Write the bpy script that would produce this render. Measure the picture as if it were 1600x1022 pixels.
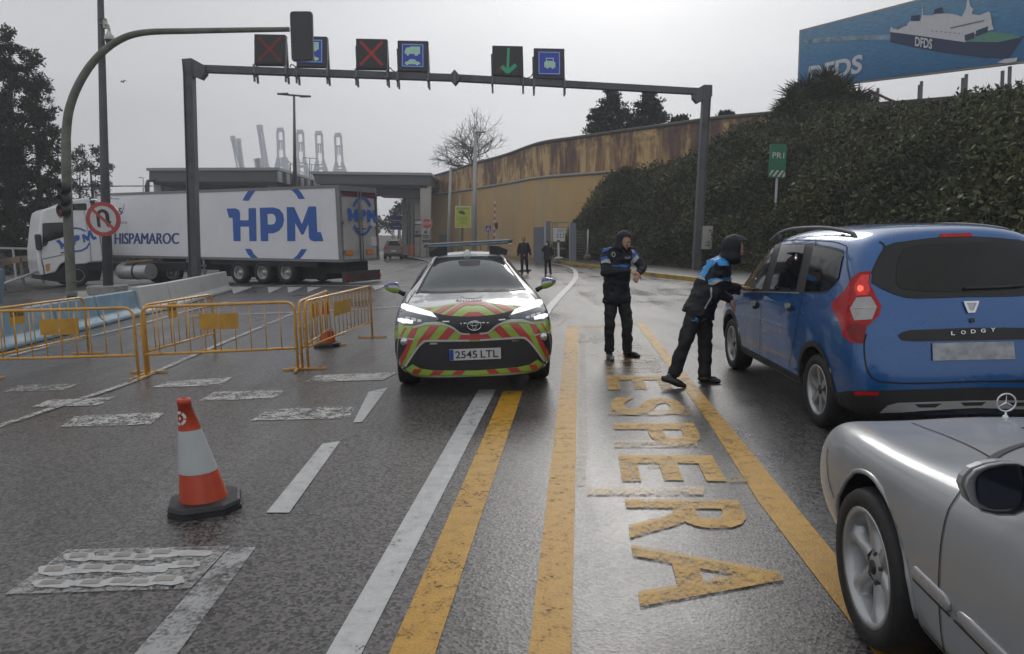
import bpy, bmesh, math, random
import numpy as np
from mathutils import Vector, Matrix, noise
from mathutils.bvhtree import BVHTree
from mathutils.geometry import tessellate_polygon
for o in list(bpy.data.objects): bpy.data.objects.remove(o)
SC = bpy.context.scene; COL = SC.collection
rnd = random.Random(7); nrs = np.random.RandomState(5)
pi = math.pi
# ------------------------------------------------------------ camera
FPX = 1120.0; EYE = 1.70; PITCH = math.atan(138/FPX); ROLL = .025
def basis():
    cr, sr, cp, sp = math.cos(ROLL), math.sin(ROLL), math.cos(PITCH), math.sin(PITCH)
    F = Vector((0, cp, -sp)); R0 = Vector((1, 0, 0)); U0 = Vector((0, sp, cp))
    return F, cr*R0 - sr*U0, sr*R0 + cr*U0
CF, CR, CU = basis(); CAM = Vector((0, 0, EYE))
cd = bpy.data.cameras.new('camera'); cam = bpy.data.objects.new('camera', cd); COL.objects.link(cam)
cd.sensor_width = 36; cd.lens = 36*FPX/1600; cd.clip_end = 5000; cd.clip_start = .05
cam.matrix_world = Matrix(((CR.x, CU.x, -CF.x, CAM.x), (CR.y, CU.y, -CF.y, CAM.y), (CR.z, CU.z, -CF.z, CAM.z), (0, 0, 0, 1)))
SC.camera = cam
# ------------------------------------------------------------ sky and sun
SUN_EL, SUN_AZ = math.radians(26), math.radians(9)      # azimuth measured clockwise from +Y
w = bpy.data.worlds.new('World'); SC.world = w; w.use_nodes = True
N = w.node_tree.nodes; L = w.node_tree.links; N.clear()
def nd(nt, t, **k):
    n = nt.nodes.new(t)
    for a, b in k.items():
        if a in n.inputs: n.inputs[a].default_value = b
        else: setattr(n, a, b)
    return n
W = w.node_tree
sky = nd(W, 'ShaderNodeTexSky', sky_type='NISHITA', sun_disc=False, sun_elevation=SUN_EL, sun_rotation=SUN_AZ, dust_density=6.0, air_density=1.5, ozone_density=1.0, altitude=0)
hs = nd(W, 'ShaderNodeHueSaturation'); hs.inputs['Saturation'].default_value = .12; hs.inputs['Value'].default_value = 1
tc = nd(W, 'ShaderNodeTexCoord'); mp = nd(W, 'ShaderNodeMapping'); mp.inputs['Scale'].default_value = (1, 1, 3.2)
ns = nd(W, 'ShaderNodeTexNoise', Scale=1.6, Detail=5.0, Roughness=.5)
cr_ = nd(W, 'ShaderNodeMapRange'); cr_.inputs[1].default_value = .3; cr_.inputs[2].default_value = .72; cr_.inputs[3].default_value = .82; cr_.inputs[4].default_value = 1.08
# overcast veil: brighter towards the low veiled sun
sx = nd(W, 'ShaderNodeVectorMath', operation='DOT_PRODUCT')
sd = (math.sin(SUN_AZ)*math.cos(SUN_EL), math.cos(SUN_AZ)*math.cos(SUN_EL), math.sin(SUN_EL))
sx.inputs[1].default_value = sd
gl = nd(W, 'ShaderNodeMapRange'); gl.inputs[1].default_value = .3; gl.inputs[2].default_value = 1.0; gl.inputs[3].default_value = 5.7; gl.inputs[4].default_value = 5.8
gl.interpolation_type = 'SMOOTHSTEP'
mul = nd(W, 'ShaderNodeMath', operation='MULTIPLY'); col = nd(W, 'ShaderNodeMix', data_type='RGBA', blend_type='MULTIPLY'); col.inputs[0].default_value = 1
cmb = nd(W, 'ShaderNodeCombineColor'); mx = nd(W, 'ShaderNodeMix', data_type='RGBA'); mx.inputs[0].default_value = .92
bg = nd(W, 'ShaderNodeBackground', Strength=.10); out = nd(W, 'ShaderNodeOutputWorld')
L.new(tc.outputs['Generated'], mp.inputs[0]); L.new(mp.outputs[0], ns.inputs['Vector']); L.new(ns.outputs['Fac'], cr_.inputs[0])
L.new(tc.outputs['Generated'], sx.inputs[0]); L.new(sx.outputs['Value'], gl.inputs[0]); L.new(gl.outputs[0], mul.inputs[0]); L.new(cr_.outputs[0], mul.inputs[1])
for i in range(3): L.new(mul.outputs[0], cmb.inputs[i])
L.new(cmb.outputs[0], col.inputs[6]); col.inputs[7].default_value = (.965, .985, 1.02, 1)
L.new(sky.outputs[0], hs.inputs['Color']); L.new(hs.outputs[0], mx.inputs[6]); L.new(col.outputs[2], mx.inputs[7])
L.new(mx.outputs[2], bg.inputs[0]); L.new(bg.outputs[0], out.inputs[0])
sl = bpy.data.lights.new('sun', 'SUN'); sl.energy = .5; sl.angle = math.radians(18); sl.color = (1, .97, .93)
so = bpy.data.objects.new('sun', sl); COL.objects.link(so)
so.rotation_euler = Vector(sd).to_track_quat('Z', 'Y').to_euler()
SC.view_settings.view_transform = 'Standard'; SC.view_settings.look = 'None'; SC.view_settings.exposure = 0.42; SC.view_settings.gamma = 1
SC.render.engine = 'CYCLES'
SC.cycles.max_bounces = 6; SC.cycles.transparent_max_bounces = 12; SC.cycles.volume_bounces = 0
try:
    SC.cycles.use_adaptive_sampling = True; SC.cycles.use_denoising = True
except Exception: pass
# ------------------------------------------------------------ pixel -> place (where things in the photo stand)
def ray(x, y): return CF*FPX + CR*(x-800) - CU*(y-511)
def g(x, y, z=0.0):
    d = ray(x, y); t = (z-EYE)/d.z; return CAM + d*t
def at(x, y, Y):
    d = ray(x, y); return CAM + d*(Y/d.y)
# ------------------------------------------------------------ mesh builder
class MB:
    def __init__(s): s.v = []; s.f = []; s.m = []; s.s = []
    def add(s, V, Fc, mi=0, sm=False):
        b = len(s.v); s.v += [Vector(p) for p in V]
        for f in Fc: s.f.append([b+i for i in f]); s.m.append(mi); s.s.append(sm)
        return s
    def box(s, c, d, M=None, mi=0, rz=0):
        x, y, z = d[0]/2, d[1]/2, d[2]/2
        V = [Vector((a, b, e)) for a in (-x, x) for b in (-y, y) for e in (-z, z)]
        if rz: M = Matrix.Rotation(rz, 3, 'Z')
        if M is not None: V = [M @ p for p in V]
        c = Vector(c); V = [p+c for p in V]
        return s.add(V, [(0, 1, 3, 2), (4, 6, 7, 5), (0, 4, 5, 1), (2, 3, 7, 6), (0, 2, 6, 4), (1, 5, 7, 3)], mi)
    def beam(s, a, b, wx, wy, up=(0, 0, 1), mi=0):
        a, b = Vector(a), Vector(b); d = b-a; l = d.length; d.normalize(); up = Vector(up)
        if abs(d.dot(up)) > .98: up = Vector((0, 1, 0))
        x = d.cross(up).normalized(); y = x.cross(d).normalized()
        M = Matrix((x, d, y)).transposed()
        return s.box((a+b)/2, (wx, l, wy), M, mi)
    def prism(s, pts, th, mi=0):
        "closed outline of 3-D points, thickened along vector th"
        P = [Vector(p) for p in pts]; th = Vector(th); n = len(P); b = len(s.v)
        T = tessellate_polygon([P])
        s.v += P + [p+th for p in P]
        for t in T:
            s.f.append([b+i for i in t]); s.m.append(mi); s.s.append(False)
            s.f.append([b+n+i for i in reversed(t)]); s.m.append(mi); s.s.append(False)
        for i in range(n):
            j = (i+1) % n; s.f.append([b+i, b+j, b+n+j, b+n+i]); s.m.append(mi); s.s.append(False)
        return s
    def sheet(s, pts, mi=0):
        P = [Vector(p) for p in pts]; return s.add(P, [list(t) for t in tessellate_polygon([P])], mi)
    def tube(s, path, r, n=8, mi=0, sm=True, sy=1.0, up=None):
        P = [Vector(p) for p in path]; m = len(P)
        R = r if isinstance(r, (list, tuple)) else [r]*m
        T = [(P[min(i+1, m-1)]-P[max(i-1, 0)]).normalized() for i in range(m)]
        u = Vector(up) if up else (Vector((0, 0, 1)) if abs(T[0].z) < .9 else Vector((0, 1, 0)))
        u = (u - T[0]*u.dot(T[0])).normalized(); V = []
        for i in range(m):
            u = (u - T[i]*u.dot(T[i])).normalized(); w_ = T[i].cross(u)
            for k in range(n):
                a = 2*pi*k/n; V.append(P[i] + (u*math.cos(a)*sy + w_*math.sin(a))*R[i])
        Fc = [(i*n+k, i*n+(k+1) % n, (i+1)*n+(k+1) % n, (i+1)*n+k) for i in range(m-1) for k in range(n)]
        s.add(V, Fc, mi, sm); b = len(s.v)-len(V)
        s.f.append([b+k for k in reversed(range(n))]); s.f.append([b+(m-1)*n+k for k in range(n)]); s.m += [mi, mi]; s.s += [False, False]
        return s
    def lathe(s, prof, c, ax=(0, 0, 1), n=24, mi=0, sm=True):
        ax = Vector(ax).normalized(); c = Vector(c)
        u = ax.orthogonal().normalized(); w_ = ax.cross(u); V = []
        for r, h in prof:
            for k in range(n):
                a = 2*pi*k/n; V.append(c + ax*h + (u*math.cos(a)+w_*math.sin(a))*r)
        m = len(prof)
        return s.add(V, [(i*n+k, i*n+(k+1) % n, (i+1)*n+(k+1) % n, (i+1)*n+k) for i in range(m-1) for k in range(n)], mi, sm)
    def ell(s, c, r, M=None, n=12, mi=0):
        V = []; Fc = []; c = Vector(c)
        if not isinstance(r, (tuple, list)): r = (r, r, r)
        m = n//2+1
        for i in range(m+1):
            t = pi*i/m
            for k in range(n):
                a = 2*pi*k/n; p = Vector((r[0]*math.sin(t)*math.cos(a), r[1]*math.sin(t)*math.sin(a), r[2]*math.cos(t)))
                V.append(c + (M @ p if M is not None else p))
        for i in range(m):
            for k in range(n): Fc.append((i*n+k, (i+1)*n+k, (i+1)*n+(k+1) % n, i*n+(k+1) % n))
        return s.add(V, Fc, mi, True)
    def cap(s, a, b, ra, rb, n=12, mi=0):
        "rounded tapering limb"
        a, b = Vector(a), Vector(b); s.tube([a, a.lerp(b, .5), b], [ra, (ra+rb)/2, rb], n, mi); s.ell(a, ra, n=n, mi=mi); s.ell(b, rb, n=n, mi=mi); return s
PM = {}
def thing(name, label, cat, loc=(0, 0, 0), rz=0, group=None, scale=1.0, kind=None):
    o = bpy.data.objects.new(name, None); COL.objects.link(o); o.empty_display_size = .1
    o.location = loc; o.rotation_euler = (0, 0, rz); o.scale = (scale,)*3
    PM[o] = Matrix.Translation(Vector(loc)) @ Matrix.Rotation(rz, 4, 'Z') @ Matrix.Scale(scale, 4)
    tag(o, label, cat, group, kind); return o
def tag(o, label=None, cat=None, group=None, kind=None):
    if label: o['label'] = label
    if cat: o['category'] = cat
    if group: o['group'] = group
    if kind: o['kind'] = kind
    return o
def mesh_of(name, mb, mats):
    me = bpy.data.meshes.new(name); me.from_pydata([tuple(p) for p in mb.v], [], mb.f)
    for m in mats: me.materials.append(m)
    me.polygons.foreach_set('material_index', mb.m); me.polygons.foreach_set('use_smooth', mb.s); me.update(); return me
def obj(name, mb, mats, parent=None, bevel=0, local=False, merge=False, seg=1, flip=True):
    "mesh builder -> ONE mesh object (world coordinates unless local)"
    if not isinstance(mats, (list, tuple)): mats = [mats]
    if parent is not None and not local:
        Mi = PM[parent].inverted(); mb.v = [Mi @ p for p in mb.v]
    me = mesh_of(name, mb, mats)
    if bevel or merge or flip:
        bm = bmesh.new(); bm.from_mesh(me)
        if merge: bmesh.ops.remove_doubles(bm, verts=bm.verts, dist=1e-4)
        if flip: bmesh.ops.recalc_face_normals(bm, faces=bm.faces)
        if bevel:
            ed = [e for e in bm.edges if len(e.link_faces) == 2 and e.calc_face_angle(0) > .5]
            bmesh.ops.bevel(bm, geom=ed, offset=bevel, segments=seg, affect='EDGES', profile=.5, clamp_overlap=True)
        bm.to_mesh(me); bm.free()
    o = bpy.data.objects.new(name, me); COL.objects.link(o)
    if parent is not None: o.parent = parent; PM[o] = PM[parent]
    else: PM[o] = Matrix.Identity(4)
    return o
def solo(name, mb, mats, label, cat, group=None, kind=None, **k):
    "a thing that is one mesh: origin at its base"
    lo = Vector((sum(p.x for p in mb.v)/len(mb.v), sum(p.y for p in mb.v)/len(mb.v), min(p.z for p in mb.v)))
    mb.v = [p-lo for p in mb.v]; o = obj(name, mb, mats, None, **k); o.location = lo
    PM[o] = Matrix.Translation(lo)
    return tag(o, label, cat, group, kind)
def struct(name, mb, mats, **k):
    o = obj(name, mb, mats, None, **k); o['kind'] = 'structure'; return o
def copy_tree(o, parent=None):
    c = o.copy(); COL.objects.link(c)
    if parent is not None: c.parent = parent
    for ch in [q for q in bpy.data.objects if q.parent == o]: copy_tree(ch, c)
    return c
def evaluated(o):
    bpy.context.view_layer.update()
    dg = bpy.context.evaluated_depsgraph_get(); me = bpy.data.meshes.new_from_object(o.evaluated_get(dg)); return me
# ------------------------------------------------------------ writing
TXT = {}
def glyphs(s, bold=0.0, space=1.0):
    k = (s, bold, space)
    if k not in TXT:
        c = bpy.data.curves.new('t', 'FONT'); c.body = s; c.size = 1; c.offset = bold; c.fill_mode = 'FRONT'; c.resolution_u = 4; c.space_character = space
        o = bpy.data.objects.new('t', c); COL.objects.link(o); me = evaluated(o)
        V = [v.co.copy() for v in me.vertices]; Fc = [list(p.vertices) for p in me.polygons]
        bpy.data.objects.remove(o); bpy.data.curves.remove(c)
        x0 = min(p.x for p in V); x1 = max(p.x for p in V); y0 = min(p.y for p in V); y1 = max(p.y for p in V)
        TXT[k] = ([((p.x-x0)/(x1-x0), (p.y-y0)/(y1-y0)) for p in V], Fc)
    return TXT[k]
def text(mb, s, bl, br, tr, tl, bold=0.0, mi=0, sub=0, fn=None, space=1.0):
    "lay the word s into the quad bl-br-tr-tl"
    V, Fc = glyphs(s, bold, space); bl, br, tr, tl = map(Vector, (bl, br, tr, tl))
    P = [(bl.lerp(br, x)).lerp(tl.lerp(tr, x), y) for x, y in V]
    return mb.add(P, Fc, mi)
def quadmap(bl, br, tr, tl):
    bl, br, tr, tl = map(Vector, (bl, br, tr, tl))
    return lambda x, y: bl.lerp(br, x).lerp(tl.lerp(tr, x), y)
def cm(pts, n=6, closed=False):
    "Catmull-Rom through points"
    P = [Vector(p) for p in pts]; m = len(P); o = []
    for i in range(m if closed else m-1):
        a, b, c, d = (P[(i-1) % m], P[i], P[(i+1) % m], P[(i+2) % m]) if closed else (P[max(i-1, 0)], P[i], P[i+1], P[min(i+2, m-1)])
        for k in range(n):
            t = k/n; o.append(.5*((2*b)+(c-a)*t+(2*a-5*b+4*c-d)*t*t+(3*b-a-3*c+d)*t**3))
    if not closed: o.append(P[-1])
    return o
# ------------------------------------------------------------ materials
def mat(name, c, rough=.55, metal=0.0, var=.12, scale=6.0, bump=0.0, bscale=40.0, coat=0.0, spec=.5, emit=0.0, stretch=(1, 1, 1), c2=None, f2=(.5, .7), sheen=0.0, world=False, rvar=0.1, coatr=.04):
    m = bpy.data.materials.new(name); m.use_nodes = True; T = m.node_tree; b = T.nodes['Principled BSDF']
    tc = nd(T, 'ShaderNodeTexCoord'); mp = nd(T, 'ShaderNodeMapping'); mp.inputs['Scale'].default_value = stretch
    if world:
        ge = nd(T, 'ShaderNodeNewGeometry'); T.links.new(ge.outputs['Position'], mp.inputs[0])
    else: T.links.new(tc.outputs['Object'], mp.inputs[0])
    n1 = nd(T, 'ShaderNodeTexNoise', Scale=scale, Detail=6.0, Roughness=.6); T.links.new(mp.outputs[0], n1.inputs['Vector'])
    mr = nd(T, 'ShaderNodeMapRange'); mr.inputs[1].default_value = .3; mr.inputs[2].default_value = .7; mr.inputs[3].default_value = 1-var; mr.inputs[4].default_value = 1+var
    T.links.new(n1.outputs['Fac'], mr.inputs[0])
    mxn = nd(T, 'ShaderNodeMix', data_type='RGBA', blend_type='MULTIPLY'); mxn.inputs[0].default_value = 1; mxn.inputs[6].default_value = (*c, 1)
    src = mxn
    if c2:
        n2 = nd(T, 'ShaderNodeTexNoise', Scale=scale*.6, Detail=8.0, Roughness=.65); T.links.new(mp.outputs[0], n2.inputs['Vector'])
        m2 = nd(T, 'ShaderNodeMapRange'); m2.inputs[1].default_value = f2[0]; m2.inputs[2].default_value = f2[1]; T.links.new(n2.outputs['Fac'], m2.inputs[0])
        cx = nd(T, 'ShaderNodeMix', data_type='RGBA'); cx.inputs[6].default_value = (*c, 1); cx.inputs[7].default_value = (*c2, 1)
        T.links.new(m2.outputs[0], cx.inputs[0]); T.links.new(cx.outputs[2], mxn.inputs[6])
    T.links.new(mr.outputs[0], mxn.inputs[7]); T.links.new(mxn.outputs[2], b.inputs['Base Color'])
    rr = nd(T, 'ShaderNodeMapRange'); rr.inputs[1].default_value = .3; rr.inputs[2].default_value = .7; rr.inputs[3].default_value = max(rough-rvar, .02); rr.inputs[4].default_value = min(rough+rvar, 1)
    T.links.new(n1.outputs['Fac'], rr.inputs[0]); T.links.new(rr.outputs[0], b.inputs['Roughness'])
    b.inputs['Metallic'].default_value = metal; b.inputs['Specular IOR Level'].default_value = spec
    b.inputs['Coat Weight'].default_value = coat; b.inputs['Coat Roughness'].default_value = coatr; b.inputs['Sheen Weight'].default_value = sheen
    if bump:
        n3 = nd(T, 'ShaderNodeTexNoise', Scale=bscale, Detail=4.0); T.links.new(mp.outputs[0], n3.inputs['Vector'])
        bu = nd(T, 'ShaderNodeBump', Strength=bump, Distance=.02); T.links.new(n3.outputs['Fac'], bu.inputs['Height']); T.links.new(bu.outputs[0], b.inputs['Normal'])
    if emit:
        b.inputs['Emission Color'].default_value = (*c, 1); b.inputs['Emission Strength'].default_value = emit
    return m
def rgb(r, g_, b): return tuple(((c/255)/12.92 if c <= 10 else ((c/255+.055)/1.055)**2.4) for c in (r, g_, b))
M = {}
M['galv'] = mat('galvanised_steel', (.16, .165, .17), .5, .3, .18, 3, c2=(.09, .085, .08), f2=(.5, .75))
M['gantry'] = mat('weathered_gantry_steel', (.10, .105, .115), .55, .2, .2, 2, c2=(.07, .06, .055), f2=(.55, .7), world=False)
M['lamp_grey'] = mat('pale_pole_paint', (.38, .39, .40), .5, .1, .08, 2)
M['old_pole'] = mat('mossy_pole_paint', (.17, .175, .15), .65, .1, .25, 4, c2=(.10, .11, .075), f2=(.4, .7))
M['black'] = mat('black_plastic', (.018, .018, .02), .5, 0, .2, 10)
M['rubber'] = mat('tyre_rubber', (.013, .013, .014), .62, 0, .25, 20, bump=.15)
M['dark'] = mat('underbody_black', (.012, .012, .013), .8, 0, .2, 6)
M['white'] = mat('white_paint', (.72, .73, .74), .4, 0, .05, 3, coat=.3)
M['trailer'] = mat('trailer_white_panel', (.76, .76, .79), .38, 0, .05, .8, c2=(.64, .64, .65), f2=(.55, .85), coat=.2)
M['blue_logo'] = mat('blue_lettering', (.025, .11, .42), .45, 0, .08, 4)
M['logo_dark'] = mat('navy_lettering', (.03, .045, .10), .5, 0, .05, 4)
M['alu'] = mat('brushed_aluminium', (.42, .43, .44), .35, .6, .12, 5)
M['chrome'] = mat('chrome', (.62, .63, .65), .12, 1, .05, 5, rvar=.04)
M['glass'] = mat('dark_window_glass', (.008, .010, .011), .05, 0, .1, 3, spec=.42, rvar=.03)
M['screen'] = mat('windscreen_glass', (.05, .06, .066), .05, 0, .15, 3, spec=.6, rvar=.03)
M['yellow_bar'] = mat('yellow_barrier_paint', (.60, .30, .035), .38, 0, .15, 5, c2=(.32, .12, .02), f2=(.55, .78), coat=.5)
M['sign_blue'] = mat('blue_sign_face', (.01, .05, .30), .4, 0, .05, 5)
M['sign_red'] = mat('red_sign_face', (.40, .03, .025), .35, 0, .08, 5, coat=.3)
M['sign_white'] = mat('white_sign_face', (.55, .55, .55), .4, 0, .05, 5)
M['sign_black'] = mat('black_sign_face', (.015, .015, .018), .5, 0, .05, 5)
# ============================================================ GROUND
def asphalt():
    m = bpy.data.materials.new('wet_asphalt'); m.use_nodes = True; T = m.node_tree; b = T.nodes['Principled BSDF']; K = T.links
    ge = nd(T, 'ShaderNodeNewGeometry')
    v = nd(T, 'ShaderNodeTexVoronoi', Scale=62.0, Randomness=1.0); K.new(ge.outputs['Position'], v.inputs['Vector'])
    v2 = nd(T, 'ShaderNodeTexNoise', Scale=45.0, Detail=5.0, Roughness=.7); K.new(ge.outputs['Position'], v2.inputs['Vector'])
    big = nd(T, 'ShaderNodeTexNoise', Scale=.35, Detail=6.0, Roughness=.6, Distortion=.6); K.new(ge.outputs['Position'], big.inputs['Vector'])
    mpn = nd(T, 'ShaderNodeMapping'); mpn.inputs['Rotation'].default_value = (0, 0, -.09); mpn.inputs['Scale'].default_value = (1.0, .07, 1); K.new(ge.outputs['Position'], mpn.inputs[0])
    trk = nd(T, 'ShaderNodeTexNoise', Scale=1.2, Detail=4.0); K.new(mpn.outputs[0], trk.inputs['Vector'])
    # stones: a random grey per stone, dark pits between
    r = nd(T, 'ShaderNodeValToRGB'); r.color_ramp.elements[0].position = .0; r.color_ramp.elements[0].color = (.010, .010, .010, 1); r.color_ramp.elements[1].position = 1; r.color_ramp.elements[1].color = (.150, .136, .128, 1)
    e = r.color_ramp.elements.new(.22); e.color = (.018, .017, .017, 1); e = r.color_ramp.elements.new(.42); e.color = (.076, .070, .066, 1)
    sep = nd(T, 'ShaderNodeSeparateColor'); K.new(v.outputs['Color'], sep.inputs[0]); K.new(sep.outputs[0], r.inputs[0])
    r2 = nd(T, 'ShaderNodeMapRange'); r2.inputs[1].default_value = .3; r2.inputs[2].default_value = .7; r2.inputs[3].default_value = .6; r2.inputs[4].default_value = 1.35; K.new(v2.outputs['Fac'], r2.inputs[0])
    r3 = nd(T, 'ShaderNodeMapRange'); r3.inputs[1].default_value = .3; r3.inputs[2].default_value = .7; r3.inputs[3].default_value = .78; r3.inputs[4].default_value = 1.2; K.new(big.outputs['Fac'], r3.inputs[0])
    mm = nd(T, 'ShaderNodeMath', operation='MULTIPLY'); K.new(r2.outputs[0], mm.inputs[0]); K.new(r3.outputs[0], mm.inputs[1])
    mx = nd(T, 'ShaderNodeMix', data_type='RGBA', blend_type='MULTIPLY'); mx.inputs[0].default_value = 1; K.new(r.outputs[0], mx.inputs[6]); K.new(mm.outputs[0], mx.inputs[7])
    K.new(mx.outputs[2], b.inputs['Base Color'])
    # water film: smooth where it stands, rough where the stones poke out
    ad = nd(T, 'ShaderNodeMath', operation='ADD'); K.new(big.outputs['Fac'], ad.inputs[0]); K.new(trk.outputs['Fac'], ad.inputs[1])
    wr = nd(T, 'ShaderNodeMapRange'); wr.inputs[1].default_value = .68; wr.inputs[2].default_value = 1.28; wr.inputs[3].default_value = .20; wr.inputs[4].default_value = .46; K.new(ad.outputs[0], wr.inputs[0])
    K.new(wr.outputs[0], b.inputs['Roughness']); b.inputs['Specular IOR Level'].default_value = .5
    h = nd(T, 'ShaderNodeMath', operation='MULTIPLY_ADD'); h.inputs[1].default_value = .6; K.new(v.outputs['Distance'], h.inputs[0]); K.new(v2.outputs['Fac'], h.inputs[2])
    bs = nd(T, 'ShaderNodeMapRange'); bs.inputs[1].default_value = .68; bs.inputs[2].default_value = 1.28; bs.inputs[3].default_value = .10; bs.inputs[4].default_value = .34; K.new(ad.outputs[0], bs.inputs[0])
    bu = nd(T, 'ShaderNodeBump', Distance=.006); K.new(bs.outputs[0], bu.inputs['Strength']); K.new(h.outputs[0], bu.inputs['Height']); K.new(bu.outputs[0], b.inputs['Normal'])
    return m
M['asphalt'] = asphalt()
gmb = MB()
gmb.add([(-1500, -60, 0), (1500, -60, 0), (1500, 2500, 0), (-1500, 2500, 0)], [(0, 1, 2, 3)])
struct('road', gmb, M['asphalt'], flip=False)
def paint(name, c, lo, hi, sc, amt=1.0, rough=.35):
    m = bpy.data.materials.new(name); m.use_nodes = True; T = m.node_tree; b = T.nodes['Principled BSDF']; K = T.links
    ge = nd(T, 'ShaderNodeNewGeometry')
    n1 = nd(T, 'ShaderNodeTexNoise', Scale=sc, Detail=8.0, Roughness=.72); K.new(ge.outputs['Position'], n1.inputs['Vector'])
    n2 = nd(T, 'ShaderNodeTexNoise', Scale=sc*.09, Detail=3.0); K.new(ge.outputs['Position'], n2.inputs['Vector'])
    vo = nd(T, 'ShaderNodeTexVoronoi', Scale=62.0, Randomness=1.0); K.new(ge.outputs['Position'], vo.inputs['Vector'])
    sp = nd(T, 'ShaderNodeSeparateColor'); K.new(vo.outputs['Color'], sp.inputs[0])
    a = nd(T, 'ShaderNodeMath', operation='MULTIPLY_ADD'); a.inputs[1].default_value = .55; K.new(n2.outputs['Fac'], a.inputs[0]); K.new(n1.outputs['Fac'], a.inputs[2])
    a2 = nd(T, 'ShaderNodeMath', operation='MULTIPLY_ADD'); a2.inputs[1].default_value = .24; K.new(sp.outputs[0], a2.inputs[0]); K.new(a.outputs[0], a2.inputs[2])
    mr = nd(T, 'ShaderNodeMapRange'); mr.inputs[1].default_value = lo; mr.inputs[2].default_value = hi; mr.inputs[3].default_value = 0; mr.inputs[4].default_value = amt; K.new(a2.outputs[0], mr.inputs[0])
    tr = nd(T, 'ShaderNodeBsdfTransparent'); ms = nd(T, 'ShaderNodeMixShader'); K.new(mr.outputs[0], ms.inputs[0]); K.new(tr.outputs[0], ms.inputs[1]); K.new(b.outputs[0], ms.inputs[2])
    o = [n for n in T.nodes if n.type == 'OUTPUT_MATERIAL'][0]; K.new(ms.outputs[0], o.inputs[0])
    cv = nd(T, 'ShaderNodeMapRange'); cv.inputs[1].default_value = .3; cv.inputs[2].default_value = .7; cv.inputs[3].default_value = .72; cv.inputs[4].default_value = 1.12; K.new(n1.outputs['Fac'], cv.inputs[0])
    mx = nd(T, 'ShaderNodeMix', data_type='RGBA', blend_type='MULTIPLY'); mx.inputs[0].default_value = 1; mx.inputs[6].default_value = (*c, 1); K.new(cv.outputs[0], mx.inputs[7]); K.new(mx.outputs[2], b.inputs['Base Color'])
    b.inputs['Roughness'].default_value = rough
    bu = nd(T, 'ShaderNodeBump', Strength=.3, Distance=.004); K.new(vo.outputs['Distance'], bu.inputs['Height']); K.new(bu.outputs[0], b.inputs['Normal'])
    return m
M['p_white'] = paint('worn_white_road_paint', (.50, .50, .50), .56, .72, 9)
M['p_white2'] = paint('patchy_white_road_paint', (.50, .50, .49), .78, .92, 7)
M['p_yellow'] = paint('worn_yellow_road_paint', (.50, .265, .018), .58, .80, 10, 1.0, .5)
M['p_yellow2'] = paint('faded_yellow_road_paint', (.46, .27, .04), .74, 1.0, 8, .75)
M['p_letter'] = paint('rubbed_yellow_lettering_paint', (.54, .29, .014), .57, .93, 9, .92, .5)
M['p_patch'] = paint('thick_patch_paint', (.50, .50, .49), .50, .78, 16, .95)
M['p_beige'] = paint('beige_patch_paint', (.34, .31, .28), .40, .7, 16, .8)
M['p_mottle'] = paint('mottled_grey_white_paint', (.42, .41, .40), .66, 1.02, 22, .8)
M['p_dull'] = paint('dull_worn_white_paint', (.46, .46, .46), .62, .95, 5, .75)
M['p_faint'] = paint('faint_old_road_paint', (.45, .38, .25), .72, 1.1, 6, .6)
MARK_Z = [.004]
def mark(polys, m, name='road_marking'):
    mb = MB(); z = MARK_Z[0]
    for p in polys: mb.sheet([(*g(x, y).xy, z) for x, y in p])
    MARK_Z[0] += .0002
    return struct(name, mb, M[m], flip=False)
def line(pts, w0, m, name='road_marking', w1=None):
    "painted line through pixels, real width w"
    P = [g(*p) for p in pts]; P = cm(P, 6) if len(P) > 2 else P; mb = MB(); V = []; n = len(P)
    for i in range(n):
        t = (P[min(i+1, n-1)]-P[max(i-1, 0)]).normalized(); s = Vector((t.y, -t.x, 0))*w0/2
        V += [(P[i]+s).xy, (P[i]-s).xy]
    mb.add([(*p, MARK_Z[0]) for p in V], [(2*i, 2*i+2, 2*i+3, 2*i+1) for i in range(n-1)]); MARK_Z[0] += .0002
    return struct(name, mb, M[m], flip=False)
mark([[(748, 609), (775, 609), (565, 1022), (540, 1075), (480, 1075), (510, 1022)]], 'p_white', 'white_lane_line')
mark([[(786, 612), (817, 611), (680, 1022), (663, 1075), (585, 1075), (608, 1022)]], 'p_yellow', 'yellow_lane_line')
mark([[(886, 511), (904, 511), (893, 1022), (892, 1075), (818, 1075), (826, 1022)]], 'p_yellow', 'yellow_lane_line')
mark([[(994, 505), (1006, 505), (1146, 673), (1299, 860), (1433, 1022), (1478, 1075), (1404, 1075), (1366, 1022), (1186, 786), (1112, 668)]], 'p_yellow', 'yellow_lane_line')
mark([[(886, 509), (994, 505), (997, 509), (886, 514)]], 'p_yellow2', 'yellow_cross_line')
mark([[(906, 520), (914, 520), (919, 700), (914, 760), (900, 760)]], 'p_faint', 'faint_old_line')
mark([[(504, 694), (532, 690), (452, 802), (416, 802)]], 'p_white', 'white_dash')
mark([[(358, 858), (400, 856), (278, 1022), (240, 1075), (175, 1075), (211, 1022)]], 'p_dull', 'white_dash')
mark([[(576, 613), (606, 606), (566, 660), (552, 661)]], 'p_white', 'white_dash')
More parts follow.
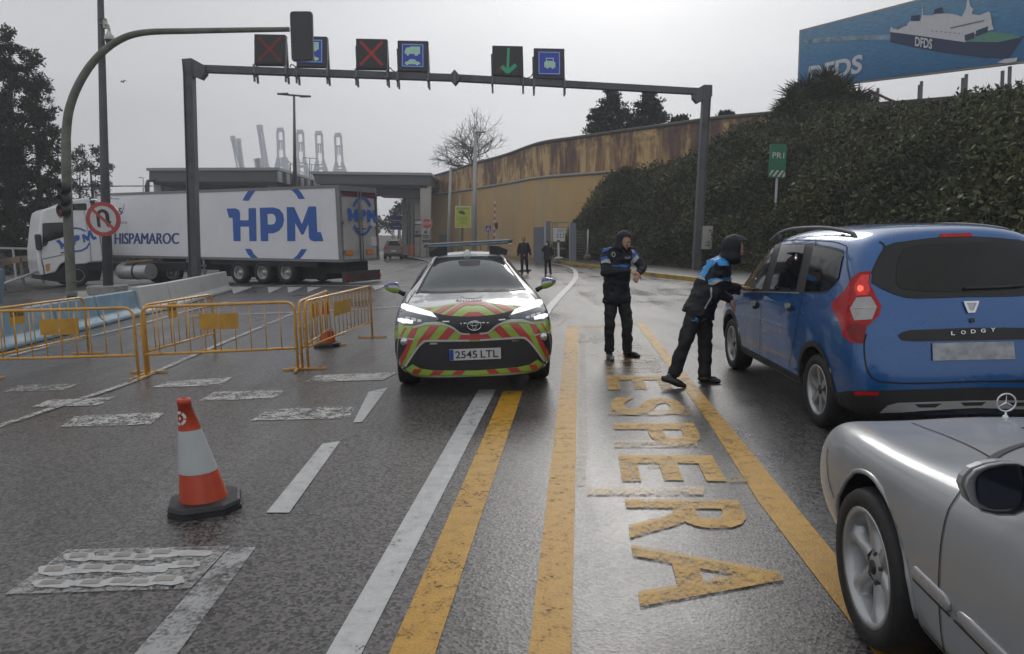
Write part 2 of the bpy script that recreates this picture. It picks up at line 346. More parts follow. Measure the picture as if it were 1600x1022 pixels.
for q in [[(105, 860), (360, 854), (297, 921), (8, 930)], [(419, 641), (556, 634), (546, 654), (392, 658)], [(335, 613), (450, 610), (425, 624), (309, 627)],
          [(262, 597), (363, 590), (345, 603), (237, 606)], [(495, 587), (622, 582), (600, 594), (476, 598)], [(118, 651), (258, 645), (235, 664), (93, 668)],
          [(75, 626), (180, 621), (155, 634), (50, 637)], [(28, 603), (125, 600), (100, 610), (5, 613)], [(-150, 885), (-20, 880), (-110, 945), (-260, 950)]]:
    mark([q], 'p_mottle' if q[0][0] == 105 else 'p_white2', 'crossing_block')
Zb = lambda x, y: (x/3.81, 850+y/3.81)
bl_ = []
for cx, cy, rx, ry in [(475, 82, 80, 26), (620, 92, 70, 14), (735, 80, 75, 24), (850, 84, 60, 22), (965, 62, 85, 26), (1150, 62, 95, 18), (330, 165, 85, 32), (460, 168, 70, 16), (560, 152, 80, 26), (740, 155, 85, 26), (900, 160, 80, 20), (1110, 128, 70, 20), (1010, 140, 70, 14), (320, 245, 105, 26), (440, 245, 60, 14), (545, 243, 85, 24), (735, 235, 90, 26), (840, 240, 70, 22), (985, 225, 95, 30)]:
    bl_.append([Zb(cx+rx*1.22*math.copysign(abs(math.cos(2*pi*k/18))**.7, math.cos(2*pi*k/18))*(1+.05*math.sin(3*k+cx)), cy+ry*math.copysign(abs(math.sin(2*pi*k/18))**.7, math.sin(2*pi*k/18))*(1+.12*math.cos(2*k+cx))) for k in range(18)])
for q in bl_: mark([q], 'p_patch', 'patched_paint')
for q in bl_:
    x0, x1 = min(a for a, b in q), max(a for a, b in q); y0, y1 = min(b for a, b in q), max(b for a, b in q); w_, h_ = x1-x0, y1-y0
    if h_ > 11: mark([[(x0+w_*.28, y0+h_*.18), (x0+w_*.80, y0+h_*.12), (x0+w_*.70, y0+h_*.58), (x0+w_*.16, y0+h_*.66)]], 'p_beige', 'patched_paint')
line([(-40, 680), (0, 667), (110, 630), (215, 594), (340, 540), (465, 488)], .10, 'p_white2', 'white_edge_line')
line([(-40, 571), (0, 561), (120, 531), (212, 509), (314, 481), (370, 470)], .14, 'p_white2', 'white_edge_line')
line([(296, 495), (400, 491), (520, 486), (625, 480)], .22, 'p_white2', 'stop_line')
line([(340, 449), (470, 447), (600, 447), (690, 445)], .35, 'p_white2', 'stop_line')
line([(590, 456), (640, 455), (690, 457)], .25, 'p_white2', 'white_cross_line')
mark([[(418, 449), (442, 449), (420, 459)], [(449, 449), (473, 449), (451, 458.5)], [(480, 449), (503, 449), (481, 457.5)], [(580, 447), (610, 445), (586, 454)], [(360, 449), (395, 449), (365, 460)]], 'p_white', 'give_way_teeth')
line([(838, 520), (855, 486), (876, 462), (893, 444), (900, 432), (896, 421), (880, 415), (858, 411)], .20, 'p_white', 'white_edge_line')
line([(862, 512), (872, 508), (886, 496)], .05, 'p_faint', 'pavement_joint')
# ESPERA: read by someone arriving from the right
E0 = g(1000, 946); E1 = g(942, 549); E3 = g(1221, 903)
rd = (E1-E0).normalized()
up_ = Vector((rd.y, -rd.x, 0)); hgt = (E3-E0).dot(up_)
mb = MB(); z = Vector((0, 0, .009)); L_ = (E1-E0).length
# letter extents measured along the run (1 = far, 0 = near), from the photograph
runs = [('A', 950, 853, 1.0), ('R', 843, 781, 1.0), ('E', 753, 712, 1.0), ('P', 697, 662, 1.0), ('S', 650, 622, 1.0), ('E', 610, 588, 1.0)]
for ch, y0, y1, f_ in runs:
    def base(y):
        t = (g(1000-(946-y)*.146, y)-E0).dot(rd); return E0 + rd*t
    n_, f__ = base(y0), base(y1)
    text(mb, ch, f__+z, n_+z, n_+z+up_*hgt, f__+z+up_*hgt, bold=.025)
struct('painted_word', mb, M['p_letter'], flip=False)
mb = MB(); z = Vector((0, 0, .0075))
for ch, y0, y1 in [('E', 583, 574), ('R', 569, 562), ('A', 558, 552)]:
    n_, f__ = g(1000-(946-y0)*.146, y0), g(1000-(946-y1)*.146, y1)
    text(mb, ch, f__+z, n_+z, n_+z+up_*.7, f__+z+up_*.7, bold=.03)
struct('painted_word', mb, M['p_yellow2'], flip=False)
mb = MB()
for a, b_, c_, d_ in [(918, 762, 1100, 775), (960, 690, 1090, 700), (950, 640, 1080, 650), (1140, 745, 1170, 755), (1010, 720, 1060, 732)]:
    mb.sheet([(*g(*p).xy, .0105) for p in [(a, b_), (c_, b_), (c_, d_), (a, d_)]])
struct('old_paint_traces', mb, M['p_yellow2'], flip=False)
# pavement on the right with its yellow kerb
kp = [(690, 399), (800, 404), (864, 410), (940, 420), (1005, 430), (1085, 440), (1180, 455), (1300, 478), (1420, 510), (1620, 590)]
KP = cm([g(*p) for p in kp], 6)
M['kerb_yellow'] = mat('yellow_kerb_paint', (.42, .27, .03), .5, 0, .2, 3, c2=(.16, .13, .09), f2=(.52, .66), world=True, bump=.2)
M['pavement'] = mat('wet_pavement', (.10, .098, .098), .4, 0, .2, 2, world=True, bump=.2)
M['concrete'] = mat('concrete', (.28, .275, .26), .6, 0, .15, 3, c2=(.17, .165, .15), f2=(.5, .72), world=True, bump=.15)
KH = .15
def kerbline(P, w, h, m, name, side=1, **k):
    mb = MB(); n = len(P); V = []
    for i in range(n):
        t = (P[min(i+1, n-1)]-P[max(i-1, 0)]).normalized(); s = Vector((t.y, -t.x, 0))*side
        V += [P[i]+Vector((0, 0, -.05)), P[i]+Vector((0, 0, h)), P[i]-s*w+Vector((0, 0, h)), P[i]-s*w+Vector((0, 0, -.05))]
    mb.add(V, [(4*i+a, 4*i+(a+1) % 4, 4*i+4+(a+1) % 4, 4*i+4+a) for i in range(n-1) for a in range(4)] + [(0, 1, 2, 3), (4*n-4, 4*n-1, 4*n-2, 4*n-3)])
    return struct(name, mb, M[m], **k)
kerbline(KP, .16, KH, 'kerb_yellow', 'yellow_kerb')
mb = MB(); n = len(KP); V = []
for i in range(n):
    t = (KP[min(i+1, n-1)]-KP[max(i-1, 0)]).normalized(); s = Vector((-t.y, t.x, 0)); o_ = KP[i]+s*.16
    V += [(*o_.xy, KH-.004), (*(o_+s*30).xy, KH+.2)]
mb.add(V, [(2*i, 2*i+2, 2*i+3, 2*i+1) for i in range(n-1)])
struct('pavement', mb, M['pavement'], flip=False)
# island kerb by the booth
kerbline(cm([g(*p) for p in [(700, 432), (690, 420), (672, 410), (640, 402), (628, 399), (690, 396)]], 5), .2, .12, 'concrete', 'island_kerb')
mb = MB(); mb.prism([at(628, 399, 75).xy.to_3d(), g(640, 402), g(672, 410), g(690, 420), g(702, 434), g(830, 424), g(800, 404)], (0, 0, .11)); struct('traffic_island', mb, M['pavement'])
# ============================================================ LEAVES
def leafmat(name, c, var=.5, rough=.55, c2=None, hue=.04):
    m = bpy.data.materials.new(name); m.use_nodes = True; T = m.node_tree; b = T.nodes['Principled BSDF']; K = T.links
    ge = nd(T, 'ShaderNodeNewGeometry'); mr = nd(T, 'ShaderNodeMapRange'); mr.inputs[3].default_value = 1-var; mr.inputs[4].default_value = 1+var; K.new(ge.outputs['Random Per Island'], mr.inputs[0])
    n1 = nd(T, 'ShaderNodeTexNoise', Scale=.5, Detail=4.0); K.new(ge.outputs['Position'], n1.inputs['Vector'])
    cx = nd(T, 'ShaderNodeMix', data_type='RGBA'); cx.inputs[6].default_value = (*c, 1); cx.inputs[7].default_value = (*(c2 or c), 1)
    m2 = nd(T, 'ShaderNodeMapRange'); m2.inputs[1].default_value = .42; m2.inputs[2].default_value = .62; K.new(n1.outputs['Fac'], m2.inputs[0]); K.new(m2.outputs[0], cx.inputs[0])
    mx = nd(T, 'ShaderNodeMix', data_type='RGBA', blend_type='MULTIPLY'); mx.inputs[0].default_value = 1; K.new(cx.outputs[2], mx.inputs[6]); K.new(mr.outputs[0], mx.inputs[7])
    K.new(mx.outputs[2], b.inputs['Base Color']); b.inputs['Roughness'].default_value = rough; b.inputs['Specular IOR Level'].default_value = .2
    return m
def leaves(name, P, Nn, size, m, parent=None, asp=.5, kind=None, world=True, up=0.0, jit=.35):
    "many small pointed leaves, one mesh; P (n,3) places, Nn (n,3) growth directions or None"
    P = np.asarray(P, float); n = len(P); r = nrs
    d = r.normal(size=(n, 3)); d[:, 2] += up
    if Nn is not None: d = d*.6 + np.asarray(Nn)*1.2
    d /= np.linalg.norm(d, axis=1)[:, None]
    a = np.cross(d, r.normal(size=(n, 3))); a /= np.linalg.norm(a, axis=1)[:, None]
    s = size*(1-jit+2*jit*r.rand(n))[:, None]; l = d*s; q = a*s*asp*.5
    V = np.stack([P, P+l*.5+q, P+l, P+l*.5-q], 1).reshape(-1, 3)
    if parent is not None:
        Mi = np.array(PM[parent].inverted()); V = V @ Mi[:3, :3].T + Mi[:3, 3]
    me = bpy.data.meshes.new(name); me.vertices.add(4*n); me.vertices.foreach_set('co', V.astype('f').ravel())
    me.loops.add(4*n); me.loops.foreach_set('vertex_index', np.arange(4*n, dtype='i')); me.polygons.add(n)
    me.polygons.foreach_set('loop_start', np.arange(0, 4*n, 4, dtype='i')); me.update(calc_edges=True); me.validate(); me.materials.append(m)
    o = bpy.data.objects.new(name, me); COL.objects.link(o)
    if parent is not None: o.parent = parent
    PM[o] = PM.get(parent, Matrix.Identity(4)) if parent else Matrix.Identity(4)
    if kind: o['kind'] = kind
    return o
def clumps(centres, radii, per, flat=.8, shell=.55):
    "points in and on irregular clumps"
    out = []
    for c, r_ in zip(centres, radii):
        k = max(6, int(per*r_*r_)); d = nrs.normal(size=(k, 3)); d /= np.linalg.norm(d, axis=1)[:, None]
        rr = r_*(shell+(1-shell)*nrs.rand(k))*(1+.25*nrs.normal(size=k)*.5)
        p = d*rr[:, None]; p[:, 2] *= flat; out.append(p+np.array(c))
    return np.concatenate(out)
M['bark'] = mat('dark_bark', (.05, .042, .035), .8, 0, .3, 6, bump=.5, bscale=20)
M['bark2'] = mat('grey_twigs', (.10, .085, .075), .8, 0, .3, 6)
M['leaf_dark'] = leafmat('dark_evergreen_leaves', (.016, .022, .013), .55, c2=(.022, .032, .015))
M['leaf_fir'] = leafmat('blue_green_needles', (.020, .030, .022), .4, c2=(.03, .042, .03))
M['leaf_ivy'] = leafmat('hillside_leaves', (.042, .054, .023), .7, c2=(.085, .092, .036))
M['leaf_ivy2'] = leafmat('dry_hillside_twigs', (.05, .045, .022), .5, c2=(.035, .038, .02))
M['leaf_yucca'] = leafmat('yucca_blades', (.035, .05, .02), .5, c2=(.055, .065, .03))
# ---------------- hillside on the right: a surface through measured heights
#   pixel column, base y, base depth, top y, top depth
hill = [(868, 406, 56, 400, 57), (895, 406, 52, 368, 54), (915, 408, 49, 350, 52), (940, 410, 46, 312, 50), (956, 412, 44, 282, 48.5), (985, 415, 40, 272, 47), (1050, 420, 36, 262, 45), (1100, 425, 33, 242, 43),
        (1160, 429, 30.5, 205, 41), (1240, 434, 28.5, 178, 39), (1340, 450, 24, 175, 36), (1450, 480, 19.5, 171, 33), (1600, 540, 15.5, 158, 30), (1800, 640, 12, 125, 27), (2300, 900, 7, 20, 22)]
def hillrow(k, fr):
    x, yb, Yb, yt, Yt = k
    a = g(x, yb); Yb2 = a.y; a.z = KH-.02; b_ = at(x, yt, Yt); b_ = Vector((b_.x, b_.y, b_.z))
    s = fr**.8; return Vector((a.x+(b_.x-a.x)*fr, a.y+(b_.y-a.y)*fr, a.z+(b_.z-a.z)*s))
cols = []
for i in range(len(hill)-1):
    for t in range(8):
        cols.append(tuple(hill[i][j]+(hill[i+1][j]-hill[i][j])*t/8 for j in range(5)))
cols.append(hill[-1]); NV = 16
G_ = [[hillrow(c, j/NV) for j in range(NV+1)] for c in cols]
for i, c in enumerate(G_):     # flat shelf behind the crest
    c.append(c[-1]+Vector((6, 8, .3))); c.append(c[-1]+Vector((25, 25, -2)))
mb = MB(); R_ = NV+3
V = []
for i, c in enumerate(G_):
    for j, p in enumerate(c):
        k = (1.0*noise.noise(p*.28) + .4*noise.noise(p*.9))*(1-(j/NV)**3) if 0 < j < NV else 0
        V.append(p+Vector((-.5, -.6, .6))*k)
mb.add(V, [(i*R_+j, (i+1)*R_+j, (i+1)*R_+j+1, i*R_+j+1) for i in range(len(G_)-1) for j in range(R_-1)], 0, True)
M['soil'] = mat('dark_earth', (.022, .02, .013), .9, 0, .4, 1.5, world=True, c2=(.03, .035, .012), f2=(.45, .6))
struct('hillside', mb, M['soil'])
def onhill(u, v):
    i = min(int(u), len(G_)-2); j = min(int(v), NV-1); fu, fv = u-i, v-j
    a = V[i*R_+j].lerp(V[(i+1)*R_+j], fu); b_ = V[i*R_+j+1].lerp(V[(i+1)*R_+j+1], fu); return a.lerp(b_, fv)
pts = []; pts3 = []; pts2 = []
outd = Vector((-.6, -.7, .55)).normalized()
for _ in range(46):     # separate bushes standing out of the ivy
    u = rnd.random()*(len(G_)-1)*.95; v = rnd.uniform(1, 15.3); c = onhill(u, v)+outd*.3; R0_ = rnd.uniform(.7, 1.5)*(1 if v < 13 else .6)
    for _ in range(int(520*R0_)):
        d = Vector((rnd.gauss(0, 1), rnd.gauss(0, 1), rnd.gauss(0, 1))).normalized()
        if d.dot(outd) < -.3: d = -d
        pts3.append(c+Vector((d.x, d.y, d.z*.8))*R0_*(.6+.45*rnd.random()+.25*noise.noise(d*2.5)))
nseg = len(G_)-1
for k in range(5200):
    u = rnd.random()*nseg; v = rnd.random()*(NV if u < 72 else NV-.5)
    if u < 10 and rnd.random() < .4: continue
    p = onhill(u, v); q = noise.noise(p*.35); r_ = .28+.35*rnd.random()+max(0, q)*.5
    if v < 1.2: r_ *= .6
    dist = p.y; cnt = int(26+14*min(2.5, 30/dist))
    c = p+outd*(r_*.35*(1+q))
    for _ in range(cnt):
        d = Vector((rnd.gauss(0, 1), rnd.gauss(0, 1), rnd.gauss(0, 1))).normalized()
        if d.dot(outd) < -.2: d = -d
        (pts if rnd.random() < .86 else pts2).append(c+d*r_*(.75+.3*rnd.random()))
h1 = leaves('hillside_ivy', pts, None, .125, M['leaf_ivy'], asp=.62, kind='stuff', up=.3, jit=.6)
tag(h1, 'dense dark green ivy and brambles covering the steep roadside bank', 'ground cover')
M['leaf_bush'] = leafmat('bush_leaves', (.048, .060, .022), .7, c2=(.095, .098, .042))
tag(leaves('hillside_bushes', pts3, None, .17, M['leaf_bush'], asp=.5, kind='stuff', up=.4, jit=.5), 'lighter olive bushes bulging out of the ivy on the bank', 'bushes')
h2 = leaves('hillside_scrub', pts2, None, .32, M['leaf_ivy2'], asp=.12, kind='stuff', up=.5)
tag(h2, 'thin dry stems and brown scrub growing through the bank ivy', 'ground cover')
# grass fringe at the foot of the bank
gp = []
for k in range(5000):
    u = rnd.random()*nseg*.9; p = onhill(u, 0)+Vector((-.6*rnd.random()-.05, -.5*rnd.random(), .0)); p.z = KH; gp.append(p)
tag(leaves('grass_fringe', gp, None, .14, M['leaf_ivy'], asp=.2, up=2.0), 'short grass and weeds along the foot of the bank', 'grass', kind='stuff')
# ---------------- yucca clump on the crest
def yucca():
    c0 = at(1290, 172, 38.0); t = thing('yucca_clump', 'big spiky yucca clump on the crest of the bank below the billboard', 'shrub', c0)
    heads = [(1237, 150), (1262, 133), (1290, 122), (1318, 132), (1345, 160), (1352, 185), (1230, 190), (1258, 178), (1290, 160), (1322, 172), (1300, 198), (1245, 205), (1340, 203), (1272, 205), (1225, 172), (1276, 148), (1308, 148), (1296, 126), (1340, 150), (1245, 165), (1328, 155), (1360, 172), (1280, 190), (1310, 185), (1250, 140), (1302, 145)]
    P = []; D = []; tr = MB()
    for x, y in heads:
        Y = 37.5+rnd.random()*3; c = at(x, y, Y)
        b_ = Vector((c0.x+(c.x-c0.x)*.4, Y+.5, c0.z-2.2)); tr.tube([b_, b_.lerp(c, .5)+Vector((rnd.uniform(-.2, .2), 0, 0)), c], [.13, .11, .09], 6)
        for _ in range(210):
            d = Vector((rnd.gauss(0, 1), rnd.gauss(0, 1), rnd.gauss(.25, .85))).normalized(); P.append(c+d*.05-Vector((0, 0, rnd.random()*.5))); D.append(d)
    obj('trunk', tr, M['bark'], t)
    Pn = np.array([tuple(p) for p in P]); Dn = np.array([tuple(p) for p in D]); n = len(Pn)
    s = (.75+.35*nrs.rand(n))[:, None]; a = np.cross(Dn, nrs.normal(size=(n, 3))); a /= np.linalg.norm(a, axis=1)[:, None]
    V = np.stack([Pn-a*.02, Pn+Dn*s*.5-a*.035-np.array([0, 0, .02]), Pn+Dn*s-np.array([0, 0, .12]), Pn+Dn*s*.5+a*.035-np.array([0, 0, .02])], 1).reshape(-1, 3) - np.array(c0)
    me = bpy.data.meshes.new('blades'); me.from_pydata([tuple(p) for p in V], [], [(4*i, 4*i+1, 4*i+2, 4*i+3) for i in range(n)]); me.materials.append(M['leaf_yucca'])
    o = bpy.data.objects.new('blades', me); COL.objects.link(o); o.parent = t
yucca()
# ---------------- trees
def conifer(px, ytop, ybot, Y, wpx, label, lean=0, dens=1.0, group=None, m='leaf_fir', tiers=11):
    a = at(px, ybot, Y); b_ = at(px+lean, ytop, Y); t = thing('conifer_tree', label, 'tree', a, group=group)
    tr = MB(); h = (b_-a).length; tr.tube([a-Vector((0, 0, 1)), a.lerp(b_, .5), b_], [.03*h+.05, .02*h+.03, .02], 7); P = []; k = Y/FPX
    for i in range(tiers):
        f_ = (i+.3)/tiers; w_ = wpx*k*.5*(1-f_)**.75*(.75+.5*rnd.random())+.25
        for j in range(7):
            an = rnd.random()*2*pi; L1 = w_*(.55+.55*rnd.random()); s = a.lerp(b_, f_+.03*rnd.random()); e = s+Vector((math.cos(an)*L1, math.sin(an)*L1, h*.05*rnd.uniform(-.4, 1.3)))
            tr.tube([s, s.lerp(e, .5)-Vector((0, 0, .04*L1)), e], [.05, .035, .01], 4)
            cs = [s.lerp(e, q) for q in (.35, .6, .85, 1.0)]
            P.append(clumps([tuple(c) for c in cs], [.10*w_+.22+.1*rnd.random() for c in cs], 170*dens, .6, .2))
    obj('trunk', tr, M['bark'], t); leaves('crown', np.concatenate(P), None, .26, M[m], t, asp=.4, up=.3); return t
conifer(957, 140, 232, 58, 70, 'tall pointed conifer standing behind the rust stained wall', lean=-2)
conifer(1015, 146, 226, 57, 74, 'broad flat topped conifer behind the wall, right of the pointed one')
conifer(932, 172, 236, 59, 34, 'low conifer at the left foot of the pointed conifer behind the wall', tiers=7)
conifer(1062, 183, 212, 55, 40, 'small low conifer behind the wall beside the gantry post', tiers=5)
conifer(985, 180, 232, 60, 40, 'short conifer filling the gap between the two tall conifers', tiers=7)
tag(conifer(1134, 177, 190, 52, 16, 'tiny conifer tip showing over the wall right of the gantry post', tiers=4))
def bigtree(label, x0, base_y, Y, blobs, per, size, trunks):
    a = at(x0, base_y, Y); t = thing('dark_tree', label, 'tree', a); tr = MB()
    for (xa, ya, xb, yb, r) in trunks:
        p, q = at(xa, ya, Y), at(xb, yb, Y); tr.tube([p, p.lerp(q, .5)+Vector((rnd.uniform(-.3, .3), rnd.uniform(-.3, .3), 0)), q], [r, r*.7, r*.2], 7)
    P = []; k = Y/FPX
    for (x, y, r) in blobs:
        for _ in range(3):
            c = at(x+rnd.uniform(-.3, .3)*r, y+rnd.uniform(-.3, .3)*r, Y+rnd.uniform(-1, 1)*r*k*.9); rr = r*k
            # sprays: sub clumps around the blob
            sub = [c+Vector((rnd.gauss(0, 1), rnd.gauss(0, 1), rnd.gauss(0, .8))).normalized()*rr*(.3+.75*rnd.random()) for _ in range(9)]
            P.append(clumps([tuple(s) for s in sub], [rr*(.2+.24*rnd.random()) for s in sub], per, .7, .1))
            for s in sub[:3]: tr.tube([c, c.lerp(s, .6), s], [.05, .03, .01], 4)
    obj('trunk', tr, M['bark'], t); leaves('crown', np.concatenate(P), None, size, M['leaf_dark'], t, asp=.35, up=.4); return t
bl = [(12, 52, 12), (30, 80, 14), (55, 92, 12), (2, 78, 22), (40, 125, 24), (15, 115, 30), (60, 140, 14), (72, 130, 8), (-20, 100, 40), (50, 165, 28), (72, 178, 16), (15, 170, 40), (-25, 190, 50), (70, 205, 20), (45, 215, 35),
      (10, 240, 45), (75, 235, 18), (60, 260, 30), (90, 262, 12), (30, 290, 40), (80, 285, 20), (-30, 270, 50), (60, 320, 34), (10, 330, 45), (88, 320, 16), (-40, 340, 50), (40, 360, 36), (80, 350, 18), (5, 375, 36), (66, 222, 12), (84, 205, 9), (-60, 160, 50), (-70, 240, 60), (-90, 320, 60), (-60, 60, 40)]
bigtree('tall dark evergreen tree at the far left edge of the road', 20, 392, 44, bl, 520, .21, [(20, 395, 15, 80, .35), (60, 395, 55, 200, .22), (-20, 395, -30, 120, .3)])
bl = [(128, 240, 12), (150, 238, 8), (120, 262, 14), (140, 262, 14), (160, 268, 10), (172, 262, 6), (118, 290, 14), (145, 292, 14), (165, 290, 10), (130, 318, 16), (110, 245, 8), (158, 250, 6), (110, 320, 14), (160, 315, 10), (100, 350, 20), (140, 345, 14)]
bigtree('smaller loose tree behind the lorry cab, left of the camera pole', 140, 385, 62, bl, 190, .28, [(140, 395, 140, 250, .2), (120, 395, 125, 260, .15), (160, 395, 160, 262, .12)])
def bare(name, label, base, Y, hpx, seed, spread=.5, depth=6, r0=.16, lean=0, m='bark2'):
    r = random.Random(seed); a = at(*base, Y); t = thing(name, label, 'tree' if hpx > 60 else 'shrub', a); mb = MB(); h = hpx*Y/FPX
    def grow(p, d, l, rr, k):
        q = p+d*l; m_ = p.lerp(q, .5)+Vector((r.gauss(0, 1), r.gauss(0, 1), r.gauss(0, 1)))*l*.05
        mb.tube([p, m_, q], [rr, rr*.85, rr*.68], 5 if k > 2 else 3)
        if k == 0: return
        for _ in range(3 if k > 1 else 4):
            dd = (d+Vector((r.gauss(0, 1), r.gauss(0, 1), r.gauss(.12, .7)))*spread).normalized(); grow(q.lerp(p, r.random()*.45), dd, l*r.uniform(.62, .88), rr*.62, k-1)
    for i in range(3): grow(a-Vector((0, 0, .5)), Vector((r.gauss(lean, .35), r.gauss(0, .35), 1)).normalized(), h*.33, r0, depth-1)
    obj('branches', mb, M[m], t); return t
bare('bare_tree', 'leafless tree with fine branches behind the far end of the stained wall', (740, 292), 92, 135, 3, .6, 6, .2)
bare('bare_shrub', 'leafless shrub with a few upright stems growing by the metal gate', (906, 385), 53, 58, 9, .4, 4, .07, m='bark')
bare('bare_shrub', 'small leafless shrub between the notice board and the right gate post', (893, 392), 54.5, 46, 12, .4, 4, .05, m='bark')
# ============================================================ WALL AND YELLOW SHED
def streakwall():
    m = bpy.data.materials.new('stained_yellow_render'); m.use_nodes = True; T = m.node_tree; b = T.nodes['Principled BSDF']; K = T.links
    uv = nd(T, 'ShaderNodeUVMap'); mp = nd(T, 'ShaderNodeMapping'); mp.inputs['Scale'].default_value = (1.5, .16, 1); K.new(uv.outputs[0], mp.inputs[0])
    n1 = nd(T, 'ShaderNodeTexNoise', Scale=.42, Detail=8.0, Roughness=.7, Distortion=.7); K.new(mp.outputs[0], n1.inputs['Vector'])
    n2 = nd(T, 'ShaderNodeTexNoise', Scale=3.2, Detail=5.0); K.new(mp.outputs[0], n2.inputs['Vector'])
    n3 = nd(T, 'ShaderNodeTexNoise', Scale=1.4, Detail=7.0, Roughness=.7); K.new(uv.outputs[0], n3.inputs['Vector'])
    r = nd(T, 'ShaderNodeValToRGB'); E = r.color_ramp.elements
    E[0].position = .40; E[0].color = (.13, .08, .07, 1); E[1].position = .58; E[1].color = (.58, .40, .19, 1)
    e = E.new(.46); e.color = (.20, .115, .075, 1); e = E.new(.52); e.color = (.36, .225, .105, 1)
    a = nd(T, 'ShaderNodeMath', operation='MULTIPLY_ADD'); a.inputs[1].default_value = .22; K.new(n2.outputs['Fac'], a.inputs[0]); a2 = nd(T, 'ShaderNodeMath', operation='ADD'); a2.inputs[1].default_value = -.11
    K.new(n1.outputs['Fac'], a.inputs[2]); K.new(a.outputs[0], a2.inputs[0]); K.new(a2.outputs[0], r.inputs[0])
    # dirt gathering along the coping (v runs 0 bottom .. 10 top)
    sp = nd(T, 'ShaderNodeSeparateXYZ'); K.new(uv.outputs[0], sp.inputs[0]); mr = nd(T, 'ShaderNodeMapRange'); mr.inputs[1].default_value = 7.6; mr.inputs[2].default_value = 10.2; K.new(sp.outputs[1], mr.inputs[0])
    mu = nd(T, 'ShaderNodeMath', operation='MULTIPLY'); K.new(mr.outputs[0], mu.inputs[0]); m3 = nd(T, 'ShaderNodeMapRange'); m3.inputs[1].default_value = .42; m3.inputs[2].default_value = .6; K.new(n3.outputs['Fac'], m3.inputs[0]); K.new(m3.outputs[0], mu.inputs[1])
    mx = nd(T, 'ShaderNodeMix', data_type='RGBA'); mx.inputs[7].default_value = (.07, .055, .05, 1); K.new(mu.outputs[0], mx.inputs[0]); K.new(r.outputs[0], mx.inputs[6]); K.new(mx.outputs[2], b.inputs['Base Color'])
    b.inputs['Roughness'].default_value = .8; return m
M['stain'] = streakwall()
M['shed'] = mat('faded_ochre_cladding', (.52, .345, .14), .6, 0, .10, .5, c2=(.45, .33, .19), f2=(.42, .62), stretch=(1, 1, .45), world=True)
M['coping'] = mat('dark_coping', (.07, .065, .06), .8, 0, .3, 2, world=True)
#   column, base depth, lower top y, upper top y
wl = [(672, 86, 306, 277), (700, 82, 302, 269), (740, 76, 296, 256.5), (789, 69, 288, 243), (841, 61, 279, 225), (900, 55.5, 274, 216), (985, 51, 268, 204), (1060, 48.5, 262, 194), (1117, 47, 256, 186), (1215, 45, 246, 177.5), (1300, 44, 240, 172)]
def wallsheet(rows, m, th, corr=0.0, vmax=10):
    "ribbon through (bottom, top) points with real thickness, uv in metres along / 0..10 up"
    B = cm([r_[0] for r_ in rows], 40 if corr else 8); Tt = cm([r_[1] for r_ in rows], 40 if corr else 8); mb = MB(); V = []; U = []; d = 0
    n = len(B)
    for i in range(n):
        t = (B[min(i+1, n-1)]-B[max(i-1, 0)]); t.z = 0; t.normalize(); s = Vector((t.y, -t.x, 0))
        if s.y > 0: s = -s
        if i: d += (B[i]-B[i-1]).length
        k = s*(corr*(1 if (i//2) % 2 else 0)); V += [B[i]+k, Tt[i]+k, Tt[i]-s*th, B[i]-s*th]; U.append(d)
    mb.add(V, [(4*i+a, 4*i+(a+1) % 4, 4*i+4+(a+1) % 4, 4*i+4+a) for i in range(n-1) for a in range(3)], 0)
    return mb, U, n
def uvwall(o, U, n):
    me = o.data; uv = me.uv_layers.new(name='UVMap')
    for p in me.polygons:
        for li in p.loop_indices:
            vi = me.loops[li].vertex_index; i, a = divmod(vi, 4); uv.data[li].uv = (U[i], 0 if a in (0, 3) else 10)
t = thing('retaining_wall', 'tall curved ochre concrete wall streaked with rust brown stains', 'wall', g(800, 404))
rows = [(at(x, yl, Y+.9), at(x, yu, Y+.9)) for x, Y, yl, yu in wl]
rows = [(Vector((a.x, a.y, a.z-.6 if i < 5 else a.z-5)), b_) for i, (a, b_) in enumerate(rows)]
mb, U, n = wallsheet(rows, None, .5); o = obj('wall_face', mb, M['stain'], t, flip=False); uvwall(o, U, n)
mb = MB(); P = cm([r_[1]+Vector((0, .1, .03)) for r_ in rows], 6); mb.tube(P, .16, 6); obj('coping', mb, M['coping'], t)
t = thing('metal_shed', 'long ochre corrugated shed wall below the stained retaining wall', 'building', g(760, 402))
rows = []
for x, Y, yl, yu in wl[:7]:
    a = at(x, yl, Y); rows.append((Vector((a.x-.055*a.z, a.y, -.1)), a))
mb, U, n = wallsheet(rows, None, .4, corr=.022); obj('wall', mb, M['shed'], t, flip=False)
mb = MB(); P = cm([r_[1]+Vector((0, -.12, .05)) for r_ in rows], 6); mb.tube(P, .12, 6); obj('roof_trim', mb, M['concrete'], t)
mb = MB(); p = at(695, 385, 80); mb.box((p.x, p.y, p.z), (1.3, .12, 2.6)); obj('door', mb, mat('grey_door', (.09, .085, .08), .6), t)
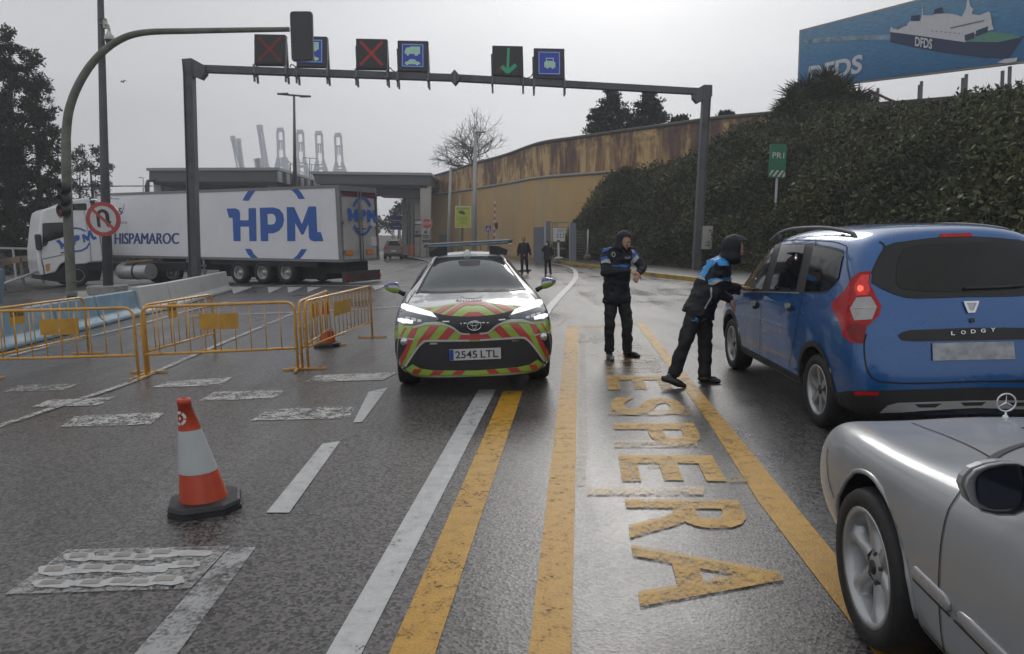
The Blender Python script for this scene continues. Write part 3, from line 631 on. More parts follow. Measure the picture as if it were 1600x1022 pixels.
# ============================================================ TOLL PLAZA
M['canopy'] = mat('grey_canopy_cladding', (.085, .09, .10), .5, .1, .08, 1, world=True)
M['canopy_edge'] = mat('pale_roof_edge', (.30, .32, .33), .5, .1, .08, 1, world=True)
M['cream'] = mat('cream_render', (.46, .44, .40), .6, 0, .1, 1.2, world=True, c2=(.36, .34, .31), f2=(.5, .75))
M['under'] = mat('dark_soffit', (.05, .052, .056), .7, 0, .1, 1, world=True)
def canopy(label, xl, yl, xr, yr, Y, ybl, ybr, deep, sl=0):
    a, b_ = at(xl, yl, Y), at(xr, yr, Y); c, d = at(xl+sl, ybl, Y), at(xr, ybr, Y); D = Vector((0, deep, 0))
    t = thing('toll_canopy', label, 'canopy', Vector((a.lerp(b_, .5).x, Y, 0)))
    mb = MB(); mb.prism([c, d, b_, a], D); obj('fascia', mb, M['canopy'], t)
    mb = MB(); n = 1; mb.prism([a+Vector((-.15, -.25, 0)), b_+Vector((.15, -.25, 0)), b_+Vector((.15, -.25, .28)), a+Vector((-.15, -.25, .28))], D+Vector((0, .5, 0))); obj('roof_edge', mb, M['canopy_edge'], t)
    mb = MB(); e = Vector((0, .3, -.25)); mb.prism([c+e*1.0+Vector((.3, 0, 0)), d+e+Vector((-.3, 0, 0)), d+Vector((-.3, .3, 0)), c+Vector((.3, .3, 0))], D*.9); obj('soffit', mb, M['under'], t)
    return t, a, b_, c, d
t, a, b_, c, d = canopy('left toll canopy with a long grey fascia, above the lorry trailer', 233, 267, 435, 266.5, 74, 284, 284, 26)
mb = MB(); p, q = at(240, 284, 75), at(250, 284, 75); mb.box(((p.x+q.x)/2, 75.4, (p.z)/2), (.75, .8, p.z)); obj('column', mb, M['cream'], t)
p = at(420, 284, 75); mb = MB(); mb.box((p.x, 76, p.z/2), (.75, .8, p.z)); obj('column', mb, M['cream'], t)
for i in range(9):
    mb = MB(); s = Vector((0, i*2.6, 0)); q = b_+s; mb.beam(q+Vector((.1, 0, -.1)), q+Vector((.1, 0, -1.15)), .18, .9); obj('side_slat', mb, M['canopy_edge'], t)
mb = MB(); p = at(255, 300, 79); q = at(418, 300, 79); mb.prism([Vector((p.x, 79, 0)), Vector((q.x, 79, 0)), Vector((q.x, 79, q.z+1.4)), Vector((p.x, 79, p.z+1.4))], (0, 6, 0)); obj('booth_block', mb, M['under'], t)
mb = MB(); p = at(237, 290, 74); mb.tube([Vector((p.x-.3, 73.8, 0)), Vector((p.x-.3, 73.8, p.z-.5)), Vector((p.x-.2, 73.8, p.z+.5))], .13, 6); q = at(230.5, 282, 74)
mb.tube([Vector((q.x-.2, 73.9, 0)), q+Vector((-.2, 0, -.6)), q+Vector((.0, 0, -.05)), q+Vector((.9, 0, 0))], .14, 6); obj('drainpipe', mb, M['black'], t)
t, a, b_, c, d = canopy('right toll canopy on cream columns, over the exit lane', 488, 272, 672, 274.5, 78, 287, 290, 20, sl=7)
mb = MB(); p, q = at(656.5, 290, 78.3), at(673, 290, 78.3); b0, b1 = at(657, 401, 78.3), at(672, 401, 78.3)
mb.prism([Vector((b0.x, 78.3, 0)), Vector((b1.x, 78.3, 0)), q, p], (0, 1.0, 0)); obj('column', mb, M['cream'], t)
mb = MB(); p, q = at(643, 302, 82), at(656, 302, 82); mb.prism([Vector((p.x-.5, 82, 0)), Vector((q.x-.3, 82, 0)), q, p], (0, 3, 0)); obj('booth_wall', mb, M['cream'], t)
mb = MB(); p, q = at(629, 302, 90), at(642, 302, 90); mb.prism([Vector((p.x-.5, 90, 0)), Vector((q.x-.5, 90, 0)), q, p], (0, 3, 0)); obj('booth_wall', mb, M['cream'], t)
mb = MB(); p, q = at(595, 289, 80), at(660, 291, 80); mb.prism([p+Vector((0, 0, -1.3)), q+Vector((0, 0, -1.3)), q, p], (0, 2, 0)); obj('cross_beam', mb, M['canopy'], t)
mb = MB(); M['red_strip'] = mat('red_strip', (.22, .03, .04), .5); p, q = at(597, 302.4, 79.9), at(628, 302.4, 79.9); mb.beam(p, q, .1, .1); obj('red_strip', mb, M['red_strip'], t)
mb = MB()
for x in (636.5, 641, 646): 
    p, q = at(x, 400, 76), at(x, 305, 76); mb.beam(Vector((p.x, 76, 0)), q, .22, .22, up=(0, 1, 0))
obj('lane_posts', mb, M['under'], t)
# booth with posters, cabinets
pst = MB()
def paperat(mb, x0, y0, x1, y1, Y, mi=0): mb.prism([at(x0, y1, Y), at(x1, y1, Y), at(x1, y0, Y), at(x0, y0, Y)], (0, .05, 0), mi)
t2 = thing('notice_panel', 'white notices with blue headings on the cream toll column under the stop sign', 'notice', at(664, 375, 78.2))
paperat(pst, 659, 357, 671, 375, 78.2, 0); paperat(pst, 660, 375.5, 671, 378, 78.15, 1); paperat(pst, 663, 361, 667, 364.5, 78.1, 1); paperat(pst, 660, 367, 670, 368.5, 78.1, 1); paperat(pst, 660.5, 370, 670.5, 371, 78.1, 1)
obj('sheet', pst, [M['sign_white'], M['logo_dark']], t2)
t2 = thing('notice_panel', 'blue and white notices on the booth wall, left of the toll column', 'notice', at(652, 370, 76.2)); pst = MB()
paperat(pst, 648, 343, 658, 353, 76.2, 0); paperat(pst, 648, 343, 658, 344.6, 76.15, 1); paperat(pst, 648, 350, 658, 352, 76.15, 1); paperat(pst, 649, 361, 653.5, 364.5, 76.15, 1); paperat(pst, 648, 366, 658, 371, 76.15, 2)
obj('sheet', pst, [M['sign_white'], M['logo_dark'], M['under']], t2)
M['green_box'] = mat('green_grey_cabinet', (.075, .095, .075), .5, 0, .15, 2)
def boxthing(nm, lab, cat, x0, ytop, x1, ybase, Y, m, dp=.6, base=None):
    p, q, r_, s = at(x0, ybase, Y), at(x1, ybase, Y), at(x1, ytop, Y), at(x0, ytop, Y); z0 = 0 if base is None else base
    p.z = q.z = min(p.z, z0) if base is None else p.z
    mb = MB(); mb.prism([p, q, r_, s], (0, dp, 0)); return solo(nm, mb, M[m] if isinstance(m, str) else m, lab, cat, bevel=.02)
boxthing('green_cabinet', 'dark green street cabinet beside the toll column, right of the stop sign post', 'cabinet', 670, 374, 676.5, 401, 77, 'green_box')
boxthing('green_cabinet', 'low green cabinet with a pale top at the foot of the ochre shed', 'cabinet', 686, 377, 698, 396, 74, 'green_box')
M['orange'] = mat('orange_plastic', (.45, .10, .02), .45)
boxthing('lane_marker', 'orange lane marker box between the toll booths', 'marker', 640, 383, 646, 399, 75.5, 'orange', .4)
t2 = thing('lane_direction_sign', 'blue lane direction sign on two white legs beyond the toll canopy', 'sign', at(620, 398, 100)); mb = MB()
paperat(mb, 611, 337, 628, 347, 100); paperat(mb, 610.5, 348.5, 628, 359, 100); obj('panel', mb, M['sign_blue'], t2); mb = MB()
paperat(mb, 613, 344, 627, 345.6, 99.9); paperat(mb, 615, 353, 625, 354.5, 99.9); obj('arrow_mark', mb, M['sign_white'], t2)
for x in (613, 615.5, 623.5, 625.5): mb = MB(); mb.tube([at(x, 398, 100), at(x, 359, 100)], .09, 6); obj('leg', mb, M['lamp_grey'], t2)
# small far things behind the plaza
boxthing('far_warehouse', 'low pale warehouse seen through the toll canopy gap', 'building', 560, 368, 626, 392, 140, 'cream', 8)
bigtree('green tree behind the lane direction sign past the toll canopy', 625, 390, 118, [(622, 330, 10), (628, 322, 8), (615, 342, 12), (604, 352, 12), (626, 345, 12), (590, 355, 14), (575, 360, 14)], 10, .7, [(622, 390, 622, 335, .2)])
# ============================================================ CRANES
M['crane'] = mat('pale_blue_hazed_crane_steel', (.48, .54, .60), .6, 0, .1, .2)  # pale blue-grey steel, lightened further so the colour stands in for haze
def crane(label, x, ytop, ybase, wpx, Y=420, tilt=0, upright=True):
    a = at(x+tilt, ybase+60, Y); t = thing('harbour_crane', label, 'crane', Vector((a.x, Y, 0)), group=None); mb = MB(); k = Y/FPX; W_ = wpx*k/2
    b_ = at(x, ytop, Y)
    def L2(dx, y): q = at(x+tilt*(y-ytop)/(ybase-ytop), y, Y); return q+Vector((dx, 0, 0))
    for s in (-1, 1): mb.beam(L2(s*W_*1.15, ybase+40), L2(s*W_, ytop+2), 1.1, 1.1)
    mb.beam(L2(-W_, ytop+1), L2(W_, ytop+1), 2.0, 2.2)
    obj('boom', mb, M['crane'], t)
    for y in (ytop+(ybase-ytop)*.33, ytop+(ybase-ytop)*.9): mb = MB(); mb.beam(L2(-W_, y), L2(W_, y), 1.0, .9); obj('cross_tie', mb, M['crane'], t)
    mb = MB()
    mb.beam(L2(-W_*.35, ytop+(ybase-ytop)*.33), L2(-W_*.35, ytop+(ybase-ytop)*.58), .6, .6); mb.beam(L2(W_*.35, ytop+(ybase-ytop)*.33), L2(W_*.35, ytop+(ybase-ytop)*.58), .6, .6)
    obj('operator_frame', mb, M['crane'], t); mb = MB()
    for s in (-1, 1): 
        p = L2(s*W_, ybase-12); mb.beam(Vector((p.x+s*14, Y, 0)), p, 1.6, 1.6); mb.beam(Vector((p.x+s*5, Y+14, 0)), p, 1.6, 1.6)
    mb.beam(L2(-W_*2.2, ybase-1), L2(W_*2.2, ybase+1), 1.4, 1.6); obj('portal_frame', mb, M['crane'], t)
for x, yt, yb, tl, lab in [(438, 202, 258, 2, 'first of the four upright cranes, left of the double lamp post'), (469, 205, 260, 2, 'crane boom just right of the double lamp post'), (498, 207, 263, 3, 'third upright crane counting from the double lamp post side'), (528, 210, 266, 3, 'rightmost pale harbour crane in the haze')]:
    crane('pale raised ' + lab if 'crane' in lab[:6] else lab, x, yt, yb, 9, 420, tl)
def jib(label, x0, y0, x1, y1, w_, Y=400):
    a, b_ = at(x1, y1, Y), at(x0, y0, Y); t = thing('harbour_crane', label, 'crane', Vector((a.x, Y, 0))); k = Y/FPX*w_/2
    for s in (-1, 1): mb = MB(); mb.beam(a+Vector((s*k*1.3, 0, -8)), b_+Vector((s*k, 0, 0)), .9*k, 1.2); obj('boom_rail', mb, M['crane'], t)
    mb = MB(); n = 14
    for i in range(n):
        p, q = a.lerp(b_, i/n), a.lerp(b_, (i+1)/n); mb.beam(p+Vector((-k, 0, 0)), q+Vector((k, 0, 0)), .5, .5); mb.beam(p+Vector((k, 0, 0)), q+Vector((-k, 0, 0)), .5, .5)
    mb.box(b_, (k*3, 2, 2.4)); obj('boom_lattice', mb, M['crane'], t); mb = MB()
    for s in (-1, 1): mb.beam(Vector((a.x+s*9+4, Y+5, 0)), a+Vector((s*5+4, 5, -2)), 1.5, 1.5)
    mb.beam(a+Vector((-3, 3, -3)), a+Vector((14, 3, -3)), 2, 2); mb.beam(a+Vector((9, 3, -3)), a+Vector((8, 3, 6)), 3, 3); mb.beam(a+Vector((9, 3, 5)), a+Vector((24, 3, -8)), .7, .7); obj('portal_frame', mb, M['crane'], t)
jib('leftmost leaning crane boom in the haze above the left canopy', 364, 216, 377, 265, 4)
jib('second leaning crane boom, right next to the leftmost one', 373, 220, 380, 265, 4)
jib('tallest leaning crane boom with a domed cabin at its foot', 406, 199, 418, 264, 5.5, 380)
# ============================================================ GANTRY
GL, GR = 27.3, 31.3
def gan(px): return GL + (GR-GL)*(px-300)/800
t = thing('lane_signal_gantry', 'grey steel gantry spanning the road on two square posts', 'gantry', g(306, 457))
for nm, (xb, yb, xt, yt, Y) in {'a': (306, 459, 296, 98, GL), 'b': (1087, 429, 1104, 138, GR)}.items():
    p, q = at(xb, yb, Y), at(xt, yt, Y); mb = MB(); mb.beam(p, q, .25, .30, up=(0, 1, 0)); mb.beam(p+Vector((-.145, -.03, 0)), q+Vector((-.145, -.03, 0)), .04, .36, up=(0, 1, 0)); mb.beam(p+Vector((.145, -.03, 0)), q+Vector((.145, -.03, 0)), .04, .36, up=(0, 1, 0))
    obj('post', mb, M['gantry'], t, bevel=.01); mb = MB(); mb.box(p+Vector((0, 0, .02)), (.7, .7, .05)); obj('base_plate', mb, M['galv'], t)
    mb = MB(); s = 1 if nm == 'a' else -1
    mb.prism([q+Vector((-.2*s, -.17, .1)), q+Vector((.15*s, -.17, .12)), q+Vector((.62*s, -.17, -.15)), q+Vector((.60*s, -.17, -.42)), q+Vector((.42*s, -.17, -.62)), q+Vector((-.2*s, -.17, -.35))], (0, .34, 0)); obj('corner_plate', mb, M['gantry'], t)
A, B = at(305, 107.5, GL), at(1095, 143.5, GR); mid = at(711, 122, gan(711)); mb = MB(); mb.beam(A, mid, .26, .26); mb.beam(mid, B, .26, .26); obj('cross_beam', mb, M['gantry'], t, bevel=.01)
mb = MB(); mb.prism([mid+Vector((-.25, -.2, 0)), mid+Vector((0, -.2, -.29)), mid+Vector((.25, -.2, 0)), mid+Vector((0, -.2, .29))], (0, .42, 0)); obj('joint_plate', mb, M['gantry'], t); mb = MB(); mb.box(mid+Vector((0, -.22, 0)), (.06, .05, .5)); obj('joint_rib', mb, M['galv'], t)
M['sign_case'] = mat('grey_sign_case', (.045, .047, .052), .45, .1, .1, 4)
M['led_off'] = mat('dark_led_face', (.022, .024, .028), .35, 0, .15, 30)
M['led_blue'] = mat('blue_lit_face', (.03, .045, .35), .35, 0, .12, 20, emit=.12)
M['led_red'] = mat('red_led', (.42, .03, .03), .4, 0, .1, 10, emit=.12)
M['led_dim'] = mat('dim_red_led', (.22, .02, .02), .4, 0, .1, 10, emit=.12)
M['led_green'] = mat('green_led', (.03, .34, .18), .4, 0, .1, 10, emit=.14)
M['led_white'] = mat('pale_green_led', (.30, .50, .40), .4, 0, .1, 10, emit=.15)
def signbox(x0, yt, x1, yb, label, draw, tilt=1.0):
    xm = (x0+x1)/2; Y = gan(xm)-.25; lt, rt, lb, rb = at(x0, yt, Y), at(x1, yt+tilt, Y+.18), at(x0, yb, Y), at(x1, yb+tilt, Y+.18)
    t = thing('lane_signal', label, 'lane signal', lb.lerp(rb, .5)); mb = MB(); mb.prism([lb, rb, rt, lt], (0, .26, 0)); obj('case', mb, M['sign_case'], t, bevel=.02)
    Q = quadmap(*(p+Vector((0, -.03, 0)) for p in (lb, rb, rt, lt))); draw(Q, t)
    for p in (lb, rb):
        mb = MB(); mb.beam(p+Vector((0, .3, .9)), p+Vector((0, .3, -.62)), .07, .07, up=(0, 1, 0)); mb.box(p+Vector((0, -.08, -.38)), (.08, .75, .06)); mb.beam(p+Vector((0, -.02, 0)), p+Vector((0, -.06, -.62)), .07, .07, up=(0, 1, 0)); obj('bracket', mb, M['galv'], t)
    return t
def dots(mb, Q, a, b_, w_, n=13, k=3, r=.012, mi=0):
    "a stroke made of LED dots"
    a, b_ = Vector((*a, 0)), Vector((*b_, 0)); d = (b_-a).normalized(); s = Vector((-d.y, d.x, 0))
    for i in range(n):
        for j in range(k):
            p = a.lerp(b_, i/(n-1))+s*w_*((j/(k-1)-.5) if k > 1 else 0); mb.add([Q(p.x+dx, p.y+dy) for dx, dy in ((-r, -r), (r, -r), (r, r), (-r, r))], [(0, 1, 2, 3)], mi)
def draw_x(m):
    def f(Q, t):
        mb = MB(); mb.prism([Q(.05, .05), Q(.95, .05), Q(.95, .95), Q(.05, .95)], (0, .02, 0)); obj('led_face', mb, M['led_off'], t)
        mb = MB(); Z = lambda x, y: Q(x, y)+Vector((0, -.012, 0)); dots(mb, Z, (.16, .14), (.84, .88), .06, 22, 3, .016); dots(mb, Z, (.16, .88), (.84, .14), .06, 22, 3, .016); obj('red_cross', mb, M[m], t)
    return f
def draw_arrow(Q, t):
    mb = MB(); mb.prism([Q(.05, .05), Q(.95, .05), Q(.95, .95), Q(.05, .95)], (0, .02, 0)); obj('led_face', mb, M['led_off'], t)
    mb = MB(); Z = lambda x, y: Q(x, y)+Vector((0, -.012, 0)); dots(mb, Z, (.53, .90), (.50, .15), .045, 24, 3, .017); dots(mb, Z, (.50, .12), (.76, .36), .09, 12, 4, .017); dots(mb, Z, (.50, .12), (.32, .30), .09, 10, 4, .017); obj('green_arrow', mb, M['led_green'], t)
    mb = MB(); dots(mb, Z, (.18, .14), (.42, .36), .09, 9, 3, .013); obj('ghost_cross', mb, M['led_dim'], t)
def outline(mb, Q, x0, y0, x1, y1, w_): 
    for a in ((x0, y0, x1, y0+w_), (x0, y1-w_, x1, y1), (x0, y0, x0+w_, y1), (x1-w_, y0, x1, y1)): mb.add([Q(a[0], a[1]), Q(a[2], a[1]), Q(a[2], a[3]), Q(a[0], a[3])], [(0, 1, 2, 3)])
def poly(mb, Q, pts, mi=0): mb.sheet([Q(*p) for p in pts], mi)
def disc(mb, Q, cx, cy, rx, ry, n=20, mi=0): mb.sheet([Q(cx+rx*math.cos(2*pi*k/n), cy+ry*math.sin(2*pi*k/n)) for k in range(n)], mi)
CARSIDE = [(.0, .18), (.06, .18), (.10, .05), (.20, .05), (.24, .18), (.72, .18), (.76, .05), (.86, .05), (.90, .18), (1.0, .20), (1.0, .42), (.92, .52), (.78, .58), (.66, .85), (.34, .88), (.22, .58), (.04, .50)]
def pic(mb, Q, pts, x0, y0, w_, h, mi=0): poly(mb, Q, [(x0+a*w_, y0+b_*h) for a, b_ in pts], mi)
LORRY = [(0, .2), (.1, .2), (.14, .02), (.26, .02), (.3, .2), (.62, .2), (.66, .02), (.84, .02), (.88, .2), (1, .2), (1, 1), (.36, 1), (.36, .92), (.1, .86), (0, .5)]
def draw_blue(kind):
    def f(Q, t):
        mb = MB(); mb.prism([Q(.13, .12), Q(.87, .12), Q(.87, .90), Q(.13, .90)], (0, .02, 0)); obj('blue_face', mb, M['led_blue'], t)
        Z = lambda x, y: Q(x, y)+Vector((0, -.012, 0)); mb = MB(); outline(mb, Z, .16, .15, .84, .87, .018); obj('white_border', mb, M['led_white'], t)
        mb = MB()
        if kind == 'both': pic(mb, Z, LORRY, .24, .50, .5, .30); pic(mb, Z, CARSIDE, .24, .18, .5, .24)
        else:
            Z2 = Z; poly(mb, Z2, [(.34, .36), (.42, .36), (.42, .32), (.47, .32), (.47, .36), (.58, .36), (.58, .32), (.64, .32), (.64, .36), (.70, .36), (.70, .54), (.64, .56), (.40, .56), (.34, .54)]); outline(mb, Z2, .39, .55, .65, .68, .03)
        obj('vehicle_symbol', mb, M['led_white'], t)
    return f
signbox(397, 53, 446, 101, 'leftmost lane signal, dim red cross on a dark square', draw_x('led_dim'))
signbox(463, 56, 511, 104, 'blue lorry and car lane sign half hidden behind the hanging traffic light', draw_blue('both'))
signbox(556, 60, 605, 107.5, 'lane signal with a bright red cross', draw_x('led_red'))
signbox(621, 63, 669, 111, 'blue lane sign with lorry and car symbols, right of the bright red cross', draw_blue('both'))
signbox(769, 71, 817, 118.5, 'lane signal with a green arrow pointing down', draw_arrow)
signbox(834, 75, 882, 122.5, 'blue lane sign with a single car seen from the front', draw_blue('car'))
mb = MB(); mb.tube(cm([at(453, 105, 27.6), at(455, 101, 27.6), at(460, 103, 27.6), at(463, 108, 27.6)]), .02, 5); mb.tube(cm([at(816, 120, 29.4), at(822, 122, 29.4), at(829, 120, 29.4), at(833, 114, 29.4)]), .02, 5); mb.tube(cm([at(605, 112, 28.4), at(609, 106, 28.4), at(613, 110, 28.4), at(617, 112, 28.4)]), .02, 5)
solo('signal_cable', mb, M['black'], 'thin black cables looping along the top of the gantry beam', 'cable')
# ============================================================ CURVED MAST, POLES, SIGNS
MY = 22.0
t = thing('traffic_light_mast', 'old grey curved mast reaching over the road from the left', 'mast', at(112, 462, MY))
P = cm([at(*p, MY) for p in [(112, 466), (108, 380), (104.5, 290), (103, 215)]], 5)[:-1] + cm([at(*p, MY) for p in [(103, 215), (108, 172), (124, 130), (150, 92), (184, 64), (225, 51), (300, 48.5), (380, 47), (452, 46)]], 6)
n = len(P); mb = MB(); mb.tube(P, [.135 if i < 10 else .135-.065*min(1, (i-10)/(n-12)) for i in range(n)], 12); obj('pole', mb, M['old_pole'], t)
mb = MB(); mb.lathe([(.16, 0), (.16, .12), (.14, .14)], at(112, 462, MY)); obj('collar', mb, M['galv'], t); mb = MB(); mb.tube([at(111.5, 440, MY), at(111.4, 438.5, MY)], .15, 12); obj('strap', mb, M['galv'], t)
# low three lens signal seen from the side
t = thing('traffic_light', 'small black three lens traffic light strapped to the curved mast', 'traffic light', at(100, 330, MY-.2))
mb = MB(); p0, p1 = at(99, 337, MY-.12), at(98, 286, MY-.12); mb.beam(p0, p1, .22, .22, up=(0, 1, 0)); obj('housing', mb, M['black'], t, bevel=.03)
M['lens'] = mat('unlit_lens', (.03, .03, .03), .15, 0, .1, 4)
for k, y in enumerate((294, 312, 329)):
    c = at(100, y, MY-.30); ax = Vector((-.5, -.85, 0)).normalized(); mb = MB()
    mb.lathe([(.155, .0), (.165, .06), (.17, .26), (.155, .26), (.15, .06), (.0, .05)], c-ax*.12, ax, 20); 
    ob = obj('visor', mb, M['black'], t)
    mb = MB(); mb.lathe([(.145, .03), (.1, .06), (0, .075)], c-ax*.12, ax, 20); obj('lens', mb, M['lens'], t)
mb = MB(); mb.box(at(93.5, 333, MY-.25), (.12, .04, .2)); obj('red_tag', mb, M['sign_red'], t)
# hanging signal seen from behind
t = thing('traffic_light', 'hanging traffic light seen from behind, black backboard with pale rim', 'traffic light', at(471, 95, MY))
q = [at(452.5, 17.5, MY), at(488.5, 17.5, MY), at(490.5, 95.5, MY), at(455.5, 96.5, MY)]
def rr(q, r=.12, n=5):
    o = []
    for i in range(4):
        p, a, b_ = q[i], q[i-1], q[(i+1) % 4]; u = (a-p).normalized()*r; v = (b_-p).normalized()*r
        for k in range(n+1):
            t_ = k/n; o.append(p + u*(1-t_)**2 + v*t_**2)
    return o
mb = MB(); mb.prism(rr(q), (0, .05, 0)); obj('rim', mb, mat('pale_rim', (.28, .26, .25), .6), t)
c = sum(q, Vector())/4; q2 = [c+(p-c)*f_ for p, f_ in zip(q, (.93, .93, .93, .93))]; q2 = [Vector((c.x+(p.x-c.x)*.90, p.y, c.z+(p.z-c.z)*.955)) for p in q]
mb = MB(); mb.prism(rr([p+Vector((0, -.06, 0)) for p in q2], .09), (0, .07, 0)); obj('backboard', mb, M['sign_case'], t)
mb = MB(); mb.box(c+Vector((0, .2, 0)), (.3, .26, 1.0)); obj('housing', mb, M['black'], t, bevel=.03)
# tall pole with dome camera and no u-turn sign
PY = 24.0
t = thing('camera_pole', 'tall straight grey steel pole rising out of the picture beside the curved mast', 'pole', at(169, 452, PY))
mb = MB(); mb.tube([at(169.5, 455, PY), at(163, 250, PY), at(157, -5, PY), at(155.5, -90, PY)], [.16, .13, .095, .08], 12); obj('shaft', mb, M['gantry'], t)
mb = MB(); mb.tube([at(160.2, 29, PY), at(160.2, 31, PY)], .13, 12); mb.tube([at(160.4, 38, PY), at(160.4, 40, PY)], .13, 12); obj('strap', mb, M['galv'], t)
mb = MB(); mb.box(at(169, 453, PY), (.9, .9, .3)); mb.box(at(150, 452, PY), (.5, .4, .25), rz=.3); obj('footing', mb, M['concrete'], t, bevel=.03)
t = thing('dome_camera', 'white dome security camera hanging from a bent arm on the tall pole', 'camera', at(171, 52, PY-.1))
mb = MB(); mb.tube(cm([at(163.5, 38, PY-.1), at(168, 39, PY-.1), at(170, 44, PY-.1), at(171, 52, PY-.1)]), .045, 8); mb.box(at(164.5, 38, PY-.05), (.1, .12, .26)); obj('arm', mb, mat('cream_metal', (.42, .39, .34), .5), t)
mb = MB(); c = at(171.4, 62, PY-.1); mb.lathe([(.0, .26), (.06, .25), (.08, .18), (.15, .1), (.165, .0), (.15, -.02)], c, n=20); obj('cover', mb, mat('camera_white', (.5, .48, .46), .4), t)
mb = MB(); mb.lathe([(.125, -.0), (.125, -.05), (.11, -.13), (.06, -.19), (0, -.2)], c, n=20); obj('dome', mb, M['glass'], t)
def roundsign(nm, label, x, y, r, Y, draw, post=None, n=40):
    c = at(x, y, Y); t = thing(nm, label, 'road sign', c); k = r*Y/FPX
    Q = lambda a, b_: c+Vector((a*k, -.03, b_*k)); return t, Q, k
t, Q, k = roundsign('no_u_turn_sign', 'round red and white no U-turn sign fixed to the tall pole', 162, 342.5, 26.5, PY-.2, None)
mb = MB(); mb.prism([Q(math.cos(2*pi*i/40), math.sin(2*pi*i/40))+Vector((0, .0, 0)) for i in range(40)], (0, .03, 0)); obj('plate', mb, M['sign_red'], t)
Z = lambda a, b_: Q(a, b_)+Vector((0, -.004, 0)); mb = MB(); disc(mb, Z, 0, 0, .76, .76, 40); obj('white_disc', mb, M['sign_white'], t)
Z = lambda a, b_: Q(a, b_)+Vector((0, -.008, 0)); mb = MB()
o_ = [(-.36, -.42), (-.18, -.50)] + [(-.02+.17*math.cos(a), .17+.22*math.sin(a)) for a in [pi-k_*pi/10 for k_ in range(11)]] + [(.15, -.12), (.05, -.14), (.26, -.5), (.48, -.14), (.37, -.12)] + [(.0+.38*math.cos(a), .17+.40*math.sin(a)) for a in [k_*pi/10 for k_ in range(11)]]
poly(mb, Z, o_); obj('u_turn_arrow', mb, M['sign_black'], t)
Z = lambda a, b_: Q(a, b_)+Vector((0, -.012, 0)); mb = MB(); poly(mb, Z, [(-.62, .50), (-.50, .62), (.62, -.50), (.50, -.62)]); obj('red_bar', mb, M['sign_red'], t)
mb = MB(); mb.box(Q(0, .2)+Vector((0, .07, 0)), (.3, .06, .05)); mb.box(Q(0, -.3)+Vector((0, .07, 0)), (.3, .06, .05)); obj('clamp', mb, M['galv'], t)
# lamp posts
def lamp(label, base, top, Y, r, arms, m='lamp_grey', group=None):
    a, b_ = at(*base, Y), at(*top, Y); t = thing('street_lamp', label, 'street lamp', a, group=group); mb = MB(); mb.tube([a, b_], [r, r*.55], 10); obj('post', mb, M[m], t)
    for dx, dy, ln in arms:
        e = at(top[0]+dx, top[1]+dy, Y); mb = MB(); mb.tube([b_, e], [r*.5, r*.35], 6); obj('arm', mb, M[m], t)
        s = 1 if dx > 0 else -1; mb = MB(); mb.box(e+Vector((-s*ln/2, 0, 0)), (ln, .35, .12)); obj('lamp_head', mb, M[m], t, bevel=.03)
    return t
lamp('tall dark lamp post with two arms standing behind the lorry trailer', (461, 292), (459.5, 149), 60, .16, [(-26, -2, .9), (26, 1.5, .9)], 'gantry')
lamp('tall pale lamp post in front of the ochre shed, just right of the yellow notice', (740.5, 402), (743, 206), 56, .22, [(15, 0, .75)])
lamp('thinner pale lamp post left of the yellow notice', (700, 402), (704, 263), 66, .18, [(10, 0, .4)])
lamp('slim pale post behind the blue crossing sign', (764, 402), (767, 288), 74, .14, [(-7, 0, .3)])
lamp('slim pale post directly behind the yellow notice', (717, 400), (718.5, 305), 78, .12, [(-4, 0, .2)])
lamp('distant pale lamp post left of the left toll canopy', (224, 320), (224, 278), 110, .12, [(-7, -.5, .5)])
lamp('far thin double arm mast between the two toll canopies', (484, 300), (484, 247), 150, .14, [(-11, -1, .4), (11, 1, .4)], 'gantry')
lamp('short far mast behind the double arm mast', (487, 300), (487, 257), 160, .12, [(-11, -1, .4), (11, 1, .4)], 'gantry')
mb = MB(); mb.tube([at(453.5, 300, 120), at(453.5, 256, 120)], .1, 6); solo('flag_pole', mb, M['gantry'], 'thin bare pole just left of the tall two-arm lamp post', 'pole')
mb = MB(); mb.tube([at(461, 281.5, 90), at(489, 281.5, 90)], .08, 6); mb.tube([at(462, 292, 90), at(461, 281.5, 90)], .07, 6); mb.tube([at(488, 292, 90), at(489, 281.5, 90)], .07, 6); solo('roof_rail', mb, M['gantry'], 'thin handrail between the two toll canopies', 'railing')
boxthing('roof_block', 'low pale rooftop seen between the two toll canopies over the trailer', 'building', 417, 284, 500, 330, 88, 'cream', 6)
boxthing('pipe_bridge', 'long dark pipe bridge left of the left toll canopy', 'pipe bridge', 60, 290.8, 234, 294, 120, 'under', 1.2, base=1)
# ---- signs in the middle distance
t = thing('stop_sign', 'red octagonal STOP sign in front of the toll column', 'road sign', at(667, 400, 73)); c = at(667.3, 349, 73); k = 8.6*73/FPX
mb = MB(); mb.prism([c+Vector((k*math.cos(pi/8+i*pi/4), 0, k*math.sin(pi/8+i*pi/4))) for i in range(8)], (0, .06, 0)); obj('rim', mb, M['sign_white'], t)
mb = MB(); mb.prism([c+Vector((.92*k*math.cos(pi/8+i*pi/4), -.02, .92*k*math.sin(pi/8+i*pi/4))) for i in range(8)], (0, .015, 0)); obj('plate', mb, M['sign_red'], t)
mb = MB(); Q = quadmap(c+Vector((-.74*k, -.03, -.24*k)), c+Vector((.74*k, -.03, -.24*k)), c+Vector((.74*k, -.03, .24*k)), c+Vector((-.74*k, -.03, .24*k))); text(mb, 'STOP', Q(0, 0), Q(1, 0), Q(1, 1), Q(0, 1), bold=.02); obj('lettering', mb, M['sign_white'], t)
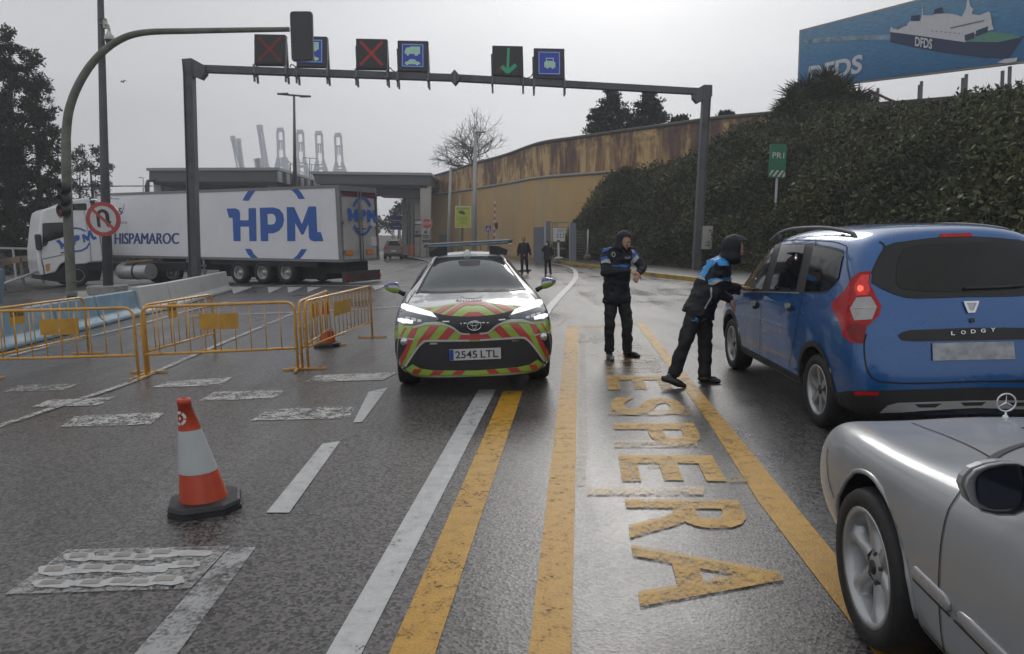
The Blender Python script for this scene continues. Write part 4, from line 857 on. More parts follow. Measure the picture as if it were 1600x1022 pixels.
mb = MB(); mb.tube([at(667, 401, 73.1), at(667.3, 356, 73.1)], .05, 6); obj('post', mb, M['galv'], t)
t = thing('surveillance_notice', 'tall yellow green notice board with a black camera picture', 'sign', at(722, 400, 52)); YN = 52
mb = MB(); mb.prism([at(711, 356, YN), at(736, 356, YN), at(736, 322, YN), at(711, 322, YN)], (0, .06, 0)); obj('frame', mb, M['sign_white'], t)
Q = quadmap(*(at(x, y, YN-.01) for x, y in ((712, 355), (735, 355), (735, 323.5), (712, 323.5)))); mb = MB(); mb.prism([Q(0, 0), Q(1, 0), Q(1, 1), Q(0, 1)], (0, .008, 0)); obj('panel', mb, mat('yellow_green_face', (.42, .46, .05), .5), t)
Z = lambda x, y: Q(x, y)+Vector((0, -.01, 0)); mb = MB(); text(mb, 'ZONA VIDEOVIGILADA', Z(.08, .90), Z(.92, .90), Z(.92, .955), Z(.08, .955)); poly(mb, Z, [(.22, .70), (.56, .62), (.60, .66), (.66, .64), (.68, .70), (.60, .72), (.60, .76), (.28, .82), (.22, .80)]); poly(mb, Z, [(.42, .79), (.48, .78), (.49, .87), (.43, .87)])
for i, (a, b_) in enumerate([(.2, .8), (.12, .86), (.3, .7), (.25, .75)]): poly(mb, Z, [(a, .46-.09*i), (b_, .46-.09*i), (b_, .475-.09*i), (a, .475-.09*i)])
obj('print', mb, M['logo_dark'], t); mb = MB(); mb.beam(at(722, 403, YN+.1), at(722.6, 356, YN+.1), .14, .1, up=(0, 1, 0)); obj('post', mb, mat('brown_post', (.12, .09, .07), .7), t)
t = thing('crossing_sign', 'small square blue pedestrian crossing sign before the ochre shed', 'road sign', at(763, 401, 50)); Q = quadmap(*(at(x, y, 50) for x, y in ((759, 361.5), (767, 361.5), (767, 353), (759, 353)))); mb = MB(); mb.prism([Q(0, 0), Q(1, 0), Q(1, 1), Q(0, 1)], (0, .04, 0)); obj('plate', mb, M['sign_blue'], t)
Z = lambda x, y: Q(x, y)+Vector((0, -.01, 0)); mb = MB(); poly(mb, Z, [(.5, .9), (.12, .15), (.88, .15)]); obj('white_triangle', mb, M['sign_white'], t); Z = lambda x, y: Q(x, y)+Vector((0, -.02, 0)); mb = MB(); poly(mb, Z, [(.46, .62), (.54, .62), (.58, .42), (.64, .2), (.56, .2), (.5, .36), (.42, .2), (.35, .2), (.44, .42)]); disc(mb, Z, .5, .68, .05, .05, 8); obj('walker_symbol', mb, M['sign_black'], t)
mb = MB(); mb.tube([at(762.5, 403, 50.1), at(763, 361, 50.1)], .05, 6); obj('post', mb, M['galv'], t)
t = thing('barrier_arm', 'raised red and white striped barrier arm beside the crossing sign', 'barrier arm', at(771, 402, 60)); a, b_ = at(771.5, 398, 60), at(773.5, 314, 60)
for j in range(2):
    mb = MB(); n = 17
    for i in range(n):
        if i % 2 == j: mb.beam(a.lerp(b_, i/n), a.lerp(b_, (i+1)/n), .12, .06, up=(0, 1, 0))
    obj('red_stripes' if j else 'white_stripes', mb, M['sign_red'] if j else M['sign_white'], t)
mb = MB(); mb.box(at(771, 398, 60), (.5, .5, 1.1)); obj('motor_box', mb, M['orange'], t)
t = thing('pedestal_signal', 'small dark signal head on a thin white post beside the striped arm', 'signal', at(775, 402, 58)); mb = MB(); mb.tube([at(774.5, 403, 58), at(775.3, 356, 58)], .06, 6); obj('post', mb, M['lamp_grey'], t); mb = MB(); mb.box(at(775.5, 352.5, 57.9), (.26, .2, .46)); obj('head', mb, mat('rusty_box', (.07, .035, .025), .7), t)
mb = MB(); mb.tube([at(751, 401, 56), at(751.3, 377, 56)], .035, 6); solo('thin_post', mb, M['sign_black'], 'thin black stake in front of the ochre shed', 'post')
# ---- PR1 sign
YP = 30.8; t = thing('parking_zone_sign', 'tall green PR1 panel with white diagonal stripes on a slim white pole', 'sign', at(1207, 430, YP)); mb = MB()
Q = quadmap(*(at(x, y, YP) for x, y in ((1201.5, 277), (1227, 278.5), (1230, 225.5), (1204.5, 224.5)))); mb.prism([Q(0, 0), Q(1, 0), Q(1, 1), Q(0, 1)], (0, .10, 0)); obj('panel', mb, mat('green_sign_face', (.012, .15, .075), .4), t)
Z = lambda x, y: Q(x, y)+Vector((0, -.006, 0)); mb = MB(); text(mb, 'PR1', Z(.14, .58), Z(.86, .58), Z(.86, .75), Z(.14, .75), bold=.01)
for i in range(4):
    x0 = -.12+.3*i
    poly(mb, Z, [(max(0.03, x0), .03 if x0 > .03 else .03+(.03-x0)*.55), (min(x0+.15, .97), .03), (min(x0+.42, .97), .22 if x0+.42 < .97 else .22-(x0+.42-.97)*.6), (min(x0+.27, .95), .22 if x0+.27 < .95 else .2)])
obj('lettering', mb, M['sign_white'], t); mb = MB(); mb.tube([at(1206.5, 432, YP+.06), at(1214, 277, YP+.06)], .055, 8); obj('pole', mb, M['lamp_grey'], t)
t = thing('electrical_box', 'pale upright metal box mounted beside the right gantry post', 'box', at(1104, 390, 30.9)); mb = MB(); mb.prism([at(1097, 389.5, 30.9), at(1112, 389.5, 30.9), at(1114.5, 353.5, 30.9), at(1099.5, 353, 30.9)], (0, .22, 0)); obj('door', mb, mat('pale_grey_enamel', (.36, .35, .33), .5, 0, .08, 3), t, bevel=.01); mb = MB(); mb.box(at(1096, 372, 31.1), (.12, .1, .06)); mb.box(at(1097, 358, 31.1), (.1, .1, .06)); obj('bracket', mb, M['galv'], t)
# ---- gate, grey doors, notice and fence
M['blue_grey'] = mat('blue_grey_sheet_metal', (.15, .17, .20), .5, .1, .12, 1.5)
t = thing('metal_gate', 'blue grey gate of tall sheet panels between the ochre shed and the bank', 'gate', g(870, 404)); YG = 47
def panel(x0, yt0, x1, yt1, Y0, Y1, m='blue_grey', th=.12, nm='panel'):
    a, b_, c, d = at(x0, 405, Y0), at(x1, 405, Y1), at(x1, yt1, Y1), at(x0, yt0, Y0); a.z = b_.z = .05; mb = MB(); mb.prism([a, b_, c, d], (0, th, 0)); return obj(nm, mb, M[m], t)
panel(833.5, 355.5, 850, 354, 49.5, 48); panel(853, 345.5, 860.5, 345, 48, 47.6); panel(891, 349.5, 900.5, 348.5, 46, 45.4)
for x, yt in ((851.5, 353), (890.5, 350)):
    mb = MB(); a, b_ = at(x, 405, 47), at(x, yt, 47); a.z = 0; mb.beam(a, b_, .12, .12, up=(0, 1, 0)); obj('post', mb, M['lamp_grey'], t)
mb = MB()
for y in (348, 356, 377, 388): mb.beam(at(861, y, 47.4), at(883 if y > 350 else 888, y, 46.6), .05, .06)
for x in (863, 866.5, 870): a, b_ = at(x, 405, 47.3), at(x, 348, 47.3); a.z = .1; mb.beam(a, b_, .05, .05, up=(0, 1, 0))
obj('grille', mb, mat('sandy_metal', (.26, .19, .11), .6), t)
mb = MB(); mb.prism([at(864, 377, 46.9), at(883, 377, 46.6), at(883, 356.5, 46.6), at(864, 356, 46.9)], (0, .04, 0)); bd = MB(); Q = quadmap(at(864, 377, 46.88), at(883, 377, 46.58), at(883, 356.5, 46.58), at(864, 356, 46.88))
ob = solo('rules_board', mb, M['sign_white'], 'pale notice board with rows of small round symbols on the gate', 'sign')
for i in range(2):
    for j in range(3): bd = MB(); disc(bd, lambda x, y: Q(x, y)+Vector((0, -.02, 0)), .38+.24*j, .32+.2*i, .055, .06, 10); obj('round_symbol', bd, M['logo_dark'], ob)
bd = MB()
for i in range(3): poly(bd, lambda x, y: Q(x, y)+Vector((0, -.02, 0)), [(.35, .88-.09*i), (.9, .88-.09*i), (.9, .90-.09*i), (.35, .90-.09*i)])
obj('printed_lines', bd, M['logo_dark'], ob)['kind'] = 'stuff'
t = thing('bollard', 'short white post with a dark cap in front of the gate notice', 'bollard', at(873, 403, 44)); mb = MB(); a = at(873, 403.5, 44); mb.lathe([(.3, 0), (.25, .06), (.07, .1), (.06, 1.0), (.0, 1.0)], a, n=12); obj('post', mb, M['lamp_grey'], t); mb = MB(); mb.lathe([(.07, .98), (.07, 1.1), (0, 1.12)], a, n=12); obj('cap', mb, M['black'], t)
t = thing('wire_cage', 'dark wire fence panel with a white end post right of the gate', 'fence', at(910, 405, 43.5)); mb = MB(); 
for i in range(10): y = 362+i*4.4; mb.tube([at(901, y, 44.5), at(918, y+.3, 42.6)], .018, 4)
for i in range(9): x = 901.5+i*2; mb.tube([at(x, 405, 44.4-.2*i), at(x, 361, 44.4-.2*i)], .014, 4)
obj('mesh', mb, mat('dull_wire', (.10, .095, .085), .7), t); mb = MB(); mb.tube([at(917.5, 405, 42.6), at(919, 358.5, 42.6)], .05, 8); obj('post', mb, M['lamp_grey'], t)
mb = MB(); mb.beam(at(914, 404, 41.5), at(921, 399, 41.2), .3, .25); solo('log', mb, mat('fallen_wood', (.15, .11, .085), .8, bump=.4), 'short weathered log lying at the foot of the fence', 'log', bevel=.06)
# ============================================================ BILLBOARD
YA, YB = 45.0, 31.0; xa, xb = 1249, 1640
def bq():
    a = at(1249, 47, YA); c = at(1245.5, 141, YA); r_ = at(1600, -44, 32.6); s = at(1600, 98, 32.6)
    return c, c+(s-c)*1.25, a+(r_-a)*1.25, a
c0, c1, c2, c3 = bq(); BT = (c1-c0).normalized(); BN = BT.cross((c3-c0)).normalized(); BN = BN if BN.y < 0 else -BN
d_ = ray(1600, -44); pq = CAM+d_*((c0-CAM).dot(BN)/d_.dot(BN)); c2 = c3+(pq-c3)*1.25
t = thing('billboard', 'large blue billboard showing a ferry at sea, raised on legs above the bank', 'billboard', c0.lerp(c1, .5))
mb = MB(); mb.prism([c0, c1, c2, c3], -BN*.25); obj('frame', mb, mat('pale_frame', (.33, .31, .28), .6), t)
Q0 = quadmap(c0, c1, c2, c3); Q = lambda x, y: Q0(.008+.984*x, .02+.955*y)+BN*.02
def sea():
    m = bpy.data.materials.new('printed_sea'); m.use_nodes = True; T = m.node_tree; b = T.nodes['Principled BSDF']; K = T.links; uv = nd(T, 'ShaderNodeUVMap'); mp = nd(T, 'ShaderNodeMapping'); mp.inputs['Scale'].default_value = (14, 26, 1); K.new(uv.outputs[0], mp.inputs[0])
    n = nd(T, 'ShaderNodeTexNoise', Scale=2.5, Detail=7.0, Roughness=.65); K.new(mp.outputs[0], n.inputs['Vector']); sp = nd(T, 'ShaderNodeSeparateXYZ'); K.new(uv.outputs[0], sp.inputs[0])
    r = nd(T, 'ShaderNodeValToRGB'); r.color_ramp.elements[0].color = (.010, .12, .28, 1); r.color_ramp.elements[1].color = (.14, .28, .42, 1); K.new(sp.outputs[1], r.inputs[0]); e = r.color_ramp.elements.new(.5); e.color = (.05, .20, .37, 1)
    mr = nd(T, 'ShaderNodeMapRange'); mr.inputs[1].default_value = .3; mr.inputs[2].default_value = .75; mr.inputs[3].default_value = .7; mr.inputs[4].default_value = 1.5; K.new(n.outputs['Fac'], mr.inputs[0]); mx = nd(T, 'ShaderNodeMix', data_type='RGBA', blend_type='MULTIPLY'); mx.inputs[0].default_value = 1; K.new(r.outputs[0], mx.inputs[6]); K.new(mr.outputs[0], mx.inputs[7]); K.new(mx.outputs[2], b.inputs['Base Color']); b.inputs['Roughness'].default_value = .5; return m
mb = MB(); mb.add([Q(0, 0), Q(1, 0), Q(1, 1), Q(0, 1)], [(0, 1, 2, 3)]); o = obj('poster', mb, sea(), t, flip=False); uvl = o.data.uv_layers.new(name='UVMap')
for li, uvc in zip(range(4), ((0, 0), (1, 0), (1, 1), (0, 1))): uvl.data[li].uv = uvc
# pixel -> board coordinates (solve by ray / plane)
def onboard(x, y, off=.03):
    d = ray(x, y); n = BN; p0 = c0+BN*off; tt = (p0-CAM).dot(n)/d.dot(n); return CAM+d*tt
M['pr_white'] = mat('printed_white', (.60, .61, .64), .5, 0, .08, 4); M['pr_navy'] = mat('printed_navy', (.012, .03, .09), .5, 0, .15, 2); M['pr_green'] = mat('printed_green', (.10, .27, .20), .5, 0, .1, 3); M['pr_grey'] = mat('printed_grey', (.16, .18, .21), .5, 0, .15, 3); M['pr_wake'] = mat('printed_foam', (.22, .32, .40), .6, 0, .5, 2)
def bpoly(nm, polys, m, off):
    for p in polys: mb = MB(); mb.sheet([onboard(x, y, off) for x, y in p]); obj(nm, mb, M[m], t)
bpoly('printed_wake', [[(1255, 62), (1300, 57), (1391, 54), (1391, 62), (1330, 63), (1260, 68)]], 'pr_wake', .035)
bpoly('printed_hull', [[(1391, 51), (1400, 50), (1500, 64), (1560, 64), (1600, 56), (1585, 78), (1576, 92), (1540, 90), (1470, 82), (1391, 66)]], 'pr_navy', .04)
bpoly('printed_deck', [[(1506, 65), (1560, 66), (1597, 58), (1575, 52), (1545, 50), (1520, 56)]], 'pr_green', .05)
bpoly('printed_superstructure', [[(1391, 50), (1391, 44), (1394, 42), (1396, 46), (1400, 44), (1402, 47), (1415, 40), (1422, 33), (1438, 32), (1440, 26), (1441, 5), (1442, 24), (1458, 24), (1462, 20), (1475, 21), (1490, 22), (1503, 26), (1509, 14), (1511, 0), (1514, 0), (1516, 10), (1521, 14), (1518, 22), (1530, 24), (1545, 18), (1548, 22), (1550, 38), (1553, 46), (1520, 54), (1508, 66), (1480, 62), (1430, 55)]], 'pr_white', .055)
bpoly('printed_funnels', [[(1423, 33), (1424, 25), (1437, 23), (1437, 33)], [(1458, 22), (1461, 14), (1472, 11), (1474, 21)], [(1508, 64), (1507, 55), (1522, 50), (1522, 60)], [(1525, 57), (1525, 48), (1544, 41), (1543, 50)]], 'pr_navy', .06)
bpoly('printed_details', [[(1484, 43), (1538, 31), (1538, 33), (1486, 45)], [(1400, 45), (1402, 40), (1407, 39), (1407, 44)], [(1409, 42), (1417, 36), (1418, 40)]] + [[(1455+i*7, 47.5+i*.7), (1458+i*7, 47.8+i*.7), (1458+i*7, 49+i*.7), (1455+i*7, 48.7+i*.7)] for i in range(7)], 'pr_grey', .065)
bpoly('printed_foam', [[(1558, 98), (1570, 92), (1590, 90), (1588, 96), (1572, 99)]], 'pr_white', .06)
mb = MB(); text(mb, 'DFDS', *(onboard(x, y, .065) for x, y in ((1429.5, 72), (1456, 77), (1457, 61), (1430, 57))), bold=.03); obj('hull_lettering', mb, M['pr_white'], t)
mb = MB(); text(mb, 'DFDS', *(onboard(x, y, .05) for x, y in ((1262, 135), (1346, 113), (1349, 84), (1264, 104))), bold=.03); obj('lettering', mb, M['pr_white'], t)
for x, yt, yb in ((1372, 138, 168), (1387, 135, 162), (1440, 127, 160), (1460, 124, 158), (1510, 116, 155), (1532, 112, 153), (1578, 104, 150), (1598, 100, 149), (1650, 90, 143), (1675, 86, 140)):
    Yx = 45+(32.6-45)*(x-1247)/(353); s = Vector((.0, 1.3, 0)) if x in (1387, 1460, 1532, 1598, 1675) else Vector()
    p = onboard(x, yt, -.15); q = at(x-2, yb+8, p.y)+s; mb = MB(); mb.beam(q, p+s, .11, .11, up=(0, 1, 0)); obj('leg', mb, M['galv'], t)
mb = MB(); mb.beam(onboard(1358, 141, -.1), at(1420, 170, 37), .1, .1); obj('brace', mb, mat('rusty_tube', (.16, .06, .05), .7), t)
t = thing('crest_wall', 'dark low concrete wall along the crest of the bank under the billboard legs', 'wall', at(1450, 158, 36))
P = [at(1352, 161, 36.8), at(1440, 154, 34.5), at(1510, 148, 32.5), at(1600, 137, 30.2), at(1800, 108, 27), at(2000, 80, 24.5)]; mb = MB()
for a, b_ in zip(P, P[1:]): mb.prism([a+Vector((0, 0, -1.6)), b_+Vector((0, 0, -1.6)), b_, a], (.25, .3, 0))
obj('wall', mb, M['coping'], t)
# ============================================================ LEFT SIDE
mb = MB(); V = []; nx = 14
for i in range(nx+1):
    for j in range(5):
        x = -75+i*4.2; z = (0, .8, 1.8, 2.3, 2.6)[j]; y = 43+j*4+max(0, (x+45))*.9; V.append(Vector((x, y, z+.3*noise.noise(Vector((x*.3, y*.3, 0))) if j else -.05)))
mb.add(V, [(i*5+j, (i+1)*5+j, (i+1)*5+j+1, i*5+j+1) for i in range(nx) for j in range(4)], 0, True); struct('left_bank', mb, M['soil'])
pp = []
for _ in range(16000):
    x = -75+rnd.random()*55; v = rnd.random(); y = 43+v*14+max(0, (x+45))*.9; z = min(2.6, .1+v*3.2); pp.append((x, y-rnd.random()*.8, z+rnd.random()**2*2.2))
tag(leaves('bank_undergrowth', pp, None, .4, M['leaf_dark'], asp=.5, up=.5), 'dark undergrowth below the evergreen trees on the far left', 'undergrowth', kind='stuff')
t = thing('guard_rail', 'rusty brown guard rail beyond the lorry at the far left', 'guard rail', g(20, 428)); mb = MB(); YR = 36
P = [at(-60, 424, 27), at(0, 411, 31), at(30, 405, 35), at(62, 402, 38), at(110, 398, 42)]; 
for a, b_ in zip(P, P[1:]): mb.beam(a, b_, .06, .28)
obj('rail', mb, mat('rusty_rail', (.17, .11, .065), .7, 0, .25, 3), t)
for p in P: mb = MB(); mb.beam(Vector((p.x, p.y+.1, 0)), p+Vector((0, .1, .1)), .1, .1, up=(0, 1, 0)); obj('post', mb, M['galv'], t)
t = thing('white_rail', 'thin white horizontal rail behind the cab at the far left', 'railing', at(20, 420, 40)); mb = MB(); mb.beam(at(-80, 386, 40), at(70, 389, 41), .08, .11); obj('rail', mb, M['lamp_grey'], t)
for x in (-40, 20): mb = MB(); p = at(x, 388, 40.2); mb.beam(Vector((p.x, p.y, 0)), p, .08, .08, up=(0, 1, 0)); obj('post', mb, M['lamp_grey'], t)
t = thing('leaning_rail', 'white sloping pipe in front of the guard rail at the far left', 'railing', at(0, 447, 30)); mb = MB(); mb.tube([at(-10, 449, 27), at(62, 423, 33)], .06, 6); obj('pipe', mb, M['lamp_grey'], t)
mb = MB(); p = at(0, 458, 24); mb.beam(Vector((p.x-.1, p.y, 0)), at(-1, 421, 24), .2, .2, up=(0, 1, 0)); solo('blue_post', mb, mat('faded_blue_post', (.14, .23, .30), .6), 'faded blue post cut by the left picture edge', 'post')
mb = MB(); mb.prism([g(100, 470), g(150, 474), g(215, 462), g(330, 447), g(330, 441), g(200, 452), g(120, 460)], (0, 0, .12)); struct('central_island', mb, M['concrete'])
# ---- jersey barriers
M['jersey'] = mat('white_concrete_barrier', (.46, .46, .45), .5, 0, .1, 3, c2=(.30, .29, .27), f2=(.55, .8), world=True)
M['jersey_blue'] = mat('faded_blue_barrier_paint', (.15, .27, .36), .5, 0, .15, 3, c2=(.30, .36, .40), f2=(.5, .7), world=True)
def jersey(label, p0, p1, h0, h1, m, foot=None):
    a, b_ = g(*p0), g(*p1); t = thing('concrete_barrier', label, 'barrier', a.lerp(b_, .5), group='concrete barriers edging the closed lane'); d = (b_-a).normalized(); s = Vector((d.y, -d.x, 0))
    if s.y > 0: s = -s
    pr = [(0, 0), (0, .12), (.13, .30), (.20, 1.0), (.36, 1.0), (.43, .30), (.56, .12), (.56, 0)]; mb = MB(); V = []
    for c, h in ((a+d*.02, h0), (b_-d*.02, h1)):
        for q, z in pr: V.append(c - s*q*.9 + Vector((0, 0, z*h)))
    n = len(pr); mb.add(V, [(i, (i+1) % n, n+(i+1) % n, n+i) for i in range(n)]+[tuple(range(n))[::-1], tuple(range(n, 2*n))]); obj('body', mb, M[m], t, bevel=.02)
    if foot:
        mb = MB(); V = []
        for c, h in ((a+d*.03, h0), (b_-d*.03, h1)):
            for q, z in ((-.008, .0), (-.008, .12), (.122, .33), (.14, .33), (.14, 0)): V.append(c-s*q*.9+Vector((0, 0, z*h)))
        mb.add(V, [(i, (i+1) % 5, 5+(i+1) % 5, 5+i) for i in range(5)]+[(4, 3, 2, 1, 0), (5, 6, 7, 8, 9)]); obj('pale_foot', mb, M['jersey'], t)
    mb = MB(); c = a.lerp(b_, .25); mb.box(c-s*.0+Vector((0, 0, .05)), (.2, .06, .08)); mb.box(a.lerp(b_, .75)+Vector((0, 0, .05)), (.2, .06, .08)); obj('drain_slot', mb, M['dark'], t)
    return t
jersey('long faded blue concrete barrier cut by the left picture edge', (-110, 568), (60, 526), .66, .66, 'jersey_blue', 1)
jersey('faded blue concrete barrier with a pale foot behind the left yellow fence', (60, 526), (128, 509.5), .66, .66, 'jersey_blue', 1)
jersey('short blue concrete barrier touching the white barriers', (128, 509.5), (196, 492.5), .66, .64, 'jersey_blue', 1)
jersey('white concrete barrier beside the foot of the camera pole', (197, 493), (246, 482), .72, .72, 'jersey')
jersey('white concrete barrier in front of the left gantry post', (246, 482), (342, 455), .72, .74, 'jersey')
# ---- yellow crowd barriers
def crowd(label, pa, pb, H=.93, plates=True, txt=False, extend=None):
    a, b_ = g(*pa), g(*pb); 
    if extend: b_ = a+(b_-a).normalized()*extend
    L1 = (b_-a).length; d = (b_-a).normalized(); s = Vector((d.y, -d.x, 0)); s = s if s.y < 0 else -s; t = thing('crowd_barrier', label, 'barrier', a.lerp(b_, .5), group='yellow steel crowd barriers closing the lane'); Zv = Vector((0, 0, 1)); r = .019
    def P_(x, z): return a+d*x+Zv*z
    c = .12; mb = MB(); mb.tube([P_(0, .0), P_(0, H-c)] + [P_(c-c*math.cos(k*pi/10), H-c+c*math.sin(k*pi/10)) for k in range(1, 5)] + [P_(c, H), P_(L1-c, H)] + [P_(L1-c+c*math.sin(k*pi/10), H-c+c*math.cos(k*pi/10)) for k in range(1, 5)] + [P_(L1, H-c), P_(L1, 0)], r, 8); obj('frame', mb, M['yellow_bar'], t)
    mb = MB(); mb.tube([P_(0, .30), P_(L1, .30)], r*.95, 8); obj('bottom_rail', mb, M['yellow_bar'], t); n = max(8, int(L1/.19))
    for i in range(1, n):
        mb = MB(); x = L1*i/n; mb.tube([P_(x, .30), P_(x, H)], .0075, 6); obj('bar', mb, M['yellow_bar'], t)
    for x in (.0, L1): mb = MB(); mb.beam(P_(x, .02)+s*.26, P_(x, .02)-s*.26, .035, .022); obj('foot', mb, M['yellow_bar'], t)
    if plates:
        for q, (x0, x1) in enumerate(((L1*.37, L1*.37+L1*.125), (L1*.5, L1*.5+L1*.125))):
            mb = MB(); mb.prism([P_(x0, H-.33)+s*.012, P_(x1, H-.33)+s*.012, P_(x1, H-.12)+s*.012, P_(x0, H-.12)+s*.012], -s*.004); ob = obj('plate', mb, M['yellow_plate'], t)
    if txt:
        x0, x1 = L1*.30, L1*.42; mb = MB(); mb.prism([P_(x0, H-.25)+s*.016, P_(x1, H-.25)+s*.016, P_(x1, H-.03)+s*.016, P_(x0, H-.03)+s*.016], -s*.004); ob = obj('name_plate', mb, M['yellow_plate'], t)
        mb = MB(); text(mb, 'coruca', P_(x0+.02, H-.14)+s*.022, P_(x1-.02, H-.14)+s*.022, P_(x1-.02, H-.06)+s*.022, P_(x0+.02, H-.06)+s*.022, bold=.01); obj('lettering', mb, M['sign_black'], t)
    mb = MB(); mb.tube([P_(0, .55), P_(-.05, .55), P_(-.05, .62)], .007, 5); obj('hook', mb, M['yellow_bar'], t); return t
M['yellow_plate'] = mat('yellow_plate_paint', (.50, .27, .03), .45, 0, .12, 6, c2=(.36, .18, .03), f2=(.5, .7))
crowd('yellow crowd barrier nearest the left picture edge', (-14, 597), (217, 590))
crowd('yellow crowd barrier standing behind the one nearest the left edge', (-40, 600), (139, 553), txt=True, plates=False)
crowd('yellow crowd barrier in the middle, facing the camera with two blank plates', (229, 589), (466, 578))
crowd('yellow crowd barrier slanting away behind the middle one', (233, 583), (337, 549), txt=True, plates=False)
crowd('yellow crowd barrier on the right slanting away towards the lorry', (482, 577), (582, 528))
crowd('short looking yellow crowd barrier overlapping the right one, in front of the far cone', (473, 578), (517, 541), plates=True)
# ---- traffic cones
M['cone_red'] = mat('orange_red_cone', (.48, .055, .018), .42, 0, .12, 5, c2=(.32, .04, .015), f2=(.5, .75), coat=.2); M['cone_white'] = mat('grey_white_reflective_sleeve', (.42, .45, .46), .4, 0, .08, 6)
def cone(label, px, H, rz, lean=(0, 0), full=True, k=1.0):
    c = g(*px); t = thing('traffic_cone', label, 'cone', c, rz, group='traffic cones'); W_ = .22*k; ch = .10*k; z0, z1 = .025, .07
    oc = [(-W_+ch, -W_), (W_-ch, -W_), (W_, -W_+ch), (W_, W_-ch), (W_-ch, W_), (-W_+ch, W_), (-W_, W_-ch), (-W_, -W_+ch)]; mb = MB(); V = []
    for s_, z in ((1, 0), (1.0, z0), (.97, z0+.004), (.97, z0+.012), (1, z0+.016), (.96, z1-.008), (.9, z1)):
        V += [Vector((x*s_, y*s_, z)) for x, y in oc]
    mb.add(V, [(i*8+j, i*8+(j+1) % 8, i*8+8+(j+1) % 8, i*8+8+j) for i in range(6) for j in range(8)]+[tuple(range(8))[::-1], tuple(range(48, 56))]); obj('base', mb, M['black'], t, local=True)
    def cn(z): f_ = (z-z1)/(H-z1); return .148*k*(1-f_)+.034*k*f_
    def seg(nm, za, zb, m, o=0, n=40, cap=False):
        mb = MB(); pr = [(cn(za)+o, za), (cn(zb)+o, zb)]
        if cap: pr += [(cn(zb)+.004, zb), (cn(zb)+.004, H), (cn(zb)-.004, H+.004), (.02, H+.004), (.02, H-.05)]
        mb.lathe([(r, z) for r, z in pr], (0, 0, 0), n=n); 
        for v in mb.v: v.x += lean[0]*v.z; v.y += lean[1]*v.z
        return obj(nm, mb, M[m], t, local=True)
    seg('lower_body', z1-.002, .32*H+.02, 'cone_red'); seg('reflective_sleeve', .32*H+.02, .70*H+.02, 'cone_white', .002); seg('upper_body', .70*H+.02, .955*H, 'cone_red', 0, cap=True)
    if full:
        mb = MB(); zc = .84*H   # ring emblem of broken arcs around a dot
        def S(u, v): # on the cone surface, facing local -Y rotated
            z = zc+v; r_ = cn(z)+.002; an = -pi/2-rz-.45+u/r_; return Vector((r_*math.cos(an)+lean[0]*z, r_*math.sin(an)+lean[1]*z, z))
        for a0 in range(0, 360, 72):
            P = [(math.cos(math.radians(a0+j*12))*.045, math.sin(math.radians(a0+j*12))*.045) for j in range(6)] + [(math.cos(math.radians(a0+j*12))*.028, math.sin(math.radians(a0+j*12))*.028) for j in range(5, -1, -1)]
            for j in range(5): mb.add([S(*P[j]), S(*P[j+1]), S(*P[10-j]), S(*P[11-j])], [(0, 1, 2, 3)])
        mb.add([S(math.cos(j*pi/4)*.011, math.sin(j*pi/4)*.011) for j in range(8)], [tuple(range(8))]); obj('emblem', mb, M['sign_white'], t, local=True)
    return t
cone('scuffed orange and white cone standing alone in the foreground', (322, 792), .73, .35, lean=(-.115, .02))
cone('orange and white cone half hidden behind the right crowd barriers', (512, 541), .74, .1, full=False, k=.95)
# ---- bird
t = thing('bird', 'tiny dark bird flying in the sky left of the gantry', 'bird', at(192, 128, 60)); mb = MB(); c = at(192, 128, 60)
mb.ell(c, (.06, .2, .06), n=8); mb.tube([c, c+Vector((.15, 0, .14)), c+Vector((.32, .05, .02))], [.05, .04, .01], 5); mb.tube([c, c+Vector((-.13, 0, .10)), c+Vector((-.2, .05, -.1))], [.05, .04, .01], 5); obj('body', mb, M['black'], t)
